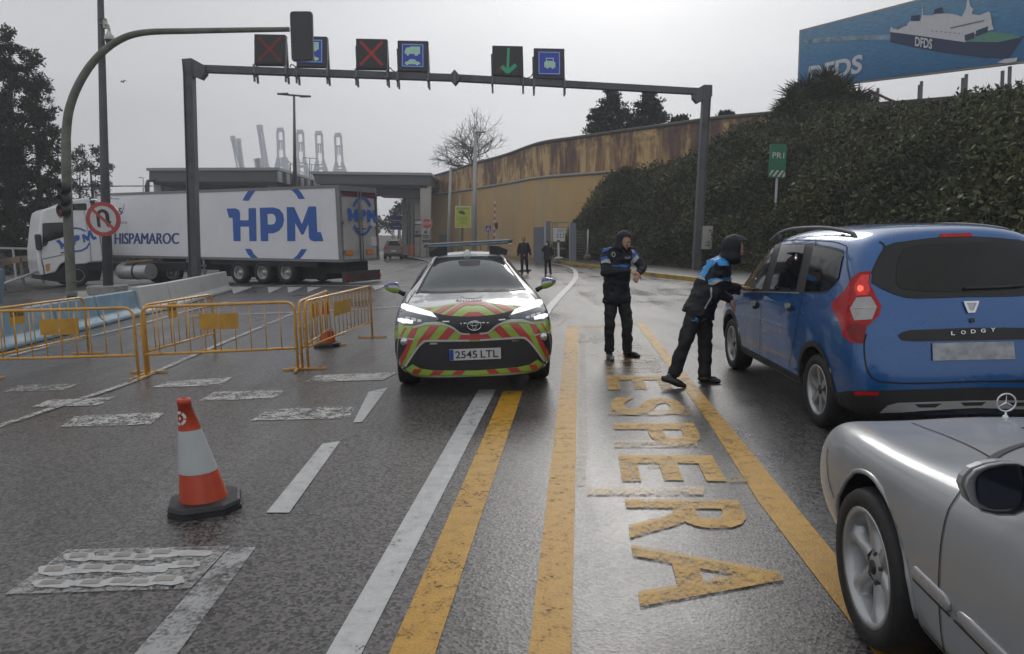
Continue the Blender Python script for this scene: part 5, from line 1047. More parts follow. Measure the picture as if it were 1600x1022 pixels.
# ============================================================ CAR BODIES
def carbody(name, t, stations, paint, wheels, Rw, nosebulge=.03, tailbulge=.03, flip=1, level=2, xs=1.0):
    """stations: (y, [(x, z[, dy])...]) half sections from the bottom centre up to the roof centre; local +Y is forward."""
    stations = [(y, [(p[0]*xs,)+tuple(p[1:]) for p in P]) for y, P in stations]
    N_ = len(stations[0][1]); V = []; Fc = []; idx = {}
    for i, (y, P) in enumerate(stations):
        for j, p in enumerate(P):
            dy = p[2] if len(p) > 2 else 0
            for s in ((1,) if p[0] == 0 else (1, -1)):
                idx[i, j, s] = len(V); V.append((s*p[0], y+dy, p[1]))
                if p[0] == 0: idx[i, j, -1] = idx[i, j, 1]
    for i in range(len(stations)-1):
        for j in range(N_-1):
            for s in (1, -1):
                f_ = [idx[i, j, s], idx[i+1, j, s], idx[i+1, j+1, s], idx[i, j+1, s]]; f_ = list(dict.fromkeys(f_))
                if len(f_) > 2: Fc.append(f_[::s])
    # end caps: columns between mirrored points
    for i, bl, sg in ((0, nosebulge if stations[0][0] > 0 else tailbulge, 1 if stations[0][0] > 0 else -1), (len(stations)-1, tailbulge if stations[-1][0] < 0 else nosebulge, -1 if stations[-1][0] < 0 else 1)):
        y, P = stations[i]; rows = []
        for j, p in enumerate(P):
            if p[0] == 0: rows.append([idx[i, j, 1]]*5); continue
            dy = p[2] if len(p) > 2 else 0; r_ = [idx[i, j, -1]]
            for k in (-.5, 0, .5):
                r_.append(len(V)); V.append((p[0]*k, y+dy+sg*bl*(1-k*k), p[1]))
            rows.append(r_+[idx[i, j, 1]])
        for j in range(len(P)-1):
            for k in range(4):
                f_ = list(dict.fromkeys([rows[j][k], rows[j][k+1], rows[j+1][k+1], rows[j+1][k]]))
                if len(f_) > 2: Fc.append(f_)
    me = bpy.data.meshes.new(name); me.from_pydata(V, [], Fc); bm = bmesh.new(); bm.from_mesh(me); bmesh.ops.recalc_face_normals(bm, faces=bm.faces); bm.to_mesh(me); bm.free()
    me.materials.append(paint); me.materials.append(M['dark'])
    for p in me.polygons: p.use_smooth = True
    o = bpy.data.objects.new('tmp', me); COL.objects.link(o); md = o.modifiers.new('s', 'SUBSURF'); md.levels = level; md.render_levels = level
    cb = MB()
    for (wy, wz) in wheels:
        for s in (1, -1): 
            c = Vector((s*(.42+.5), wy, wz)); n = 32; W_ = .5; r = Rw
            cb.add([c+Vector((x, math.cos(2*pi*k/n)*r, math.sin(2*pi*k/n)*r)) for x in (-W_, W_) for k in range(n)], [tuple(range(n))[::-1], tuple(range(n, 2*n))]+[(k, (k+1) % n, n+(k+1) % n, n+k) for k in range(n)])
    cm_ = mesh_of('cut', cb, [M['dark']]); cb_ = bmesh.new(); cb_.from_mesh(cm_); bmesh.ops.recalc_face_normals(cb_, faces=cb_.faces); cb_.to_mesh(cm_); cb_.free()
    co = bpy.data.objects.new('cut', cm_); COL.objects.link(co)
    bo = o.modifiers.new('b', 'BOOLEAN'); bo.operation = 'DIFFERENCE'; bo.object = co; bo.solver = 'EXACT'; bo.material_mode = 'TRANSFER'
    fin = evaluated(o); bpy.data.objects.remove(o); bpy.data.objects.remove(co)
    fin.name = name; r_ = bpy.data.objects.new(name, fin); COL.objects.link(r_); r_.parent = t; PM[r_] = PM[t]
    bm = bmesh.new(); bm.from_mesh(fin)
    if bm.calc_volume(signed=True) < 0: bmesh.ops.reverse_faces(bm, faces=bm.faces); bm.to_mesh(fin)
    bm.transform(PM[t]); bm.normal_update(); bv = BVHTree.FromBMesh(bm); bm.free(); return r_, bv
def finegrid(P2, step):
    bm = bmesh.new(); vs = [bm.verts.new((x, y, 0)) for x, y in P2]
    for a in tessellate_polygon([[Vector((x, y, 0)) for x, y in P2]]):
        try: bm.faces.new([vs[i] for i in a])
        except ValueError: pass
    x0, x1 = min(p[0] for p in P2), max(p[0] for p in P2); y0, y1 = min(p[1] for p in P2), max(p[1] for p in P2)
    for k in range(1, int((x1-x0)/step)+1): bmesh.ops.bisect_plane(bm, geom=bm.verts[:]+bm.edges[:]+bm.faces[:], plane_co=(x0+k*step, 0, 0), plane_no=(1, 0, 0))
    for k in range(1, int((y1-y0)/step)+1): bmesh.ops.bisect_plane(bm, geom=bm.verts[:]+bm.edges[:]+bm.faces[:], plane_co=(0, y0+k*step, 0), plane_no=(0, 1, 0))
    return bm
def pxproj(x, y): return CAM, ray(x, y).normalized()
def sideproj(t, s=-1, d=(0, 0, 0)):
    m = PM[t]
    return lambda y, z: (m @ Vector((s*4, y, z)), (m.to_3x3() @ Vector((-s, d[1], d[2]))).normalized())
def topproj(t): m = PM[t]; return lambda x, y: (m @ Vector((x, y, 5)), (m.to_3x3() @ Vector((0, 0, -1))).normalized())
def endproj(t, s=1): m = PM[t]; return lambda x, z: (m @ Vector((x, s*6, z)), (m.to_3x3() @ Vector((0, -s, 0))).normalized())
def onto(bv, o_, d, off):
    loc, nor, _, dist = bv.ray_cast(o_, d, 60)
    if loc is None: return None
    if nor.dot(d) > 0: nor = -nor
    return loc+nor*off
def decal(name, bv, pts, m, t, off=.004, step=6, mirror=True, clip=0, proj=pxproj, crv=False, lab=None, th=0.0, cross=True):
    "a patch of trim laid on the body: outline given in a projection, every vertex dropped on the real surface"
    P2 = [tuple(p) for p in (cm([(*p, 0) for p in pts], 4, True) if crv else pts)]; P2 = [(p[0], p[1]) for p in P2]
    bm = finegrid(P2, step); Mi = PM[t].inverted(); bad = []; dep = []
    for v in bm.verts:
        o_, d = proj(v.co.x, v.co.y); q = onto(bv, o_, d, off)
        if q is None: bad.append((v, o_, d))
        else: dep.append((q-o_).length); v.co = q
    if not dep: bm.free(); return None
    md = sorted(dep)[len(dep)//2]; dm = sum((proj(x, y)[1] for x, y in P2), Vector()).normalized()
    for v, o_, d in bad:
        loc, nor, _, _ = bv.find_nearest(o_+d*md); v.co = loc+(nor if nor.dot(d) < .05 else -nor)*off
    for _ in range(4):      # refine until the patch follows the curvature
        lg = [e for e in bm.edges if e.calc_length() > .055*max(1, md/8)]
        if not lg or len(bm.verts) > 9000: break
        old = set(bm.verts); bmesh.ops.subdivide_edges(bm, edges=lg, cuts=1, use_grid_fill=False)
        for v in bm.verts:
            if v not in old:
                d_ = (v.co-CAM).normalized() if proj is pxproj else dm
                q = onto(bv, v.co-d_*1.5, d_, off)
                if q is not None and (q-v.co).length < .15: v.co = q; continue
                loc, nor, _, _ = bv.find_nearest(v.co)
                if (v.co-loc).length > .15: continue
                v.co = loc+(nor if nor.dot(d_) < .05 else -nor)*off
        bmesh.ops.triangulate(bm, faces=[f for f in bm.faces if len(f.verts) > 4])
    bm.transform(Mi)
    if clip: bmesh.ops.bisect_plane(bm, geom=bm.verts[:]+bm.edges[:]+bm.faces[:], plane_co=(0, 0, 0), plane_no=(clip, 0, 0), clear_inner=True)
    V = [v.co.copy() for v in bm.verts]; bm.verts.index_update(); Fc = [[v.index for v in f.verts] for f in bm.faces]; bm.free()
    # face outwards
    def build(V, nm):
        mb = MB(); mb.add(V, Fc, 0, True); o = obj(nm, mb, M[m] if isinstance(m, str) else m, t, local=True, flip=False); bm = bmesh.new(); bm.from_mesh(o.data)
        bmesh.ops.recalc_face_normals(bm, faces=bm.faces); bm.to_mesh(o.data); bm.free()
        if lab: o['label'] = lab
        return o
    if clip and mirror:
        n = len(V); V2 = V+[Vector((-v.x, v.y, v.z)) for v in V]; mb = MB(); mb.add(V2, Fc+[[n+i for i in f[::-1]] for f in Fc], 0, True)
        return obj(name, mb, M[m] if isinstance(m, str) else m, t, local=True, merge=True)
    o = build(V, name)
    if mirror: build([Vector((-v.x, v.y, v.z)) for v in V], name)
    return o
def seam(name, bv, pts, w_, m, t, off=.004, mirror=True, proj=pxproj, n=6, clip=0):
    "a narrow strip following the body surface"
    P = []; Nn = []
    for p in cm([(*p, 0) for p in pts], n):
        o_, d = proj(p[0], p[1]); loc, nor, _, _ = bv.ray_cast(o_, d, 60)
        if loc is None: continue
        if nor.dot(d) > 0: nor = -nor
        P.append(loc+nor*off); Nn.append(nor)
    if len(P) < 2: return
    Mi = PM[t].inverted(); V = []
    for i in range(len(P)):
        tg = (P[min(i+1, len(P)-1)]-P[max(i-1, 0)]).normalized(); s = tg.cross(Nn[i]).normalized()*w_/2; V += [Mi @ (P[i]+s), Mi @ (P[i]-s)]
    Fc = [(2*i, 2*i+1, 2*i+3, 2*i+2) for i in range(len(P)-1)]; mb = MB()
    if clip: V = [v for v in V]
    mb.add(V, Fc, 0, True); obj(name, mb, M[m], t, local=True)
    if mirror: mb = MB(); mb.add([Vector((-v.x, v.y, v.z)) for v in V], Fc, 0, True); obj(name, mb, M[m], t, local=True)
def local_at(bv, t, x, y, off=.01):
    o_, d = pxproj(x, y); q = onto(bv, o_, d, off); return PM[t].inverted() @ q if q else None
def wheel(t, c, R, W_, rr, style, s, m='alu', steer=0.0):
    "c local centre, s = +1 / -1 outward side; tyre mesh with the rim as its child"
    c = Vector(c); ax = Vector((s*math.cos(steer), s*math.sin(steer), 0)); mb = MB(); h = W_/2
    mb.lathe([(rr-.01, -h*.8), (rr, -h*.95), (R*.93, -h), (R-.008, -h*.8), (R, -h*.5), (R, h*.5), (R-.008, h*.8), (R*.93, h), (rr+.02, h*.98), (rr, h*.9), (rr-.01, h*.75)], c, ax, 40)
    ty = obj('wheel', mb, M['rubber'], t, local=True)
    rm = MB(); rm.lathe([(rr-.002, -h*.6), (rr-.004, h*.8), (rr+.004, h*.93), (rr-.018, h*.9), (rr-.03, h*.6), (rr-.04, -h*.3)], c, ax, 40)
    u = Vector((0, 0, 1)); v = ax.cross(u)
    def P(r, a, z): return c+(u*math.cos(a)+v*math.sin(a))*r+ax*z
    z0 = h*.62
    if style[0] == 'spoke':
        n, wi, wo = style[1:4]
        for k in range(n):
            a = 2*pi*k/n+.2
            inner, outer = .05, rr-.02; pts = []
            aw = lambda r, w: w/2/r
            ring = [P(inner, a-aw(inner, wi), z0), P(rr*.5, a-aw(rr*.5, (wi*.8+wo*.2)), z0+.004), P(outer, a-aw(outer, wo), z0+.01), P(outer, a+aw(outer, wo), z0+.01), P(rr*.5, a+aw(rr*.5, (wi*.8+wo*.2)), z0+.004), P(inner, a+aw(inner, wi), z0)]
            rm.prism(ring, -ax*.035)
    if style[0] == 'hole':    # dished disc with rounded openings (n broad flat spokes)
        n = style[1]; rm.lathe([(0, z0+.0), (rr*.18, z0), (rr*.26, z0-.012), (rr*.36, z0-.02)], c, ax, 40)
        for k in range(n):
            a = 2*pi*k/n+style[2]; g_ = pi/n
            for s_ in (0,):
                pr = []
                for r, w in ((rr*.30, .97), (rr*.42, .62), (rr*.58, .34), (rr*.74, .30), (rr*.88, .46), (rr*.97, .98)): pr.append((r, w))
                L_ = [P(r, a-g_*w, z0-.02+.03*(r/rr)) for r, w in pr]; R_ = [P(r, a+g_*w, z0-.02+.03*(r/rr)) for r, w in pr]; b = len(pr)
                rm.add(L_+[P(r, a, z0-.012+.03*(r/rr)) for r, w in pr]+R_+[p-ax*.05 for p in L_]+[p-ax*.05 for p in R_], [(i, i+1, b+i+1, b+i) for i in range(b-1)]+[(b+i, b+i+1, 2*b+i+1, 2*b+i) for i in range(b-1)]+[(i, 3*b+i, 3*b+i+1, i+1) for i in range(b-1)]+[(2*b+i, 2*b+i+1, 4*b+i+1, 4*b+i) for i in range(b-1)], 0, True)
    if style[0] == 'truck':
        rm.lathe([(rr*.95, h*.2), (rr*.8, h*.05), (rr*.45, h*.0), (rr*.42, h*.5), (rr*.2, h*.62), (0, h*.64)], c, ax, 32)
        for k in range(10): a = 2*pi*k/10; rm.ell(P(rr*.5, a, h*.15), .022, n=6)
    rim = obj('rim', rm, M[m], t, local=True); rim.parent = ty
    hb = MB(); hb.lathe([(0, z0+.006), (.03, z0+.004), (.032, z0-.02)], c, ax, 16)
    for k in range(5): 
        if style[0] != 'truck': q = P(.056, 2*pi*k/5, z0-.004); hb.lathe([(0, .004), (.008, .003), (.009, -.01)], q, ax, 8)
    hb = obj('hub_cap', hb, M['black'] if style[0] != 'truck' else M['alu'], t, local=True); hb.parent = ty
    bk = MB(); bk.lathe([(rr*.99, -h*.3), (0, -h*.3)], c, ax, 24); bk.lathe([(rr*.62, -.01), (rr*.62, -.03), (0, -.03)], c, ax, 24); ob = obj('brake_disc', bk, M['dark'], t, local=True); ob.parent = ty
    return ty
def archtrim(t, bv, wy, wz, R, w_, m='black', a0=-12, a1=192):
    pts = [(wy+R*math.cos(math.radians(a)), wz+R*math.sin(math.radians(a))) for a in range(a0, a1+1, 8)] + [(wy+(R+w_)*math.cos(math.radians(a)), wz+(R+w_)*math.sin(math.radians(a))) for a in range(a1, a0-1, -8)]
    decal('wheel_arch_trim', bv, pts, m, t, .006, .08, True, proj=sideproj(t, -1))
def carpaint(name, c, metal=0.0, rough=.35, c2=None):
    m = mat(name, c, rough, metal, .05, 2.5, bump=.05, bscale=180, coat=1.0, coatr=.05, c2=c2, f2=(.55, .8)); return m
# ============================================================ POLICE CROSSOVER
M['pw'] = carpaint('white_car_paint', (.62, .63, .63)); M['lime'] = carpaint('reflective_lime_film', (.26, .40, .035), rough=.45); M['lred'] = carpaint('reflective_red_film', (.42, .028, .03), rough=.45); M['purple'] = carpaint('deep_blue_film', (.03, .03, .20), rough=.4)
M['silver_line'] = mat('pale_grey_film', (.45, .45, .44), .4); M['drl'] = mat('lit_headlamp_strip', (1, 1, 1), .3, 0, .0, 2, emit=.5); M['lampglass'] = mat('headlamp_glass', (.09, .10, .11), .12, .3, .3, 25, coat=1)
K_ = 1.04; pc = Vector((-.475, 8.59, 0)); pyaw = math.radians(184.2); fy = 1.265
hd = Matrix.Rotation(pyaw, 3, 'Z') @ Vector((0, 1, 0)); origin = pc - hd*(fy*K_)
t = thing('police_car', 'white police crossover with lime and red chevrons on its nose and a blue light bar', 'car', origin, pyaw, scale=K_)
def S(dn, pts): return (2.195-dn, pts)
lowA = lambda a, b_: [(0, .20), (a-.12, .20), (a-.01, .27), (b_, .44)]
st = [S(0.02, [(0, .22), (.48, .22), (.62, .27), (.68, .42), (.70, .56), (.68, .66), (.60, .73), (.46, .77), (.32, .785), (.16, .79), (0, .795)]),
      S(.10, [(0, .19), (.62, .19), (.76, .26), (.81, .42), (.82, .58), (.795, .70), (.71, .80), (.56, .845), (.40, .86), (.2, .868), (0, .87)]),
      S(.32, [(0, .18), (.70, .18), (.84, .26), (.875, .42), (.885, .60), (.87, .75), (.80, .87), (.64, .915), (.47, .93), (.24, .94), (0, .943)]),
      S(.60, [(0, .18), (.74, .18), (.87, .26), (.895, .42), (.905, .64), (.885, .81), (.82, .93), (.67, .965), (.5, .98), (.25, .99), (0, .993)]),
      S(.93, [(0, .18), (.75, .18), (.88, .26), (.90, .43), (.905, .66), (.89, .84), (.825, .965), (.68, 1.0), (.5, 1.015), (.25, 1.025), (0, 1.03)]),
      S(1.12, [(0, .18), (.75, .18), (.87, .26), (.885, .43), (.89, .66), (.88, .85), (.825, .99), (.69, 1.035), (.52, 1.055), (.26, 1.07), (0, 1.075)]),
      S(1.35, [(0, .18), (.75, .18), (.865, .25), (.875, .43), (.88, .66), (.87, .86), (.82, 1.0), (.665, 1.12), (.53, 1.165), (.28, 1.185), (0, 1.19)]),
      S(1.65, [(0, .18), (.75, .18), (.865, .25), (.87, .43), (.875, .66), (.865, .86), (.815, 1.01), (.60, 1.22), (.49, 1.28), (.27, 1.305), (0, 1.31)]),
      S(2.0, [(0, .18), (.75, .18), (.865, .25), (.87, .43), (.875, .66), (.865, .87), (.81, 1.02), (.565, 1.32), (.47, 1.395), (.27, 1.43), (0, 1.437)]),
      S(2.5, [(0, .18), (.75, .18), (.865, .25), (.87, .43), (.875, .66), (.865, .88), (.81, 1.04), (.56, 1.37), (.47, 1.455), (.27, 1.49), (0, 1.50)]),
      S(3.2, [(0, .18), (.75, .18), (.87, .25), (.885, .43), (.89, .66), (.88, .9), (.82, 1.07), (.56, 1.34), (.46, 1.425), (.26, 1.46), (0, 1.47)]),
      S(3.46, [(0, .18), (.75, .18), (.88, .25), (.895, .43), (.90, .68), (.885, .92), (.82, 1.09), (.56, 1.32), (.46, 1.41), (.26, 1.45), (0, 1.46)]),
      S(3.95, [(0, .2), (.72, .2), (.86, .3), (.885, .46), (.89, .7), (.87, .93), (.80, 1.08), (.62, 1.22), (.5, 1.29), (.28, 1.32), (0, 1.33)]),
      S(4.28, [(0, .26), (.62, .26), (.77, .34), (.83, .5), (.84, .72), (.81, .9), (.74, 1.02), (.6, 1.07), (.45, 1.09), (.22, 1.1), (0, 1.1)]),
      S(4.37, [(0, .32), (.5, .32), (.66, .4), (.72, .55), (.73, .72), (.70, .86), (.62, .95), (.5, .99), (.4, 1.0), (.2, 1.01), (0, 1.01)])]
pol, bv = carbody('body', t, st, M['pw'], [(fy, .345), (-1.375, .345)], .40, xs=.965)
A = lambda P: [(600+x/8.514, 370+y/8.514) for x, y in P]; B = lambda P: [(600+x/7.3, 470+y/7.3) for x, y in P]
CL = 1
def pd(nm, pts, m, off=.004, step=7, clip=CL, mirror=True, **k): return decal(nm, bv, pts, m, t, off, step, mirror, clip, **k)
pd('windscreen', [(652, 458), (659, 445), (668, 428.5), (677, 413), (682, 406), (690, 404.5), (710, 403.5), (735, 402.6), (765, 402), (765, 455.5), (735, 457.5), (700, 459.3), (675, 459.6)], 'screen', .004)
pd('cowl', [(651, 459), (676, 460.5), (700, 460), (735, 458.3), (765, 456.5), (765, 453), (735, 455), (700, 456.6), (675, 457), (655, 456)], 'black', .007)
seam('windscreen_trim', bv, [(651.5, 459), (659, 445), (668, 428.5), (677, 413), (682.5, 405.5)], .035, 'black', t, .006)
pd('mirror_sensor', [(716, 409), (728, 408), (765, 408), (765, 416), (730, 417), (718, 416)], 'black', .006, 5)
pd('hood_film', B([(345, 98), (420, 92), (560, 88), (640, 76), (720, 60), (850, 42), (965, 34), (1200, 30), (1200, 215), (960, 212), (760, 206), (640, 187), (530, 162), (400, 126)]), 'lime', .004, 5, lab=None)
for q in ([(965, 135), (1200, 135), (1200, 212), (965, 212), (845, 208)], [(965, 36), (1100, 40), (1200, 80), (1200, 110), (965, 78), (900, 96), (850, 130), (760, 205), (690, 192), (760, 140), (830, 90), (900, 52)],
          [(700, 64), (820, 45), (760, 75), (690, 120), (592, 178), (540, 164), (600, 115), (650, 82)], [(440, 103), (500, 91), (565, 89), (520, 108), (470, 136), (405, 126)]):
    pd('red_chevron', B(q), 'lred', .007, 4, clip=0 if max(p[0] for p in q) < 900 else CL)
pd('bumper_film', [(617.5, 511), (616.8, 532), (618.5, 558), (622, 573), (634, 584), (650, 586), (680, 586.5), (732, 587), (770, 587), (770, 521), (732, 522.5), (718, 520), (704, 508.5), (690, 506), (666, 506.5), (649, 511), (634, 511), (629, 506)], 'lime', .004, 6)
for q in ([(335, 325), (400, 315), (350, 420), (345, 442), (228, 735), (193, 705), (290, 455), (270, 428)], [(525, 290), (632, 290), (500, 452), (430, 480), (350, 572), (400, 450), (430, 410)], [(735, 298), (812, 342), (715, 447), (610, 442)], [(238, 310), (262, 312), (192, 420), (176, 422)]):
    pd('red_chevron', B(q), 'lred', .007, 4, clip=0)
pd('red_chevron', B([(885, 382), (1200, 382), (1200, 447), (840, 447)]), 'lred', .007, 5)
pd('upper_grille', B([(548, 170), (640, 190), (760, 208), (960, 214), (1200, 214), (1200, 372), (965, 374), (900, 372), (860, 345), (800, 300), (740, 282), (640, 264), (600, 262), (630, 245)]), 'black', .009, 5)
seam('nose_line', bv, B([(340, 312), (420, 290), (500, 272), (640, 272), (750, 290), (810, 325), (860, 366), (920, 378), (975, 378)]), .018, 'silver_line', t, .011)
pd('lower_grille', B([(490, 466), (965, 458), (1200, 458), (1200, 794), (965, 793), (560, 791), (420, 770), (330, 719), (262, 765), (252, 752), (300, 680), (360, 590), (430, 500)]), 'black', .010, 6)
seam('nose_line', bv, B([(975, 452), (700, 454), (490, 456), (430, 485), (350, 585), (250, 745)]), .020, 'silver_line', t, .013)
seam('nose_line', bv, B([(175, 742), (163, 600), (176, 440), (205, 424), (280, 432), (350, 440)]), .016, 'silver_line', t, .012)
pd('fog_lamp_recess', B([(180, 445), (205, 430), (270, 437), (296, 452), (262, 545), (192, 700), (212, 742), (178, 765), (166, 600)]), 'black', .010, 4, clip=0)
pd('spoiler_film', B([(330, 719), (420, 770), (560, 791), (965, 793), (1200, 794), (1200, 842), (965, 842), (560, 842), (400, 838), (330, 822), (268, 780)]), 'lime', .014, 5)
for q in ([(350, 772), (440, 775), (395, 836), (325, 820)], [(570, 793), (690, 793), (640, 842), (520, 842)], [(825, 793), (930, 793), (890, 842), (775, 842)]): pd('red_chevron', B(q), 'lred', .017, 4, clip=0)
pd('headlamp', B([(268, 52), (300, 100), (420, 142), (560, 186), (600, 205), (635, 243), (600, 262), (480, 266), (430, 282), (360, 302), (250, 302), (213, 270), (213, 180), (232, 95)]), 'lampglass', .010, 4, clip=0)
pd('daytime_lamp', B([(240, 92), (262, 88), (300, 108), (430, 152), (555, 190), (608, 240), (560, 232), (420, 208), (290, 175), (232, 132)]), 'drl', .014, 4, clip=0)
pd('daytime_lamp', B([(213, 238), (240, 240), (362, 272), (355, 297), (262, 292), (213, 266)]), 'drl', .014, 4, clip=0)
for q in ([(250, 190), (300, 195), (300, 235), (250, 230)], [(315, 200), (370, 210), (370, 245), (315, 240)], [(385, 218), (430, 225), (430, 250), (385, 250)]): pd('lamp_cell', B(q), 'chrome', .013, 4, clip=0)
seam('hood_gap', bv, [(637, 477), (642, 484), (655, 489), (672, 493.5), (690, 497), (710, 499.5), (731, 500), (745, 499.8)], .010, 'dark', t, .006)
seam('hood_gap', bv, [(636, 476), (640, 468), (646, 460), (650, 455)], .010, 'dark', t, .005)
pd('side_film', [(-2.0, .34), (2.12, .34), (2.12, .66), (1.75, .70), (1.1, .74), (.3, .80), (-2.0, .84)], 'lime', .003, .12, clip=0, proj=sideproj(t, -1))
pd('blue_film', [(.2, .78), (1.1, .74), (1.75, .70), (1.98, .70), (1.85, .83), (1.45, .92), (.9, .98), (.2, .98)], 'purple', .004, .1, clip=0, proj=sideproj(t, -1))
pd('side_window', [(.85, 1.04), (.60, 1.16), (.25, 1.33), (-.1, 1.38), (-1.2, 1.33), (-1.5, 1.2), (-1.2, 1.1), (.2, 1.04)], 'glass', .004, .1, clip=0, proj=sideproj(t, -1))
pd('rear_window', [(-.62, 1.12), (.62, 1.12), (.52, 1.30), (-.52, 1.30)], 'glass', .004, .1, clip=0, mirror=False, proj=endproj(t, -1))
for s in (1, -1): decal('tail_lamp', bv, [(s*.78, .82), (s*.5, .9), (s*.5, .98), (s*.76, .98)], 'lred', t, .006, .08, False, proj=endproj(t, -1))
archtrim(t, bv, fy, .345, .40, .06); archtrim(t, bv, -1.375, .345, .40, .06)
pd('sill_trim', [(-1.0, .18), (.9, .18), (.9, .34), (-1.0, .36)], 'black', .006, .1, clip=0, proj=sideproj(t, -1)); pd('front_skirt', [(622, 575), (634, 585), (650, 587.5), (732, 588.5), (770, 588), (770, 597), (640, 596), (625, 588)], 'black', .008, 5)
for s in (1, -1):
    wheel(t, (s*.745, fy, .345), .345, .225, .235, ('spoke', 10, .03, .035), s); wheel(t, (s*.745, -1.375, .345), .345, .225, .235, ('spoke', 10, .03, .035), s)
    q = local_at(bv, t, 632, 533.5, 0)
    mb = MB(); c = Vector((s*abs(q.x), q.y-.0, q.z)); mb.lathe([(.036, 0), (.04, .03), (.03, .034), (0, .036)], c, (0, 1, 0), 16); obj('fog_lamp', mb, M['chrome'], t, local=True)
    # door mirror: rounded wedge with a pale rim
    mb = MB(); c = Vector((s*.945, .86, 1.075)); sec = []
    for k, (dx, ry, rz) in enumerate([(-.085, .03, .035), (-.07, .06, .068), (-.02, .08, .070), (.04, .07, .054), (.085, .045, .03), (.10, .015, .01)]):
        sec.append([c+Vector((s*dx, ry*math.cos(a)+k*-.012, rz*math.sin(a)-.012*k*0+ .006*k)) for a in [2*pi*j/14 for j in range(14)]])
    V = [p for r_ in sec for p in r_]; mb.add(V, [(i*14+j, i*14+(j+1) % 14, i*14+14+(j+1) % 14, i*14+14+j) for i in range(5) for j in range(14)]+[tuple(range(14)), tuple(range(70, 84))], 0, True)
    o = obj('door_mirror', mb, [M['lime'], M['purple'], M['silver_line']], t, local=True)
    for p in o.data.polygons: p.material_index = 1 if p.center.z > c.z+.03 else (2 if p.center.z > c.z+.012 else 0)
    mb = MB(); mb.tube([c+Vector((-s*.07, -.01, -.03)), Vector((s*.80, .82, 1.0))], [.025, .03], 8); ob = obj('mirror_stalk', mb, M['black'], t, local=True)
# light bar
mb = MB(); z = 1.572; tl = .028
def lb(x, y, zz): return Vector((x, -.13+y, zz-x*tl))
mb.prism([lb(-.53, .14, z-.018), lb(.53, .14, z-.018), lb(.60, .0, z-.018), lb(.53, -.14, z-.018), lb(-.53, -.14, z-.018), lb(-.60, .0, z-.018)], (0, 0, .045)); obj('light_bar', mb, mat('blue_grey_light_bar', (.08, .14, .18), .12, 0, .25, 14, coat=1), t, local=True, bevel=.014, seg=2)
mb = MB(); mb.prism([lb(-.55, .15, z+.029), lb(.55, .15, z+.029), lb(.61, .0, z+.029), lb(.55, -.15, z+.029), lb(-.55, -.15, z+.029), lb(-.61, .0, z+.029)], (0, 0, .012)); obj('light_bar_lid', mb, M['alu'], t, local=True)
for s in (1, -1): mb = MB(); mb.prism([(s*.28, .0, 1.44), (s*.50, .02, 1.42), (s*.52, .02, 1.49), (s*.40, .0, 1.54), (s*.28, .0, 1.55)], (0, -.12, 0)); obj('bar_mount', mb, M['black'], t, local=True)
mb = MB(); mb.lathe([(.05, 0), (.045, .05), (.02, .075), (0, .08)], (.02, .12, 1.43), n=14); obj('roof_beacon', mb, M['pw'], t, local=True)
# number plate and badge
def flatpart(nm, c, w_, h_, m, th=.012, tilt=0.0):
    mb = MB(); mb.box(c, (w_, th, h_)); return obj(nm, mb, M[m] if isinstance(m, str) else m, t, local=True)
q = local_at(bv, t, 730.5, 553, .012); q.x = .0; y0 = q.y+.02
pl = flatpart('number_plate', Vector((0, y0, q.z)), .53, .115, mat('plate_white', (.50, .51, .52), .45)); 
# local +X points to the left of the picture for a car that faces us
def lt(s, x0, x1, z0, z1, m, nm, bold=.0, yy=None):
    mb = MB(); Y = (y0 if yy is None else yy)+.009; text(mb, s, (x0, Y, z0), (x1, Y, z0), (x1, Y, z1), (x0, Y, z1), bold=bold); return obj(nm, mb, M[m], t, local=True)
mb = MB(); mb.box((.243, y0+.007, q.z), (.042, .004, .108)); o = obj('blue_strip', mb, M['sign_blue'], t, local=True); o.parent = pl
o = lt('2545', .205, -.02, q.z-.038, q.z+.038, 'sign_black', 'lettering', .012); o.parent = pl; o = lt('LTL', -.055, -.235, q.z-.038, q.z+.038, 'sign_black', 'lettering', .012); o.parent = pl
qb = local_at(bv, t, 730.5, 509, .012); mb = MB(); yb = qb.y+.015
def ring(mb, cx, cz, rx, rz, w_, Y):
    mb.tube([(cx+rx*math.cos(a), Y, cz+rz*math.sin(a)) for a in [2*pi*k/28 for k in range(29)]], w_, 6)
ring(mb, 0, qb.z, .070, .047, .006, yb); obj('badge', mb, M['chrome'], t, local=True); mb = MB(); ring(mb, 0, qb.z+.018, .042, .018, .004, yb); ring(mb, 0, qb.z+.002, .020, .040, .004, yb); obj('badge', mb, M['chrome'], t, local=True)
for q_ in ([(668, 240), (745, 240), (745, 256), (668, 254)], [(525, 478), (610, 475), (610, 495), (527, 497)]): pd('flash_light', B(q_), 'chrome', .016, 4, clip=0)
# crest and word on the bonnet
pd('crest', A([(1030, 775), (1090, 765), (1160, 765), (1300, 765), (1300, 830), (1140, 838), (1060, 825), (1020, 800)]), 'silver_line', .005, 5)
w_ = 'POLICIA'; mb = MB(); Mi = PM[t].inverted()
V, Fc = glyphs('ANTURES', .01)
def bonnet(u, v):
    x = 712+u*41; y = 471.5-v*3.4+((u-.5)**2)*-5.5+1.2; o_, d = pxproj(x, y); return onto(bv, o_, d, .008)
V, Fc = glyphs('ANTURES', .01); mb.add([bonnet(x, y) for x, y in V], Fc); obj('bonnet_lettering', mb, M['logo_dark'], t)
mb = MB(); 
for s, a, b_ in ((1, .1, .55), (1, .62, .18)): mb.tube([(a, 1.02, 1.105), ((a+b_)/2, .98, 1.13), (b_, .95, 1.145)], .008, 5)
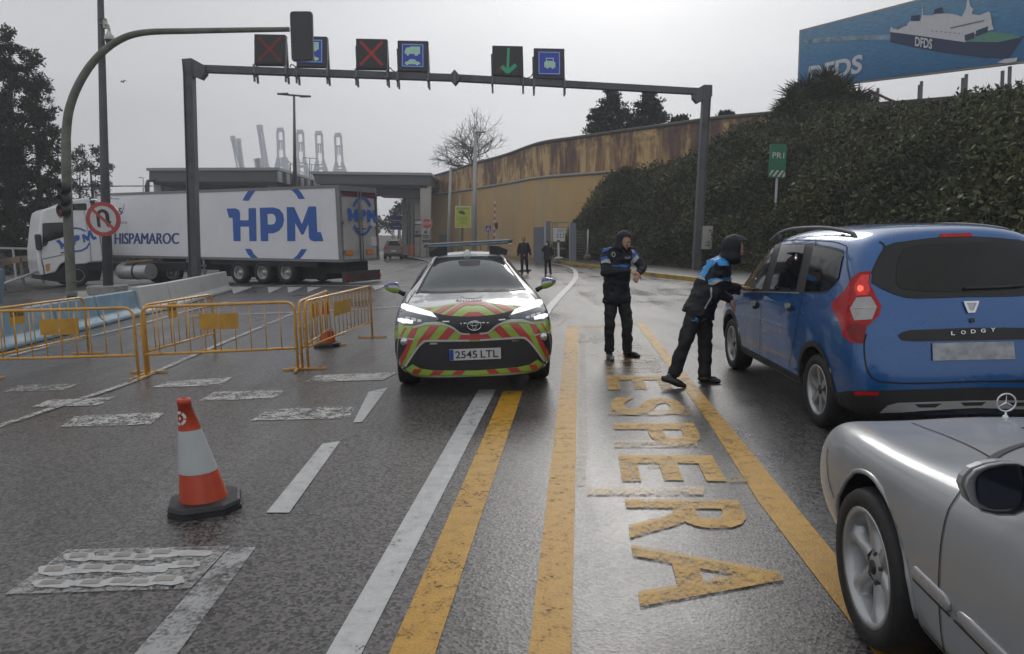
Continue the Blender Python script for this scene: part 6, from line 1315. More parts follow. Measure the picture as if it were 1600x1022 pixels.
# ============================================================ BLUE PEOPLE CARRIER
M['bluep'] = carpaint('metallic_blue_paint', (.003, .088, .29), metal=.25, rough=.32); M['lampred'] = mat('red_lamp_lens', (.40, .006, .008), .22, 0, .25, 12, spec=.35); M['lampclear'] = mat('clear_lamp_lens', (.34, .33, .33), .15, .1, .12, 12, coat=1); M['brake'] = mat('lit_brake_lamp', (1.0, .10, .06), .2, 0, .1, 8, emit=1.3)
KL = .985; F_, R_w = g(1150, 577), g(1283, 665); hdg = (F_-R_w); hdg.z = 0; yaw = -math.atan2(hdg.x, hdg.y); hd = hdg.normalized(); rt = Vector((hd.y, -hd.x, 0))
WBh = 1.405; rear_axle = -1.42; front_axle = 1.39
cen = R_w + rt*(.80*KL) - hd*(rear_axle*KL); cen.z = 0
t = thing('people_carrier', 'blue seven seat people carrier stopped beside the leaning officer, brake lamp lit', 'car', cen, yaw, scale=KL)
def S(d, pts): return (-2.25+d, pts)
st = [S(0.0, [(0, .30), (.58, .30), (.72, .34), (.79, .48), (.80, .62), (.785, .84, .05), (.765, .98, .07), (.68, 1.26, .17), (.60, 1.47, .27), (.3, 1.565, .31), (0, 1.58, .32)]),
      S(.10, [(0, .24), (.70, .24), (.82, .30), (.865, .48), (.87, .68), (.86, .88, .03), (.84, 1.04, .05), (.77, 1.33, .14), (.695, 1.56, .22), (.36, 1.635, .24), (0, 1.64, .25)]),
      S(.45, [(0, .22), (.73, .22), (.84, .28), (.875, .48), (.885, .70), (.875, .90), (.85, 1.06), (.775, 1.38, .04), (.705, 1.60, .08), (.36, 1.665, .1), (0, 1.668, .1)]),
      S(.83, [(0, .22), (.73, .22), (.85, .28), (.88, .48), (.885, .70), (.875, .90), (.85, 1.06), (.775, 1.40), (.705, 1.62), (.36, 1.68), (0, 1.685)]),
      S(1.6, [(0, .22), (.73, .22), (.84, .28), (.865, .48), (.87, .70), (.865, .90), (.845, 1.03), (.77, 1.41), (.70, 1.63), (.36, 1.69), (0, 1.70)]),
      S(2.4, [(0, .22), (.73, .22), (.84, .28), (.865, .48), (.87, .70), (.865, .90), (.845, 1.01), (.755, 1.40), (.665, 1.59), (.34, 1.665), (0, 1.68)]),
      S(2.85, [(0, .22), (.73, .22), (.84, .28), (.865, .48), (.87, .70), (.865, .90), (.84, 1.0), (.745, 1.36), (.64, 1.53), (.33, 1.60), (0, 1.615)]),
      S(3.25, [(0, .22), (.73, .22), (.84, .28), (.865, .48), (.87, .70), (.865, .88), (.83, .99), (.76, 1.18), (.62, 1.32), (.33, 1.40), (0, 1.42)]),
      S(3.6, [(0, .22), (.73, .22), (.85, .28), (.875, .48), (.88, .70), (.865, .86), (.82, .96), (.74, 1.04), (.58, 1.10), (.31, 1.15), (0, 1.165)]),
      S(3.8, [(0, .22), (.73, .22), (.85, .28), (.875, .48), (.88, .69), (.86, .84), (.81, .93), (.71, .98), (.55, 1.02), (.3, 1.05), (0, 1.06)]),
      S(4.15, [(0, .22), (.70, .22), (.82, .28), (.85, .46), (.855, .65), (.83, .78), (.77, .86), (.66, .91), (.5, .94), (.26, .96), (0, .965)]),
      S(4.42, [(0, .25), (.62, .25), (.74, .3), (.78, .44), (.78, .58), (.75, .70), (.68, .77), (.58, .81), (.44, .83), (.22, .845), (0, .85)]),
      S(4.50, [(0, .3), (.5, .3), (.62, .34), (.66, .45), (.66, .56), (.62, .65), (.56, .70), (.47, .73), (.36, .745), (.18, .755), (0, .76)])]
st = [(y, [(q[0], q[1]+max(0, q[1]-1.0)*.13)+tuple(q[2:]) for q in P]) for y, P in st]
lod, bv = carbody('body', t, st, M['bluep'], [(front_axle, .33), (rear_axle, .33)], .385)
Z5 = lambda P: [(1100+x/2.92, 330+y/2.92) for x, y in P]; CLL = -1
def ld(nm, pts, m, off=.004, step=7, clip=0, mirror=True, **k): return decal(nm, bv, pts, m, t, off, step, mirror, clip, **k)
ld('window_surround', [(1161, 455), (1167, 434), (1183, 406), (1199, 389.5), (1217, 383.5), (1240, 382), (1273, 382), (1302, 387), (1320, 392), (1321.5, 400), (1314, 437), (1298, 455), (1286, 459), (1230, 457.5)], 'black', .004, 6)
ld('side_window', [(1215, 387), (1199, 392.5), (1184, 409), (1169, 436), (1166, 450), (1178, 453.5), (1196, 454)], 'glass', .008, 6)
ld('side_window', [(1226, 385), (1264, 386), (1249, 455), (1208, 454)], 'glass', .008, 6)
ld('side_window', [(1274, 385.5), (1302, 390), (1318, 395.5), (1319, 402), (1312, 436), (1296, 453), (1284, 456), (1259, 456)], 'glass', .008, 6)
seam('window_chrome', bv, [(1162, 456.5), (1200, 456.5), (1250, 458)], .012, 'alu', t, .010)
ld('rear_window', Z5([(820, 168), (860, 152), (960, 138), (1060, 130), (1300, 122), (1460, 122), (1460, 384), (1300, 390), (1100, 399), (960, 402), (915, 399), (860, 383), (800, 356), (760, 330), (765, 290), (785, 232)]), 'glass', .006, 8, clip=CLL)
ld('inner_glass_area', Z5([(905, 175), (960, 158), (1100, 148), (1300, 142), (1460, 140), (1460, 368), (1300, 370), (1000, 368), (900, 355), (875, 330), (878, 240)]), mat('inner_rear_glass', (.014, .018, .016), .08, 0, .5, 1.2, spec=.3), .010, 8, clip=CLL)  # inset patch of the rear glass, slightly lighter and greener
ld('tail_lamp', Z5([(757, 282), (752, 330), (770, 382), (800, 440), (788, 482), (742, 530), (728, 607), (690, 600), (662, 570), (640, 500), (607, 440), (612, 420), (665, 370), (700, 310), (722, 288)]), 'lampred', .010, 5)
ld('lamp_lower_part', Z5([(650, 530), (680, 512), (735, 520), (740, 540), (728, 600), (692, 594), (668, 570)]), mat('deep_red_lens', (.20, .004, .006), .2, 0, .2, 14, spec=.4), .013, 5)
ld('lamp_upper_part', Z5([(722, 292), (752, 290), (750, 330), (758, 362), (745, 384), (700, 388), (690, 350), (705, 315)]), mat('bright_red_lens', (.62, .03, .03), .25, 0, .2, 14, emit=.10), .013, 5)
ld('reversing_lamp', Z5([(702, 396), (760, 392), (787, 438), (765, 495), (692, 500), (673, 446)]), 'lampclear', .015, 5)
ld('lamp_divider', Z5([(676, 440), (786, 438), (786, 443), (676, 446)]), 'silver_line', .018, 4)
ld('lit_bulb', Z5([(708, 345), (716, 340), (728, 346), (730, 360), (716, 370), (706, 360)]), 'brake', .018, 4, mirror=False)
ld('high_brake_lamp', Z5([(1075, 106), (1250, 101), (1400, 100), (1400, 116), (1250, 117), (1072, 124)]), 'lampred', .010, 5, clip=CLL)
seam('tailgate_gap', bv, Z5([(800, 140), (822, 162), (790, 225), (764, 285)]), .011, 'dark', t, .006); seam('tailgate_gap', bv, Z5([(740, 560), (731, 610), (736, 690), (755, 745), (790, 772), (850, 782), (960, 786), (1215, 778)]), .011, 'dark', t, .006)
ld('bumper_skirt', Z5([(560, 842), (600, 828), (680, 816), (900, 812), (1215, 802), (1460, 798), (1460, 1000), (560, 1000), (545, 940)]), 'black', .006, 8, clip=CLL)
ld('reflector', Z5([(690, 820), (795, 822), (795, 840), (690, 838)]), 'lampred', .012, 5)
ld('skid_plate', Z5([(800, 914), (835, 884), (880, 872), (1215, 862), (1460, 852), (1460, 888), (1215, 896), (1050, 905), (900, 914)]), 'alu', .016, 6, clip=CLL)
ld('skid_slot', Z5([(955, 878), (1080, 875), (1050, 893), (975, 893)]), 'black', .020, 4); ld('skid_slot', Z5([(1165, 870), (1280, 868), (1260, 884), (1180, 886)]), 'black', .020, 4, mirror=False)
ld('tailgate_trim', Z5([(885, 568), (905, 552), (940, 543), (1215, 532), (1460, 526), (1460, 586), (1215, 590), (960, 594), (905, 590)]), 'black', .010, 6, clip=CLL)
ld('plate_surface', Z5([(1038, 603), (1215, 598), (1395, 594), (1395, 674), (1215, 678), (1040, 682)]), mat('weathered_plate', (.33, .35, .37), .5, 0, .35, 14), .014, 6, clip=CLL)
mb = MB(); bcast = lambda x, y, off: onto(bv, *pxproj(1100+x/2.92, 330+y/2.92), off)
for i, ch in enumerate('LODGY'):
    x = 1122+i*45; V, Fc = glyphs(ch, .02); mb.add([bcast(x+u*(22 if ch != 'L' else 18), 566-i*4-v*17, .016) for u, v in V], Fc)
obj('model_lettering', mb, M['chrome'], t)
mb = MB(); pp = [bcast(*p, .016) for p in ((1180, 413), (1250, 411), (1247, 425), (1232, 464), (1200, 466), (1184, 428))]; pi_ = [bcast(*p, .016) for p in ((1193, 421), (1237, 420), (1234, 430), (1222, 455), (1208, 456), (1198, 432))]
mb.add(pp+pi_, [(i, (i+1) % 6, 6+(i+1) % 6, 6+i) for i in range(6)]); obj('badge', mb, M['chrome'], t); ld('badge_centre', Z5([(1193, 421), (1237, 420), (1234, 430), (1222, 455), (1208, 456), (1198, 432)]), 'alu', .012, 3, mirror=False)
ld('boot_lock', Z5([(1210, 490), (1230, 489), (1232, 508), (1212, 510)]), 'black', .012, 3, mirror=False)
# wiper on the glass
mb = MB(); mb.tube([bcast(x, y, .022) for x, y in ((1180, 356), (1300, 352), (1450, 345))], .012, 6); obj('rear_wiper', mb, M['black'], t)
# doors and sides
seam('tailgate_gap', bv, Z5([(1215, 778), (1300, 776), (1460, 772)]), .011, 'dark', t, .006, mirror=False)
for P in ([(262, 372), (262, 420), (258, 520), (256, 640), (254, 690)], [(452, 372), (440, 440), (425, 520), (410, 600), (392, 690), (388, 745)], [(150, 400), (135, 440), (140, 520), (150, 600)], [(652, 160), (655, 250), (668, 330), (650, 370)], [(512, 132), (510, 160)]): seam('door_gap', bv, Z5(P), .009, 'dark', t, .005)
seam('door_gap', bv, Z5([(300, 150), (400, 133), (510, 135), (600, 142), (650, 160)]), .008, 'dark', t, .004)
ld('sill_trim', [(-.98, .225), (.95, .225), (.97, .37), (-1.0, .37)], 'black', .006, .08, proj=sideproj(t, -1)); seam('sill_chrome', bv, [(-.95, .30), (0, .30), (.92, .30)], .014, 'alu', t, .010, proj=sideproj(t, -1))
for P in ([(228, 415), (248, 410), (256, 418), (250, 434), (232, 436)], [(386, 424), (410, 422), (418, 430), (410, 444), (390, 446)]): ld('door_handle', Z5(P), 'alu', .022, 4); ld('handle_recess', Z5([(x, y+10) for x, y in P]), 'dark', .010, 4)
archtrim(t, bv, front_axle, .33, .385, .05); archtrim(t, bv, rear_axle, .33, .385, .05)
for s in (1, -1):
    wheel(t, (s*.755, front_axle, .325), .325, .205, .225, ('spoke', 6, .05, .06), s, 'alu', steer=.0); wheel(t, (s*.755, rear_axle, .325), .325, .205, .225, ('spoke', 6, .05, .06), s)
    mb = MB(); P = cm([(s*.635, -1.62, 1.57), (s*.63, -1.50, 1.620), (s*.625, -.9, 1.668), (s*.62, -.1, 1.668), (s*.61, .35, 1.630), (s*.60, .55, 1.59), (s*.60, .70, 1.545)], 5); mb.tube(P, .015, 8, sy=1.25); mb.tube([(s*.63, -1.35, 1.54), (s*.63, -1.35, 1.61)], .02, 8); mb.tube([(s*.61, .35, 1.54), (s*.61, .35, 1.63)], .02, 8); 
    for v in mb.v: v.z += .085
    obj('roof_rail', mb, M['gantry'], t, local=True)
    mb = MB(); c = Vector((s*1.0, 1.03, 1.05)); mb.ell(c, (.115, .065, .085), n=14); mb.tube([c, Vector((s*.85, 1.05, 1.0))], .03, 8); obj('door_mirror', mb, M['black'], t, local=True)
ld('windscreen', [(-.60, 1.05), (.60, 1.05), (.55, 1.50), (-.55, 1.50)], 'glass', .006, .12, mirror=False, proj=endproj(t, 1)); ld('headlamp', [(.45, .62), (.70, .60), (.72, .76), (.5, .74)], 'lampglass', .008, .08, proj=endproj(t, 1)); ld('front_grille', [(-.38, .55), (.38, .55), (.42, .72), (-.42, .72)], 'black', .008, .1, mirror=False, proj=endproj(t, 1))
mb = MB(); mb.tube([(0, -1.1, 1.68), (0, -1.18, 1.73)], .012, 6)
# ============================================================ SILVER SALOON (near right)
M['silver'] = mat('silver_metallic_paint', (.30, .312, .33), .42, .25, .05, 2.5, coat=.6, coatr=.12)
myaw = -math.radians(5.2); hd = Vector((-math.sin(myaw), math.cos(myaw), 0)); rt = Vector((hd.y, -hd.x, 0))
wc = g(1385, 1003); mfy = 1.53
cen = wc + rt*.80 - hd*mfy; cen.z = 0
t = thing('silver_saloon', 'silver saloon cut by the right picture edge, upright star ornament on its bonnet', 'car', cen, myaw)
def S(dn, pts): return (2.40-dn, pts)
st = [S(0.0, [(0, .24), (.50, .24), (.66, .27), (.74, .38), (.755, .50), (.73, .60), (.65, .675), (.52, .695), (.37, .70), (.18, .71), (0, .715)]),
      S(.10, [(0, .20), (.58, .20), (.74, .25), (.825, .38), (.845, .52), (.825, .655), (.75, .745), (.60, .745), (.44, .745), (.22, .76), (0, .765)]),
      S(.28, [(0, .18), (.66, .18), (.81, .24), (.87, .38), (.885, .55), (.87, .69), (.80, .785), (.65, .775), (.50, .775), (.25, .795), (0, .803)]),
      S(.55, [(0, .18), (.70, .18), (.84, .24), (.885, .40), (.895, .58), (.885, .73), (.82, .82), (.67, .805), (.53, .80), (.27, .825), (0, .833)]),
      S(.87, [(0, .18), (.70, .18), (.85, .24), (.89, .42), (.90, .60), (.89, .74), (.825, .825), (.69, .825), (.56, .835), (.28, .86), (0, .868)]),
      S(1.25, [(0, .18), (.70, .18), (.85, .24), (.885, .42), (.90, .60), (.89, .75), (.835, .85), (.72, .865), (.585, .88), (.29, .905), (0, .913)]),
      S(1.6, [(0, .18), (.70, .18), (.85, .24), (.885, .42), (.895, .60), (.885, .76), (.835, .87), (.735, .90), (.6, .925), (.3, .945), (0, .95)]),
      S(1.8, [(0, .18), (.70, .18), (.85, .24), (.885, .42), (.895, .60), (.885, .77), (.835, .88), (.75, .98), (.61, 1.02), (.3, 1.05), (0, 1.055)]),
      S(2.3, [(0, .18), (.70, .18), (.85, .24), (.885, .42), (.895, .60), (.885, .78), (.835, .89), (.66, 1.27), (.53, 1.33), (.27, 1.36), (0, 1.365)]),
      S(2.9, [(0, .18), (.70, .18), (.85, .24), (.885, .42), (.895, .60), (.885, .78), (.83, .90), (.62, 1.33), (.51, 1.40), (.27, 1.43), (0, 1.44)]),
      S(3.5, [(0, .18), (.70, .18), (.85, .24), (.885, .42), (.895, .60), (.88, .78), (.82, .90), (.62, 1.28), (.5, 1.35), (.27, 1.38), (0, 1.385)]),
      S(3.95, [(0, .18), (.70, .18), (.85, .24), (.885, .42), (.89, .60), (.875, .78), (.81, .88), (.68, .99), (.52, 1.03), (.27, 1.05), (0, 1.055)]),
      S(4.4, [(0, .2), (.66, .2), (.80, .26), (.85, .42), (.855, .60), (.83, .76), (.75, .85), (.62, .89), (.47, .91), (.24, .925), (0, .93)]),
      S(4.75, [(0, .26), (.55, .26), (.68, .32), (.73, .45), (.73, .60), (.70, .72), (.62, .79), (.51, .82), (.39, .835), (.2, .85), (0, .85)])]
mer, bv = carbody('body', t, st, M['silver'], [(mfy, .335), (-1.30, .335)], .375, level=3)
Z6 = lambda P: [(1240+x/2.311, 580+y/2.311) for x, y in P]
sp_ = sideproj(t, -1)
def md(nm, pts, m, off=.004, step=.1, mirror=True, proj=None, **k): return decal(nm, bv, pts, m, t, off, step, mirror, 0, proj=proj or sp_, **k)
seam('door_gap', bv, [(1505, 763), (1494, 779), (1482, 800), (1473, 838), (1469, 880), (1468, 930), (1471, 985), (1478, 1030)], .007, 'dark', t, .003)
seam('bonnet_gap', bv, [(1424, 661), (1450, 671), (1482, 683), (1520, 700), (1549, 716)], .006, 'dark', t, .003)
seam('bumper_gap', bv, [(2.08, .66), (2.05, .60), (2.0, .52), (1.93, .47)], .008, 'dark', t, .003, proj=sp_)
M['moulding'] = mat('satin_silver_moulding', (.30, .30, .31), .28, .3, .05, 3, coat=.8)
# rub strips, each a raised moulding with a bright edge
def strip(y0, y1, zc):
    for s in (-1, 1):
        P = []
        for k in range(25):
            o_, d = sideproj(t, s)(y0+(y1-y0)*k/24, zc); q = onto(bv, o_, d, .003)
            if q: P.append(PM[t].inverted() @ q)
        mb = MB(); mb.tube(P, [.010, .022]+[.027]*(len(P)-4)+[.022, .010], 14, sy=.45, up=(s, 0, 0)); obj('side_moulding', mb, M['moulding'], t, local=True)
    seam('moulding_shadow', bv, [(y0, zc-.032), ((y0+y1)/2, zc-.032), (y1, zc-.032)], .008, 'dark', t, .006, proj=sp_)
strip(.875, 1.13, .505); strip(-.35, .855, .505)
seam('sill_gap', bv, [(-.9, .30), (0, .30), (1.12, .30)], .008, 'dark', t, .004, proj=sp_)
# rolled lip of the arch
for wy in (mfy, -1.30):
    for s in (-1, 1):
        P = []
        for a in range(-8, 190, 6):
            yy, zz = wy+.378*math.cos(math.radians(a)), .335+.378*math.sin(math.radians(a)); o_, d = sideproj(t, s)(yy, zz); q = onto(bv, o_, d, .0)
            loc, nor, _, _ = bv.find_nearest(PM[t] @ Vector((s*.885, yy, zz))); P.append(PM[t].inverted() @ loc)
        P = [Vector((s*max(abs(p.x), .855), p.y, p.z)) for p in P]; mb = MB(); mb.tube(P, .011, 8); obj('arch_lip', mb, M['silver'], t, local=True)
for s in (1, -1):
    wheel(t, (s*.795, mfy, .325), .325, .225, .24, ('hole', 6, .25), s, 'alu_dull' if 'alu_dull' in M else 'alu', steer=0); wheel(t, (s*.795, -1.30, .325), .325, .225, .24, ('hole', 6, .25), s)
md('headlamp', [(.42, .58), (.68, .55), (.74, .66), (.60, .72), (.44, .70)], 'lampglass', .006, .06, proj=endproj(t, 1)); md('front_grille', [(-.34, .50), (.34, .50), (.38, .68), (-.38, .68)], 'black', .006, .1, mirror=False, proj=endproj(t, 1))
md('windscreen', [(-.74, .96), (.74, .96), (.58, 1.34), (-.58, 1.34)], 'glass', .006, .12, mirror=False, proj=endproj(t, 1)); md('side_window', [(.55, .93), (.15, 1.24), (-.3, 1.31), (-1.0, 1.27), (-1.4, .95)], 'glass', .006, .1)
md('rear_window', [(-.6, 1.02), (.6, 1.02), (.5, 1.32), (-.5, 1.32)], 'glass', .006, .1, mirror=False, proj=endproj(t, -1)); md('tail_lamp', [(.45, .62), (.76, .6), (.78, .78), (.5, .78)], 'lampred', .006, .08, proj=endproj(t, -1))
seam('cowl', bv, [(1549, 719), (1562, 710), (1580, 702), (1604, 694)], .03, 'black', t, .005)
# bonnet star
qs = local_at(bv, t, 1571, 652, 0.0) or Vector((0, 2.2, .78)); base = Vector((0, qs.y, qs.z)); R_s = .043; c = base+Vector((0, 0, .03+R_s)); mb = MB()
off = qs.x; base.x = c.x = qs.x if abs(qs.x) < .25 else 0
mb.lathe([(.016, -.004), (.012, .008), (.005, .014), (.004, .034)], base, n=12); mb.tube([c+Vector((R_s*math.sin(a), 0, R_s*math.cos(a))) for a in [2*pi*k/40 for k in range(41)]], .0042, 8)
for k in range(3):
    a = 2*pi*k/3; e = c+Vector((R_s*math.sin(a), 0, R_s*math.cos(a))); d = (e-c).normalized(); s = Vector((d.z, 0, -d.x)); mb.add([c+s*.006, c-s*.006, e, c+Vector((0, -.005, 0)), c+Vector((0, .005, 0))], [(0, 2, 3), (1, 3, 2), (0, 4, 2), (1, 2, 4)])
obj('bonnet_star', mb, M['chrome'], t, local=True)
qn = local_at(bv, t, 1596, 670, .004)
if qn: mb = MB(); mb.tube([qn, qn+Vector((.06, 0, .002))], [.002, .005], 6); obj('washer_jet', mb, M['black'], t, local=True)
# door mirror, seen from behind
Mi = PM[t].inverted(); YM = 1.88
corn = [(1508, 760), (1512, 748), (1524, 735), (1545, 727), (1568, 723), (1590, 723), (1606, 729), (1610, 755), (1608, 785), (1602, 799), (1586, 806), (1560, 806), (1534, 800), (1518, 786)]
out_ = [at(x, y, YM) for x, y in corn]; cc = sum(out_, Vector())/len(out_); mb = MB(); V = []
prof = [(0.0, .955), (.0, 1.0), (.03, 1.01), (.07, .97), (.11, .86), (.14, .66), (.16, .34), (.165, .05)]
for dy, k in prof: V += [cc+(p-cc)*k+Vector((.28*dy, dy*.6, -.10*dy)) for p in out_]
n = len(out_); mb.add(V, [(i*n+j, i*n+(j+1) % n, i*n+n+(j+1) % n, i*n+n+j) for i in range(len(prof)-1) for j in range(n)]+[tuple(range((len(prof)-1)*n, len(prof)*n))], 0, True); mm = obj('door_mirror', mb, M['silver'], t)
mb = MB(); gc = [(1528, 762), (1530, 748), (1542, 737), (1562, 731), (1582, 729), (1598, 733), (1601, 757), (1598, 790), (1560, 796), (1540, 792), (1531, 782)]; gp = [at(x, y, YM+.012) for x, y in cm([(x, y, 0) for x, y in gc], 3, True) and [(p.x, p.y) for p in cm([(x, y, 0) for x, y in gc], 3, True)]]
mb.prism(gp, (0, .01, 0)); ob = obj('mirror_glass', mb, mat('mirror_glass', (.03, .04, .055), .05, .6, .05, 2), t); ob.parent = mm
mb = MB(); fr = [cc+(p-cc)*.965+Vector((0, .026, 0)) for p in out_]; mb.prism(fr, (0, .02, 0)); ob = obj('mirror_frame', mb, M['silver'], t); ob.parent = mm
mb = MB(); mb.tube([at(1600, 795, YM+.08), at(1625, 806, YM+.12)], [.03, .045], 8); obj('mirror_foot', mb, M['silver'], t)
# ============================================================ LORRY
def frame(o_, rz): return Matrix.Translation(o_) @ Matrix.Rotation(rz, 4, 'Z')
a = g(533, 447.5); 
Yr = 29.5; Yf = 35.7; rb, rtp = at(536, 410, Yr), at(530, 289, Yr); fb, ftp = at(176, 402, Yf), at(171, 302, Yf)
RB = Vector((rb.x, rb.y, 0)); FB = Vector((fb.x, fb.y, 0)); LV = (FB-RB); TL = LV.length+.9; lv = LV.normalized(); wv = Vector((-lv.y, lv.x, 0)); wv = wv if wv.y > 0 else -wv; TW = 2.5
t = thing('box_trailer', 'long white refrigerated box trailer with big blue lettering, crossing behind the barriers', 'trailer', RB+wv*TW/2, 0)
zb0, zt0 = rb.z, rtp.z; zb1 = fb.z+(fb.z-rb.z)*(.9/LV.length); zt1 = ftp.z+(ftp.z-rtp.z)*(.9/LV.length)
def T_(u, v, w=0.0):   # u 0 rear .. 1 front, v 0 bottom .. 1 top, w 0 near side .. 1 far side
    p = RB+lv*TL*u+wv*TW*w; zl, zh = zb0+(zb1-zb0)*u, zt0+(zt1-zt0)*u; return Vector((p.x, p.y, zl+(zh-zl)*v))
def tbox(mb, u0, u1, v0, v1, w0, w1, mi=0):
    P = [T_(u, v, w) for u in (u0, u1) for w in (w0, w1) for v in (v0, v1)]; mb.add(P, [(0, 1, 3, 2), (4, 6, 7, 5), (0, 4, 5, 1), (2, 3, 7, 6), (0, 2, 6, 4), (1, 5, 7, 3)], mi)
mb = MB(); tbox(mb, .012, .995, .03, .965, 0, 1); obj('box_body', mb, M['trailer'], t, bevel=.02)
M['frame_alu'] = mat('grey_aluminium_profile', (.22, .22, .23), .45, .3, .1, 3)
for nm, q in (('top_profile', (.0, 1.0, .962, 1.0, -.008, 1.008)), ('bottom_profile', (.0, 1.0, .0, .034, -.008, 1.008)), ('rear_post', (.0, .013, .03, .965, -.008, .03)), ('rear_post', (.0, .013, .03, .965, .97, 1.008)), ('front_post', (.992, 1.0, .03, .965, -.008, 1.008)), ('rear_header', (-.001, .013, .93, .962, .03, .97))):
    mb = MB(); tbox(mb, *q); obj(nm, mb, M['rear_red'] if nm == 'rear_header' and 'rear_red' in M else M['frame_alu'], t)
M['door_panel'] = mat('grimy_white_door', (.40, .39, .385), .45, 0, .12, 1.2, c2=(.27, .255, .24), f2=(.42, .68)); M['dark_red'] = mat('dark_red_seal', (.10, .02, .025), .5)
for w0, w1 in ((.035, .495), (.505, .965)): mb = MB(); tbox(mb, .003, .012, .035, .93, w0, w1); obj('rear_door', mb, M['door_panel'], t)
mb = MB(); tbox(mb, .0015, .003, .86, .93, .04, .96); obj('red_band', mb, M['dark_red'], t)
for w in (.04, .495, .505, .96): mb = MB(); tbox(mb, .001, .004, .035, .93, w-.006, w+.006); obj('door_seal', mb, M['dark_red'] if w < .3 or w > .9 else M['under'], t)
for w in (.46, .54): 
    mb = MB(); mb.tube([T_(-.002, -.02, w), T_(-.002, .95, w)], .022, 6); obj('lock_rod', mb, M['galv'], t)
    mb = MB(); mb.tube([T_(-.004, .44, w), T_(-.004, .44, w+(.09 if w > .5 else -.09))], .02, 6); obj('door_handle', mb, M['black'], t)
for w in (.02, .98):
    for v in (.12, .5, .85): mb = MB(); tbox(mb, -.002, .003, v, v+.035, w-.02, w+.05 if w < .5 else w+.02); obj('hinge', mb, M['galv'], t)
for w0, w1 in ((.09, .28), (.66, .85)): mb = MB(); tbox(mb, .0005, .0028, .09, .155, w0, w1); obj('orange_marker', mb, M['orange_m'] if 'orange_m' in M else mat('orange_film', (.55, .20, .03), .45), t)
for v0, v1 in ((.47, .62), (.20, .33)): mb = MB(); tbox(mb, .001, .0028, v0, v1, .80, .95); obj('white_sticker', mb, M['sign_white'], t)
def side(u, v): return T_(.012+(1-u)*.98, .03+.935*v, 0)-wv*.004   # u 0 front .. 1 rear on the near side
def rear(u, v): return T_(.0022, .035+.895*v, .035+.93*u)+lv*-.004
# lettering traced on the near side: pixel -> side coordinates
def onside(x, y, off=.006):
    d = ray(x, y); n = -wv; p0 = RB+n*off; tt = (p0-CAM).dot(n)/d.dot(n); return CAM+d*tt
def onrear(x, y, off=.035):
    d = ray(x, y); n = -lv; p0 = RB+n*off; tt = (p0-CAM).dot(n)/d.dot(n); return CAM+d*tt
S6 = lambda P: [(300+x/4.259, 240+y/4.259) for x, y in P]
def logo(polys, nm, m, fn, off=.006, par=None):
    mb = MB()
    for P in polys: mb.sheet([fn(x, y, off) for x, y in P])
    return obj(nm, mb, M[m], t)
H_ = [(230, 366), (290, 364), (312, 376), (320, 396), (320, 444), (376, 444), (376, 364), (426, 362), (430, 583), (382, 583), (379, 486), (322, 486), (324, 583), (276, 583), (270, 428), (245, 427)]
P1 = [(450, 361), (540, 358), (582, 370), (606, 400), (613, 440), (604, 482), (580, 514), (545, 530), (507, 532), (508, 583), (458, 583)]
P1h = [(502, 402), (532, 400), (552, 412), (558, 436), (552, 462), (534, 472), (505, 472)]
M1 = [(630, 356), (680, 356), (731, 470), (775, 352), (826, 352), (834, 522), (858, 524), (875, 583), (815, 585), (790, 578), (778, 560), (774, 470), (742, 538), (728, 540), (687, 462), (688, 583), (634, 583)]
def holed(outer, inner): # ring polygon by a bridge
    return outer+[outer[0]]+[inner[0]]+inner[::-1][:-0 or None]+[inner[0]] if False else None
logo([S6(H_)], 'big_letter', 'blue_logo', onside); logo([S6(M1)], 'big_letter', 'blue_logo', onside)
# P with its counter: left stem, bowl as a quad ring
o1, i1 = S6([(450, 361), (540, 358), (582, 370), (606, 400), (613, 440), (604, 482), (580, 514), (545, 530), (507, 532)]), S6([(502, 402), (532, 400), (545, 406), (554, 418), (558, 436), (555, 455), (547, 467), (534, 472), (505, 472)])
mb = MB(); n = len(o1); mb.add([onside(x, y) for x, y in o1+i1], [(i, i+1, n+i+1, n+i) for i in range(n-1)]); mb.sheet([onside(x, y) for x, y in S6([(450, 361), (502, 402), (505, 472), (507, 532), (508, 583), (458, 583)])]); obj('big_letter', mb, M['blue_logo'], t)
logo([S6([(336, 313), (378, 314), (400, 278), (427, 240), (378, 242), (352, 280)])], 'logo_arc', 'blue_logo', onside); logo([S6([(650, 232), (700, 231), (728, 262), (752, 302), (710, 303), (690, 270)])], 'logo_arc', 'blue_logo', onside)
logo([S6([(352, 634), (392, 634), (412, 668), (446, 702), (402, 702), (374, 674)])], 'logo_arc', 'blue_logo', onside); logo([S6([(728, 636), (766, 636), (740, 676), (712, 707), (665, 707), (700, 676)])], 'logo_arc', 'blue_logo', onside)
Z5_ = lambda P: [(x/4.259, 240+y/4.259) for x, y in P]
mb = MB(); q = Z5_([(764, 602), (1188, 602), (1190, 528), (764, 530)]); text(mb, 'HISPAMAROC', *(onside(x, y) for x, y in q), bold=0); text(mb, 'HISPAMAROC', *(onside(x+.7, y, .007) for x, y in q)); text(mb, 'HISPAMAROC', *(onside(x-.7, y, .008) for x, y in q)); obj('side_lettering', mb, mat('deep_blue_lettering', (.03, .07, .22), .5), t)
mb = MB(); q = Z5_([(788, 408), (812, 408), (812, 362), (788, 362)]); text(mb, '5', *(onside(x, y) for x, y in q), bold=.03); mb.sheet([onside(*p) for p in Z5_([(810, 400), (815, 400), (829, 335), (826, 335)])]); q = Z5_([(765, 466), (845, 466), (845, 448), (765, 448)]); text(mb, 'años', *(onside(x, y) for x, y in q)); q = Z5_([(736, 306), (792, 306), (792, 293), (736, 294)]); text(mb, 'Frio Palacios'[:4], *(onside(x, y) for x, y in q)); obj('side_lettering', mb, M['logo_dark'], t)
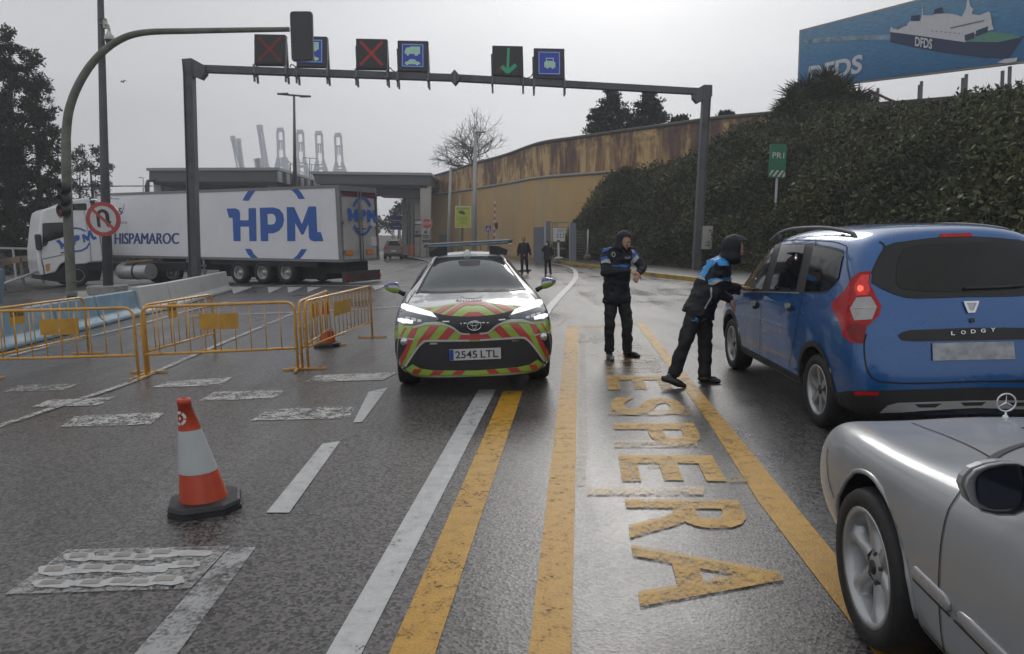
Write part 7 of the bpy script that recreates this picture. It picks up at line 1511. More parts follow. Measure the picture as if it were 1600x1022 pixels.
# rear logo
def rr_(x, y): return (300+x/4.259, 240+y/4.259)
def R6(P): return [rr_(*p) for p in P]
logo([R6([(1036, 364), (1058, 364), (1064, 376), (1064, 400), (1084, 402), (1084, 368), (1106, 370), (1108, 450), (1086, 449), (1085, 424), (1066, 422), (1066, 447), (1046, 446), (1044, 396), (1040, 395)])], 'rear_letter', 'blue_logo', onrear)
logo([R6([(1128, 372), (1150, 374), (1160, 388), (1160, 408), (1150, 420), (1140, 421), (1140, 452), (1128, 451)])], 'rear_letter', 'blue_logo', onrear)
logo([R6([(1168, 374), (1186, 376), (1196, 408), (1206, 376), (1218, 377), (1220, 434), (1228, 436), (1230, 460), (1212, 458), (1206, 450), (1206, 420), (1198, 440), (1188, 418), (1188, 455), (1170, 453)])], 'rear_letter', 'blue_logo', onrear)
def arc(cx, cy, rx, ry, a0, a1, w_, n=12): return [(cx+rx*math.cos(math.radians(a0+(a1-a0)*k/n)), cy-ry*math.sin(math.radians(a0+(a1-a0)*k/n))) for k in range(n+1)]+[(cx+(rx-w_)*math.cos(math.radians(a1+(a0-a1)*k/n)), cy-(ry-w_)*math.sin(math.radians(a1+(a0-a1)*k/n))) for k in range(n+1)]
logo([R6(arc(1133, 415, 72, 130, 32, 148, 15))], 'logo_arc', 'blue_logo', onrear); logo([R6(arc(1135, 412, 72, 132, -148, -32, 15))], 'logo_arc', 'blue_logo', onrear)
# chassis, underrun, wheels
mb = MB(); tbox(mb, .02, .74, -.16, -.0, .18, .82); obj('chassis', mb, M['dark'], t); mb = MB(); tbox(mb, .09, .50, -.075, -.005, .0, .16); obj('mudguard', mb, M['dark'], t); mb = MB(); tbox(mb, .09, .50, -.25, -.005, .2, .8); obj('axle_box', mb, M['dark'], t)
mb = MB(); tbox(mb, -.004, .01, -.27, -.13, .03, .97); obj('underrun_bar', mb, mat('dark_brown_bar', (.05, .04, .038), .6), t)
for w0, w1 in ((.04, .09), (.91, .96)): mb = MB(); tbox(mb, -.007, -.004, -.235, -.18, w0, w1); obj('tail_lamp', mb, M['lampred'], t)
mb = MB(); q = [T_(-.0075, v, w) for v, w in ((-.21, .42), (-.21, .62), (-.17, .62), (-.17, .42))]; mb.prism(q, lv*.02); obj('number_plate', mb, M['dark_red'], t)
for u0, u1 in ((.53, .535), (.60, .605)): mb = MB(); tbox(mb, u0, u1, -.28, -.0, .02, .05); obj('guard_post', mb, M['lamp_grey'], t)
mb = MB(); tbox(mb, .52, .72, -.20, -.16, .0, .02); tbox(mb, .52, .72, -.11, -.08, .0, .02); obj('side_guard', mb, M['alu'], t)
wR = .52; Rinv = None
def wheel_w(tt, c, R, W_, rr, axis):
    pass
tw = thing('tmp', 'x', 'x', (0, 0, 0)); bpy.data.objects.remove(tw); PM.pop(tw, None) if False else None
ang = math.atan2(lv.y, lv.x)-pi/2     # local +Y along the trailer towards its front
wt_ = Matrix.Rotation(ang, 4, 'Z')
nside = -1 if (wt_ @ Vector((1, 0, 0))).dot(wv) > 0 else 1
def wheels_on(par, base, rot, ys, R, W_, rr, half, z=None):
    P0 = PM[par]
    for y in ys:
        for s in (1, -1):
            before = set(bpy.data.objects); PM[par] = Matrix.Identity(4); ty = wheel(par, (s*half, y, R), R, W_, rr, ('truck',), s, 'alu'); PM[par] = P0
            Mx = P0.inverted() @ Matrix.Translation(base) @ rot
            for o in [ty]+[q for q in bpy.data.objects if q.parent == ty]: o.data.transform(Mx)
wys = [(onside(x, 430)-RB).dot(lv) for x in (447, 410, 373)]
wheels_on(t, RB+wv*TW/2, wt_, wys, .50, .36, .29, 1.08)
# ---- tractor unit
cabc = at(150, 400, 33.4); heading = Vector((-.86, -.50, 0)).normalized(); 
PF, PR = at(58, 400, 32.3), at(178, 400, 34.4)
heading = Vector((PF.x-PR.x, PF.y-PR.y, 0)); CABL = heading.length; heading.normalize(); fwd = heading; sid = Vector((-fwd.y, fwd.x, 0)); sid = sid if sid.y < 0 else -sid   # towards the camera
Cz = lambda y, Y: at(100, y, Y).z
t = thing('lorry_cab', 'white high roof lorry cab turning at the far left behind the no U-turn sign', 'lorry', Vector((PR.x, PR.y, 0))+fwd*CABL*.4-sid*1.2, 0)
def onc(x, y, off=0.0):   # on the near side plane of the cab
    d = ray(x, y); n = sid; p0 = Vector((PF.x, PF.y, 0))+n*off; tt = (p0-CAM).dot(n)/d.dot(n); return CAM+d*tt
C1 = lambda P: [(40+x/6.01, 290+y/6.01) for x, y in P]
body_o = C1([(108, 590), (118, 500), (128, 400), (140, 300), (155, 240), (200, 215), (300, 190), (430, 135), (585, 110), (600, 130), (612, 180), (640, 300), (700, 500), (732, 715), (620, 720), (560, 738), (470, 745), (380, 715), (330, 740), (300, 790), (285, 815), (140, 848), (122, 780), (112, 700)])
mb = MB(); mb.prism([onc(x, y) for x, y in body_o], -sid*2.45); obj('cab_body', mb, M['white'], t, bevel=.09, seg=3)
def cp(nm, P, m, off=.012, th=.0): 
    mb = MB(); Q_ = [onc(*p, off) for p in C1(P)]; mb.prism(Q_, -sid*.01); return obj(nm, mb, M[m], t)
cp('side_window', [(158, 360), (170, 352), (345, 345), (358, 352), (366, 480), (215, 525), (160, 560)], 'glass'); cp('roof_window', [(438, 172), (560, 165), (574, 180), (574, 232), (438, 232)], 'glass')
cp('corner_deflector', [(112, 585), (165, 560), (215, 525), (200, 560), (150, 580)], 'black', .02); cp('door_gap', [(143, 600), (148, 600), (150, 690), (380, 640), (380, 645), (146, 697)], 'sign_case', .02); cp('step_gap', [(145, 700), (155, 700), (172, 760), (182, 830), (172, 832), (162, 765)], 'sign_case', .02)
cp('door_gap', [(366, 345), (372, 345), (378, 640), (372, 640)], 'frame_alu', .02); cp('door_gap', [(548, 235), (552, 235), (612, 560), (618, 715), (612, 715), (606, 560)], 'frame_alu', .02)
cp('door_handle', [(328, 628), (380, 618), (380, 628), (330, 638)], 'black', .03); cp('marker_lamp', [(186, 740), (232, 730), (225, 800), (195, 806)], 'yellow_plate', .02); cp('red_sticker', [(316, 285), (345, 282), (345, 302), (316, 305)], 'sign_red', .02)
cp('big_letter', [(282, 522), (312, 506), (330, 520), (350, 545), (372, 536), (372, 575), (345, 575), (355, 590), (335, 596), (316, 548)], 'blue_logo', .02)
cp('big_letter', [(440, 480), (480, 462), (505, 468), (512, 490), (500, 512), (468, 530), (470, 556), (450, 560)], 'blue_logo', .02)
cp('big_letter', [(528, 462), (548, 455), (580, 478), (590, 425), (612, 418), (640, 478), (662, 480), (668, 500), (640, 510), (622, 500), (608, 462), (598, 515), (580, 520), (556, 496), (562, 530), (545, 538)], 'blue_logo', .02)
cp('logo_arc', [(430, 400), (470, 390), (520, 398), (570, 425), (560, 434), (515, 412), (470, 405), (432, 412)], 'blue_logo', .02); cp('logo_arc', [(600, 528), (606, 545), (580, 590), (530, 616), (470, 625), (440, 618), (440, 606), (480, 610), (530, 600), (570, 575)], 'blue_logo', .02)
mb = MB(); p = onc(*C1([(118, 500)])[0], .12); mb.box(p+Vector((0, 0, -.15)), (.25, .25, .7), rz=.5); obj('door_mirror', mb, M['black'], t, bevel=.05)
mb = MB(); A_ = onc(*C1([(300, 760)])[0], -.1); 
P = C1([(290, 815), (400, 730), (560, 740), (690, 735), (720, 760), (700, 890), (560, 900), (300, 905), (150, 880), (145, 848)]); mb.prism([onc(x, y, -.02) for x, y in P], -sid*2.3); obj('lower_body', mb, M['dark'], t)
mb = MB(); P = C1([(825, 755), (1130, 745), (1130, 880), (825, 885)]); 
wcf = onc(*C1([(488, 860)])[0]); dist = (wcf-Vector((PF.x, PF.y, 0))).dot(-fwd)
ang2 = math.atan2(fwd.y, fwd.x)-pi/2; rot2 = Matrix.Rotation(ang2, 4, 'Z'); b2 = Vector((PF.x, PF.y, 0))-fwd*dist-sid*1.22
wheels_on(t, b2, rot2, [0], .51, .34, .29, 1.05)
# fuel tank and rear wheels sit under the trailer nose
mb = MB(); aa, bb = at(190, 424, 32.6), at(236, 424, 32.0); mb.tube([aa, aa.lerp(bb, .02), bb], [.33, .36, .36], 20); obj('fuel_tank', mb, M['alu'], t); mb = MB(); q = aa.lerp(bb, .55); dd = (bb-aa).normalized(); mb.tube([q, q+dd*.1], .375, 20); obj('tank_strap', mb, M['black'], t)
b3 = Vector((at(262, 424, 33.5).x, 33.6, 0)); wheels_on(t, b3-sid*.6, rot2, [0], .51, .5, .29, .9)
mb = MB(); mb.beam(at(150, 416, 34), at(300, 416, 32.5), .8, .35); obj('chassis_rail', mb, M['dark'], t)
mb = MB(); mb.beam(at(193, 410, 32.3), at(235, 406.5, 31.9), .3, .07); obj('catwalk', mb, mat('worn_wood_plate', (.26, .16, .08), .6), t)
mb = MB(); c_ = at(146, 313, 33.8); mb.lathe([(.14, 0), (.12, .05), (0, .08)], c_, n=14); obj('beacon', mb, M['chrome'], t)
# ============================================================ DISTANT CAR
YC = 69.0
t = thing('distant_car', 'small grey hatchback driving away under the right toll canopy', 'car', at(612, 403, YC), 0)
t.scale = (1, 1, 1); k = YC/FPX; c0 = at(613, 402, YC); c0.z = 0
def dq(x, y, dy=0): p = at(x, y, YC+dy); return p
mb = MB(); sec = []
shape = [(0.0, 600.5, 629, 401, 386), (.5, 598.5, 630.5, 402, 383), (1.2, 599, 630, 402, 382), (3.8, 599.5, 629.5, 402, 385)]
pr = [(599, 400), (598.5, 388), (600.5, 383.5), (604, 376), (607, 373.5), (622, 373), (626, 376), (628.5, 383), (630, 388), (630, 400)]
V = []
for dy, s, dz in ((0, .94, 0), (.15, 1, 0), (1.6, 1, 0), (3.0, .99, -.0), (4.1, .9, -.0)):
    for j, (x, y) in enumerate(pr):
        if dy > 2.9 and y < 380: y = 384
        p = at(614+(x-614)*s, y+(0 if dy else .6), YC); V.append(Vector((p.x, YC+dy, p.z)))
n = len(pr); mb.add(V, [(i*n+j, i*n+(j+1) % n, i*n+n+(j+1) % n, i*n+n+j) for i in range(4) for j in range(n)]+[tuple(range(n)), tuple(range(4*n, 5*n))]); obj('body', mb, carpaint('grey_brown_paint', (.16, .145, .14)), t, bevel=.05)
def dc(nm, P, m, off=.05): mb = MB(); mb.prism([at(x, y, YC-off) for x, y in P], (0, .03, 0)); obj(nm, mb, M[m], t)
dc('rear_window', [(606, 383.5), (609, 376), (621, 376), (625, 383.5)], 'glass'); dc('roof_panel', [(606, 374.6), (622, 374.4), (622, 376), (607, 376)], 'white', .06); dc('tail_lamp', [(600.5, 386), (605, 385.5), (604.5, 389), (600.5, 389)], 'lampred'); dc('tail_lamp', [(624.5, 385.5), (629, 385.5), (629, 389), (625, 389)], 'lampred'); dc('number_plate', [(611, 391), (619, 391), (619, 393), (611, 393)], 'sign_white'); dc('bumper', [(600, 396), (629.5, 396), (629, 401), (601, 401)], 'dark', .06)
for x in (602, 627): mb = MB(); p = at(x, 400, YC+.5); mb.tube([Vector((p.x-.12, p.y, p.z)), Vector((p.x+.12, p.y, p.z))], .32, 16); obj('wheel', mb, M['rubber'], t); mb = MB(); mb.tube([Vector((p.x-.12, p.y+2.7, p.z)), Vector((p.x+.12, p.y+2.7, p.z))], .32, 16); obj('wheel', mb, M['rubber'], t)
# ============================================================ PEOPLE
M['skin'] = mat('skin', (.38, .20, .14), .5, 0, .1, 12); M['skin2'] = mat('skin_pale', (.42, .24, .17), .5, 0, .1, 12)
M['navy'] = mat('navy_rain_jacket', (.008, .009, .016), .55, 0, .25, 7, bump=.35, bscale=9, spec=.3); M['trouser'] = mat('dark_uniform_trousers', (.010, .011, .016), .7, 0, .25, 7, bump=.4, bscale=8)
M['boot'] = mat('black_boot_leather', (.012, .012, .013), .35, 0, .2, 9); M['sky_panel'] = mat('light_blue_panel', (.02, .26, .62), .45, 0, .1, 6); M['royal'] = mat('royal_blue_panel', (.02, .09, .38), .45, 0, .1, 6); M['reflect'] = mat('grey_reflective_band', (.36, .38, .38), .4, 0, .1, 6)
M['beard'] = mat('dark_hair', (.012, .009, .008), .8, 0, .3, 20); M['coat_black'] = mat('black_winter_coat', (.012, .013, .018), .7, 0, .25, 7, bump=.4, bscale=9); M['brown_shoe'] = mat('brown_shoe_leather', (.10, .05, .03), .5)
def remeshed(name, mb, m, t, vox, smooth=3, wr=0.0, ws=11.0, seed=0):
    me = mesh_of(name, mb, [m]); o = bpy.data.objects.new('tmp', me); COL.objects.link(o); r_ = o.modifiers.new('r', 'REMESH'); r_.mode = 'VOXEL'; r_.voxel_size = vox; r_.use_smooth_shade = True
    s = o.modifiers.new('s', 'SMOOTH'); s.factor = .6; s.iterations = smooth
    f = evaluated(o); bpy.data.objects.remove(o); n = len(f.vertices); co = np.empty(n*3, 'f'); no = np.empty(n*3, 'f'); f.vertices.foreach_get('co', co); f.vertices.foreach_get('normal', no); co = co.reshape(-1, 3); no = no.reshape(-1, 3)
    if wr:
        k = np.array([noise.noise(Vector((p[0]*ws, p[1]*ws, p[2]*ws*1.7+seed))) + .5*noise.noise(Vector((p[0]*ws*2.3, p[1]*ws*2.3, p[2]*ws*3+seed))) for p in co]); co = co+no*(k*wr)[:, None]
    Mi = np.array(PM[t].inverted()); co = co @ Mi[:3, :3].T + Mi[:3, 3]; f.vertices.foreach_set('co', co.astype('f').ravel())
    if not f.materials: f.materials.append(m)
    for p in f.polygons: p.use_smooth = True
    f.update(); f.name = name; r = bpy.data.objects.new(name, f); COL.objects.link(r); r.parent = t; PM[r] = PM[t]
    bm = bmesh.new(); bm.from_mesh(f); bm.transform(PM[t]); bm.normal_update(); bv = BVHTree.FromBMesh(bm); bm.free(); return r, bv
def hand(mb, wrist, d, palm_n, curl=.5, k=1.0, side=1):
    "palm plus five unequal, bent fingers; d = pointing direction, palm_n = palm normal"
    d = Vector(d).normalized(); pn = Vector(palm_n); pn = (pn-d*pn.dot(d)).normalized(); w_ = d.cross(pn)*side; W0 = Vector(wrist)
    P1 = W0+d*.045*k; P2 = W0+d*.09*k
    mb.tube([W0-d*.02, P1, P2], [.027*k, .036*k, .038*k], 10, sy=.55, up=pn); mb.ell(P2, (.03*k, .03*k, .018*k), n=8)
    for i, (off, l) in enumerate(((-.030, .068), (-.010, .078), (.011, .073), (.030, .058))):
        q = P2+w_*off*k; a = curl*(.7+.12*i); dd = d; pts = [q-d*.01]; p = q
        for sg, ln in enumerate((.45, .32, .23)):
            an = a*(sg+.35); v = (d*math.cos(an)+pn*math.sin(an)); p = p+v*l*ln*k; pts.append(p)
        mb.tube(pts, [.0095*k, .009*k, .0082*k, .0068*k], 8); mb.ell(pts[-1], .0068*k, n=6)
    q = W0+d*.03*k-w_*.03*k; v = (d*.6-w_*.75+pn*.3).normalized(); q2 = q+v*.032*k; v2 = (d*.85-w_*.3+pn*.35).normalized(); mb.tube([q, q2, q2+v2*.03*k], [.013*k, .011*k, .008*k], 8); mb.ell(q2+v2*.03*k, .008*k, n=6)
def head(mb, c, f, u, k=1.0):
    f = Vector(f).normalized(); u = Vector(u); u = (u-f*u.dot(f)).normalized(); r = f.cross(u); Mx = Matrix((r, f, u)).transposed()
    mb.ell(c+u*.02*k, (.074*k, .093*k, .098*k), Mx, 16); mb.ell(c-u*.05*k+f*.022*k, (.056*k, .066*k, .066*k), Mx, 14); mb.ell(c-u*.098*k+f*.052*k, (.026*k, .022*k, .02*k), Mx, 10)
    mb.tube([c+u*.018*k+f*.088*k, c-u*.006*k+f*.104*k, c-u*.028*k+f*.112*k], [.009*k, .012*k, .016*k], 8)     # nose
    for s in (1, -1): mb.ell(c+r*s*.075*k-u*.008*k-f*.008*k, (.012*k, .022*k, .034*k), Mx, 8); mb.ell(c+r*s*.030*k+u*.028*k+f*.083*k, (.02*k, .012*k, .009*k), Mx, 8); mb.ell(c+r*s*.042*k-u*.03*k+f*.068*k, (.02*k, .018*k, .022*k), Mx, 8)
    for z in (-.060, -.072): mb.ell(c+u*z*k+f*.090*k, (.024*k, .009*k, .007*k), Mx, 8)
    return Mx
def face_bits(t, c, f, u, k=1.0, beard=True):
    f = Vector(f).normalized(); u = Vector(u); u = (u-f*u.dot(f)).normalized(); r = f.cross(u); Mx = Matrix((r, f, u)).transposed()
    for s in (1, -1):
        mb = MB(); mb.ell(c+r*s*.031*k+u*.012*k+f*.084*k, .0115*k, n=8); obj('eye', mb, M['sign_white'], t); mb = MB(); mb.ell(c+r*s*.031*k+u*.011*k+f*.0925*k, .0055*k, n=6); obj('iris', mb, M['beard'], t)
        mb = MB(); mb.tube([c+r*s*.014*k+u*.033*k+f*.097*k, c+r*s*.034*k+u*.038*k+f*.092*k, c+r*s*.052*k+u*.030*k+f*.078*k], [.004*k, .005*k, .003*k], 6); obj('eyebrow', mb, M['beard'], t)
    if beard:
        mb = MB(); mb.tube([c+r*a*k+f*(.112-.5*abs(a)**1.2)*k-u*.047*k for a in (-.028, -.012, 0, .012, .028)], [.004*k, .007*k, .007*k, .007*k, .004*k], 6)
        for a in range(-8, 9): an = a*.16; mb.ell(c+r*math.sin(an)*.060*k+f*(.012+math.cos(an)*.075)*k-u*(.088-.012*abs(a)**1.1*.3)*k, (.017*k, .014*k, .022*k), Mx, 6)
        obj('beard', mb, M['beard'], t)
def hood(t, c, f, u, m, k=1.0, open_=.62, peak=.05, vox=.009):
    f = Vector(f).normalized(); u = Vector(u); u = (u-f*u.dot(f)).normalized(); r = f.cross(u); V = []; n, m_ = 28, 18; keep = {}
    mb = MB()
    for i in range(m_+1):
        th = pi*i/m_
        for j in range(n):
            ph = 2*pi*j/n; d = Vector((math.sin(th)*math.cos(ph), math.sin(th)*math.sin(ph), math.cos(th)))
            sx, sy, sz = .100*k, .122*k, .132*k; sx *= 1+.25*max(0, -d.z)
            p = c+u*.012*k-f*.012*k+r*d.x*sx+f*d.y*sy+u*d.z*sz
            if d.y > .3 and d.z > .25: p = p+f*peak*(d.y)*k*max(0, 1-abs(d.x)*1.2)
            if d.z < -.4: p = p-u*.05*k+(r*d.x+f*d.y)*.03*k
            p = p+(p-c).normalized()*.010*noise.noise(p*14)
            V.append(p); keep[i, j] = not (d.y > open_ and -.95 < d.z < .42)
    Fc = []
    for i in range(m_):
        for j in range(n):
            j2 = (j+1) % n
            if keep[i, j] and keep[i+1, j] and keep[i, j2] and keep[i+1, j2]: Fc.append((i*n+j, (i+1)*n+j, (i+1)*n+j2, i*n+j2))
    mb.add(V, Fc, 0, True); o = obj('hood', mb, m, t, merge=True); s = o.modifiers.new('s', 'SOLIDIFY'); s.thickness = .010*k; s.offset = 0; s2 = o.modifiers.new('b', 'SUBSURF'); s2.levels = 1; s2.render_levels = 1; me = evaluated(o); o.modifiers.clear(); o.data = me
    for p in me.polygons: p.use_smooth = True
    bm = bmesh.new(); bm.from_mesh(me); bm.transform(PM[t]); bm.normal_update(); bv = BVHTree.FromBMesh(bm); bm.free(); return bv
def shoe(mb, heel, toe, ank, k=1.0):
    heel, toe, ank = Vector(heel), Vector(toe), Vector(ank); d = (toe-heel).normalized(); l = (toe-heel).length
    mb.tube([heel+Vector((0, 0, .035)), heel+d*l*.35+Vector((0, 0, .042)), heel+d*l*.7+Vector((0, 0, .034)), toe+Vector((0, 0, .024))], [.036*k, .044*k, .046*k, .026*k], 10); mb.ell(toe+Vector((0, 0, .024)), .027*k, n=8); mb.ell(heel+Vector((0, 0, .036)), .038*k, n=8)
    mb.tube([heel+d*l*.22+Vector((0, 0, .05)), ank], [.05*k, .052*k], 10)
def uv_(px, bv): return None
# ---------------- officer checking his watch
Y1 = 9.93; c_ = g(966, 560)
t = thing('person', 'person in a dark hooded jacket with royal blue shoulders, checking the wrist', 'person', Vector((c_.x, Y1, 0)))
a = lambda x, y, dy=0: at(x, y, Y1+dy)
J = dict(head=a(974.5, 378.5, -.05), neck=a(967, 397), shL=a(947.5, 396, .02), shR=a(986, 394, .06), elL=a(945, 425, -.10), wrL=a(984, 423.5, -.32), elR=a(1004, 419, -.08), wrR=a(997, 428, -.30),
         hip=a(964, 462), hL=a(956, 466), hR=a(974, 466), kL=a(952, 507, -.03), kR=a(980, 508, -.03), aL=a(952, 549, .03), aR=a(980, 548, .03))
ff = Vector((.62, -.70, -.38)); up = Vector((.25, -.12, .95))
body = MB(); head(body, J['head'], ff, up); body.cap(J['neck']-Vector((0, 0, .05)), J['head']-Vector((0, 0, .07)), .06, .052)
body.cap(J['neck']-Vector((0, 0, .12)), J['hip'], .12, .12); body.cap(J['shL'], J['shR'], .06, .06)
for s in 'LR':
    body.cap(J['sh'+s], J['el'+s], .045, .037); body.cap(J['el'+s], J['wr'+s], .036, .026); body.cap(J['h'+s], J['k'+s], .075, .052); body.cap(J['k'+s], J['a'+s], .05, .035)
hand(body, J['wrL'], (.80, -.15, -.28), (.1, .2, -1), .5, 1.05, 1); hand(body, J['wrR'], (-.35, -.75, -.50), (-.3, .5, -.8), 1.05, 1.05, -1)
b1, _ = remeshed('body', body, M['skin2'], t, .0075, 2); face_bits(t, J['head'], ff, up)
jk = MB(); hem = a(964, 470); jk.tube([J['neck']-Vector((0, 0, .02)), J['neck']-Vector((0, 0, .12)), a(964, 425), a(963, 448), hem+Vector((0, 0, -.02))], [.09, .165, .185, .185, .20], 18, sy=1.0, up=(0, 1, 0))
for v in jk.v: v.y = Y1+(v.y-Y1)*.74
jk.cap(J['shL']+Vector((.01, 0, 0)), J['shR']+Vector((-.01, 0, 0)), .082, .082); jk.ell(a(966, 404, -.01), (.17, .12, .10), n=14)
for s in 'LR': jk.cap(J['sh'+s], J['el'+s], .080, .064); w0 = J['el'+s].lerp(J['wr'+s], .94); jk.cap(J['el'+s], w0, .063, .046)
jk.cap(a(948, 446, -.02), a(949, 462, -.02), .05, .055); jk.cap(a(966, 398, -.05), a(970, 402, -.06), .075, .06)
j1, bj = remeshed('jacket', jk, M['navy'], t, .011, 3, .015, 8)
tr = MB(); 
for s in 'LR': tr.cap(J['h'+s]+Vector((0, 0, .05)), J['k'+s], .098, .076, 14); tr.tube([J['k'+s], J['k'+s].lerp(J['a'+s], .5), J['a'+s]+Vector((0, 0, -.01))], [.076, .070, .072], 14)
tr.cap(J['hL']+Vector((0, 0, .04)), J['hR']+Vector((0, 0, .04)), .10, .10); remeshed('trousers', tr, M['trouser'], t, .012, 3, .017, 7, 3)
zf = lambda x, y: g(x, y)
for s, hh, tt in (('L', (950.5, 556), (957, 566)), ('R', (977, 556), (998, 559))):
    mb = MB(); shoe(mb, g(*hh), g(*tt), J['a'+s]); remeshed('boot', mb, M['boot'], t, .009, 2)
bh = hood(t, J['head']+Vector((0, 0, .01)), ff+Vector((0, 0, .25)), up, M['navy'], 1.0, .60, .02)
Z9 = lambda P: [(930+x/9.29, 350+y/9.29) for x, y in P]
def jd(nm, P, m, bv_, off=.006, step=2.5, lab=None): return decal(nm, bv_, P, m, t, off, step, False, 0)
jd('shoulder_panel', Z9([(85, 380), (130, 340), (215, 312), (228, 345), (190, 385), (120, 410), (92, 405)]), 'royal', bj); jd('shoulder_panel', Z9([(445, 330), (490, 340), (500, 362), (455, 358)]), 'royal', bj)
jd('sleeve_panel', Z9([(92, 485), (165, 468), (205, 510), (140, 512), (85, 530)]), 'royal', bj); jd('reflective_band', Z9([(88, 540), (150, 512), (210, 515), (222, 575), (150, 560), (88, 575)]), 'reflect', bj)
jd('sleeve_panel', Z9([(535, 400), (575, 395), (612, 445), (545, 505), (515, 520), (540, 470)]), 'royal', bj); jd('reflective_band', Z9([(605, 448), (640, 490), (570, 570), (512, 580), (512, 545)]), 'reflect', bj)
jd('chest_band', Z9([(255, 605), (380, 602), (480, 585), (485, 625), (400, 650), (270, 640)]), 'royal', bj); jd('arm_badge', Z9([(515, 372), (560, 380), (575, 420), (545, 425)]), 'reflect', bj, .009)
mb = MB(); V, Fc = glyphs('POLICIA', .02); mb.add([onto(bj, *pxproj(930+(428+u*78)/9.29, 350+(512-8*u-v*36)/9.29), .009) for u, v in V], Fc); obj('chest_lettering', mb, M['reflect'], t)
mb = MB(); 
P = [onto(bj, *pxproj(930+(268+22*math.cos(q))/9.29, 350+(445+32*math.sin(q))/9.29), .009) for q in [2*pi*i/16 for i in range(17)]]; mb.tube(P, .006, 6); obj('chest_badge', mb, M['reflect'], t)
# ---------------- officer leaning to the car window
Y2 = 8.02; c_ = g(1085, 600)
t = thing('person', 'person in a navy hooded jacket with light blue back panels, leaning onto the blue car', 'person', Vector((c_.x, Y2, 0)))
a = lambda x, y, dy=0: at(x, y, Y2+dy)
J = dict(head=a(1147, 390, -.02), neck=a(1132, 409), shL=a(1124, 416, -.18), shR=a(1131, 413, .18), elL=a(1119, 458, -.20), wrL=a(1139, 466, -.16), elR=a(1133, 450, .12), wrR=a(1155, 449, .14),
         ch=a(1118, 432), hip=a(1093, 487), hL=a(1087, 494, -.09), hR=a(1100, 494, .09), kL=a(1070, 537, -.08), kR=a(1101, 540, .08), aL=a(1052, 588, -.05), aR=a(1101, 588, .06))
ff = Vector((.93, .05, -.36)); up = Vector((.33, 0, .94))
body = MB(); head(body, J['head'], ff, up); body.cap(J['neck'], J['head']-up*.06, .06, .052); body.cap(J['ch'], J['hip'], .12, .12); body.cap(J['shL'], J['shR'], .06, .06)
for s in 'LR':
    body.cap(J['sh'+s], J['el'+s], .045, .037); body.cap(J['el'+s], J['wr'+s], .036, .026); body.cap(J['h'+s], J['k'+s], .075, .052); body.cap(J['k'+s], J['a'+s], .05, .035)
hand(body, J['wrR'], (.9, -.05, -.12), (.1, -.2, -1), .35, 1.1, 1); hand(body, J['wrL'], (.45, -.05, -.85), (-.8, 0, -.4), .45, 1.1, 1)
remeshed('body', body, M['skin'], t, .0075, 2); face_bits(t, J['head'], ff, up, beard=False)
jk = MB(); jk.tube([J['neck']-Vector((.01, 0, .0)), a(1124, 418), a(1114, 438), a(1102, 462), a(1094, 480), a(1090, 493)], [.09, .150, .165, .165, .172, .185], 18, up=(0, 1, 0))
for v in jk.v: v.y = Y2+(v.y-Y2)*1.12
jk.cap(J['shL'], J['shR'], .088, .088)
jk.cap(J['shL'], J['elL'], .085, .072); jk.cap(J['elL'], J['elL'].lerp(J['wrL'], .9), .070, .055); jk.cap(J['shR'], J['elR'], .080, .066); jk.cap(J['elR'], J['elR'].lerp(J['wrR'], .9), .064, .052)
jk.cap(a(1137, 402), a(1128, 412), .07, .09)
j2, bj = remeshed('jacket', jk, M['navy'], t, .011, 3, .016, 8)
tr = MB()
for s in 'LR': tr.cap(J['h'+s]+Vector((0, 0, .06)), J['k'+s], .105, .082, 14); tr.tube([J['k'+s], J['k'+s].lerp(J['a'+s], .5), J['a'+s]], [.082, .074, .078], 14)
tr.cap(J['hL']+Vector((0, 0, .05)), J['hR']+Vector((0, 0, .05)), .11, .11); remeshed('trousers', tr, M['trouser'], t, .012, 3, .018, 7, 8)
mb = MB(); q = g(1066, 606); shoe(mb, q+Vector((-.20, .02, .07)), q+Vector((.02, -.02, .0)), J['aL']); remeshed('boot', mb, M['boot'], t, .009, 2)
mb = MB(); shoe(mb, g(1096, 597)+Vector((-.0, .04, 0)), g(1123, 599), J['aR']); remeshed('boot', mb, M['boot'], t, .009, 2)
hood(t, J['head']+Vector((0, 0, .012)), ff+Vector((0, 0, .30)), up, M['navy'], 1.04, .50, .085)
Z7 = lambda P: [(1070+x/7.046, 355+y/7.046) for x, y in P]
jd('back_panel', Z7([(350, 290), (385, 300), (430, 330), (465, 365), (460, 425), (370, 425), (355, 400), (290, 470), (240, 545), (225, 575), (150, 540), (140, 525), (210, 430), (290, 340)]), 'sky_panel', bj)
jd('epaulette', Z7([(393, 325), (432, 335), (434, 372), (394, 370)]), 'navy', bj, .010); jd('reflective_band', Z7([(140, 528), (225, 565), (240, 592), (190, 580), (134, 548)]), 'reflect', bj, .009)
jd('chest_band', Z7([(262, 592), (350, 560), (490, 535), (494, 565), (400, 575), (320, 600), (275, 612)]), 'sky_panel', bj); jd('reflective_band', Z7([(275, 612), (320, 600), (400, 575), (494, 565), (494, 595), (380, 605), (290, 640)]), 'reflect', bj, .008)
jd('zip_tape', Z7([(285, 665), (302, 662), (304, 720), (302, 775), (250, 850), (225, 905), (212, 895), (245, 830), (288, 765)]), 'reflect', bj, .006, 2)
mb = MB(); p = a(1088, 496, -.20); mb.tube([p, p+Vector((-.02, -.02, -.04)), p+Vector((-.05, 0, -.03))], .006, 5); mb.tube([p, p+Vector((.01, -.02, -.05))], .006, 5); obj('blue_gloves', mb, M['sky_panel'], t)
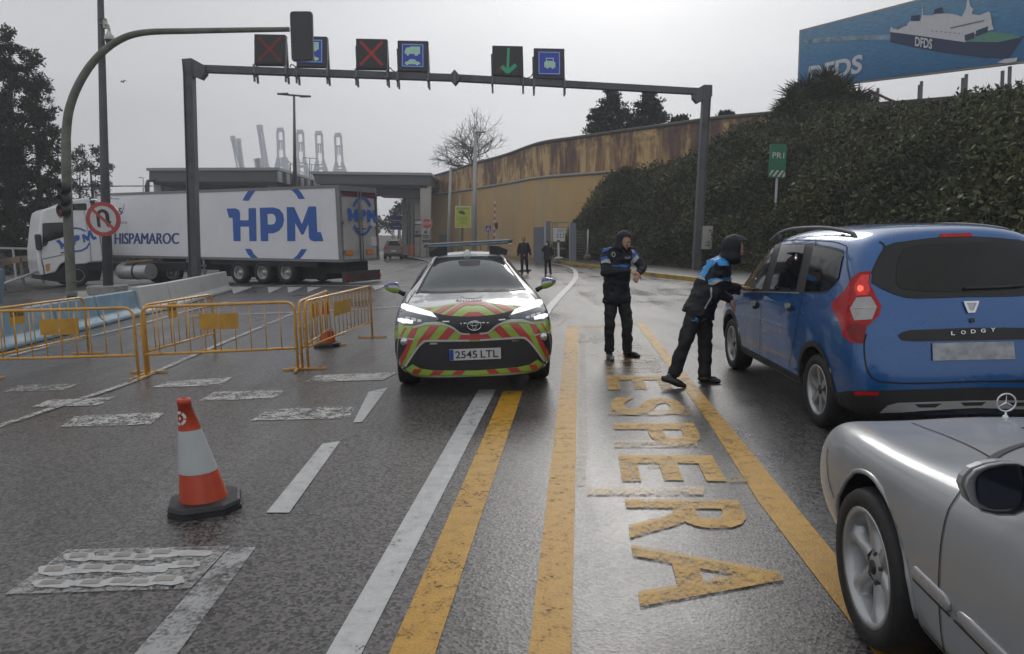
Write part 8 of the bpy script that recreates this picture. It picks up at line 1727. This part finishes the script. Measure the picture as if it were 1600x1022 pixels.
# ---------------- people walking in the distance, occupant
def walker(label, px, Yw, ytop, yfeet, m, hoodon=False, face=(-.1, -1, 0), stride=.0, phone=False, coat=.62, px_h=0):
    k = (at(px, ytop, Yw).z-0)/1.78; base = Vector((at(px, yfeet, Yw).x, Yw, 0)); t = thing('person', label, 'person', base)
    P = lambda x, y, z: base+Vector((x*k, y*k, z*k)); f = Vector(face).normalized(); hd_ = P(0, -.03, 1.64)
    body = MB(); head(body, hd_, f, (0, 0, 1), k); body.cap(P(0, 0, 1.42), P(0, 0, 1.55), .055*k, .05*k); body.cap(P(0, 0, 1.3), P(0, 0, .95), .12*k, .12*k)
    sh = {1: P(.17, 0, 1.42), -1: P(-.17, 0, 1.42)}
    el = {1: P(.27, .02, 1.13), -1: P(-.27, .0, 1.13)}; wr = {1: P(.30, -.1, .90), -1: P(-.27, -.1, .90)}
    if phone: el[-1] = P(-.26, -.12, 1.28); wr[-1] = P(-.10, -.16, 1.52); wr[1] = P(.12, -.24, 1.0); el[1] = P(.27, -.02, 1.12)
    hips = {1: P(.09, 0, .92), -1: P(-.09, 0, .92)}; kn = {1: P(.12, -.08+stride, .50), -1: P(-.10, .0, .50)}; an = {1: P(.16, .12+stride, .10), -1: P(-.11, -.05, .08)}
    for s in (1, -1):
        body.cap(sh[s], el[s], .045*k, .036*k); body.cap(el[s], wr[s], .035*k, .026*k); body.cap(hips[s], kn[s], .07*k, .05*k); body.cap(kn[s], an[s], .05*k, .035*k)
        hand(body, wr[s], (0, -.2, -1) if not (phone and s == -1) else (.3, -.1, 1), (-s, 0, 0), .6, k, s)
    remeshed('body', body, M['skin'], t, .012, 2); face_bits(t, hd_, f, (0, 0, 1), k, beard=False)
    jk = MB(); jk.tube([P(0, 0, 1.50), P(0, 0, 1.40), P(0, 0, 1.15), P(0, 0, .95), P(0, 0, coat+.18)], [.10*k, .19*k, .20*k, .19*k, .22*k], 14, up=(0, 1, 0)); 
    for s in (1, -1): jk.cap(sh[s], el[s], .075*k, .062*k); jk.cap(el[s], wr[s].lerp(el[s], .08), .06*k, .05*k)
    remeshed('coat', jk, M[m], t, .02, 2, .01)
    tr = MB()
    for s in (1, -1): tr.cap(hips[s], kn[s], .09*k, .07*k); tr.cap(kn[s], an[s], .068*k, .058*k)
    remeshed('trousers', tr, M['trouser'], t, .02, 2, .008)
    for s in (1, -1): mb = MB(); shoe(mb, an[s]+Vector((0, .05, -.07)), an[s]+Vector((.03*s, -.19, -.07 if s < 0 else -.02)), an[s]); obj('shoe', mb, M['brown_shoe'] if phone else M['boot'], t)
    if hoodon: hood(t, hd_, f, (0, 0, 1), M[m], k, .62, .02)
    else: mb = MB(); mb.ell(hd_+Vector((0, .02*k, .035*k)), (.082*k, .095*k, .092*k), n=14); obj('hair', mb, M['beard'], t)
    if phone: mb = MB(); mb.box(wr[-1]+Vector((.04, -.02, .09))*k, (.07*k, .05*k, .12*k)); o = solo('white_phone', mb, M['sign_white'], 'small white phone held to the face by the hooded walker', 'phone')
walker('person in a long black hooded coat walking, holding something white to the face', 856, 32.6, 376, 431, 'coat_black', True, (-.3, -1, -.1), .15, True, .62)
walker('bare headed person in a dark jacket walking behind the police car', 819.5, 33.5, 369, 431, 'coat_black', False, (-.2, -1, 0), .1, False, .85)
# ============================================================ HAZE
def haze():
    m = bpy.data.materials.new('rain_haze'); m.use_nodes = True; T = m.node_tree; T.nodes.clear(); o = T.nodes.new('ShaderNodeOutputMaterial'); v = T.nodes.new('ShaderNodeVolumePrincipled')
    v.inputs['Color'].default_value = (.93, .95, 1, 1); v.inputs['Density'].default_value = .0017; v.inputs['Anisotropy'].default_value = .2; T.links.new(v.outputs[0], o.inputs['Volume'])
    mb = MB(); mb.box((0, 210, 44), (900, 520, 90)); x = obj('haze', mb, m); tag(x, 'thin grey rain haze hanging over the whole port road', 'haze', kind='stuff')
haze()
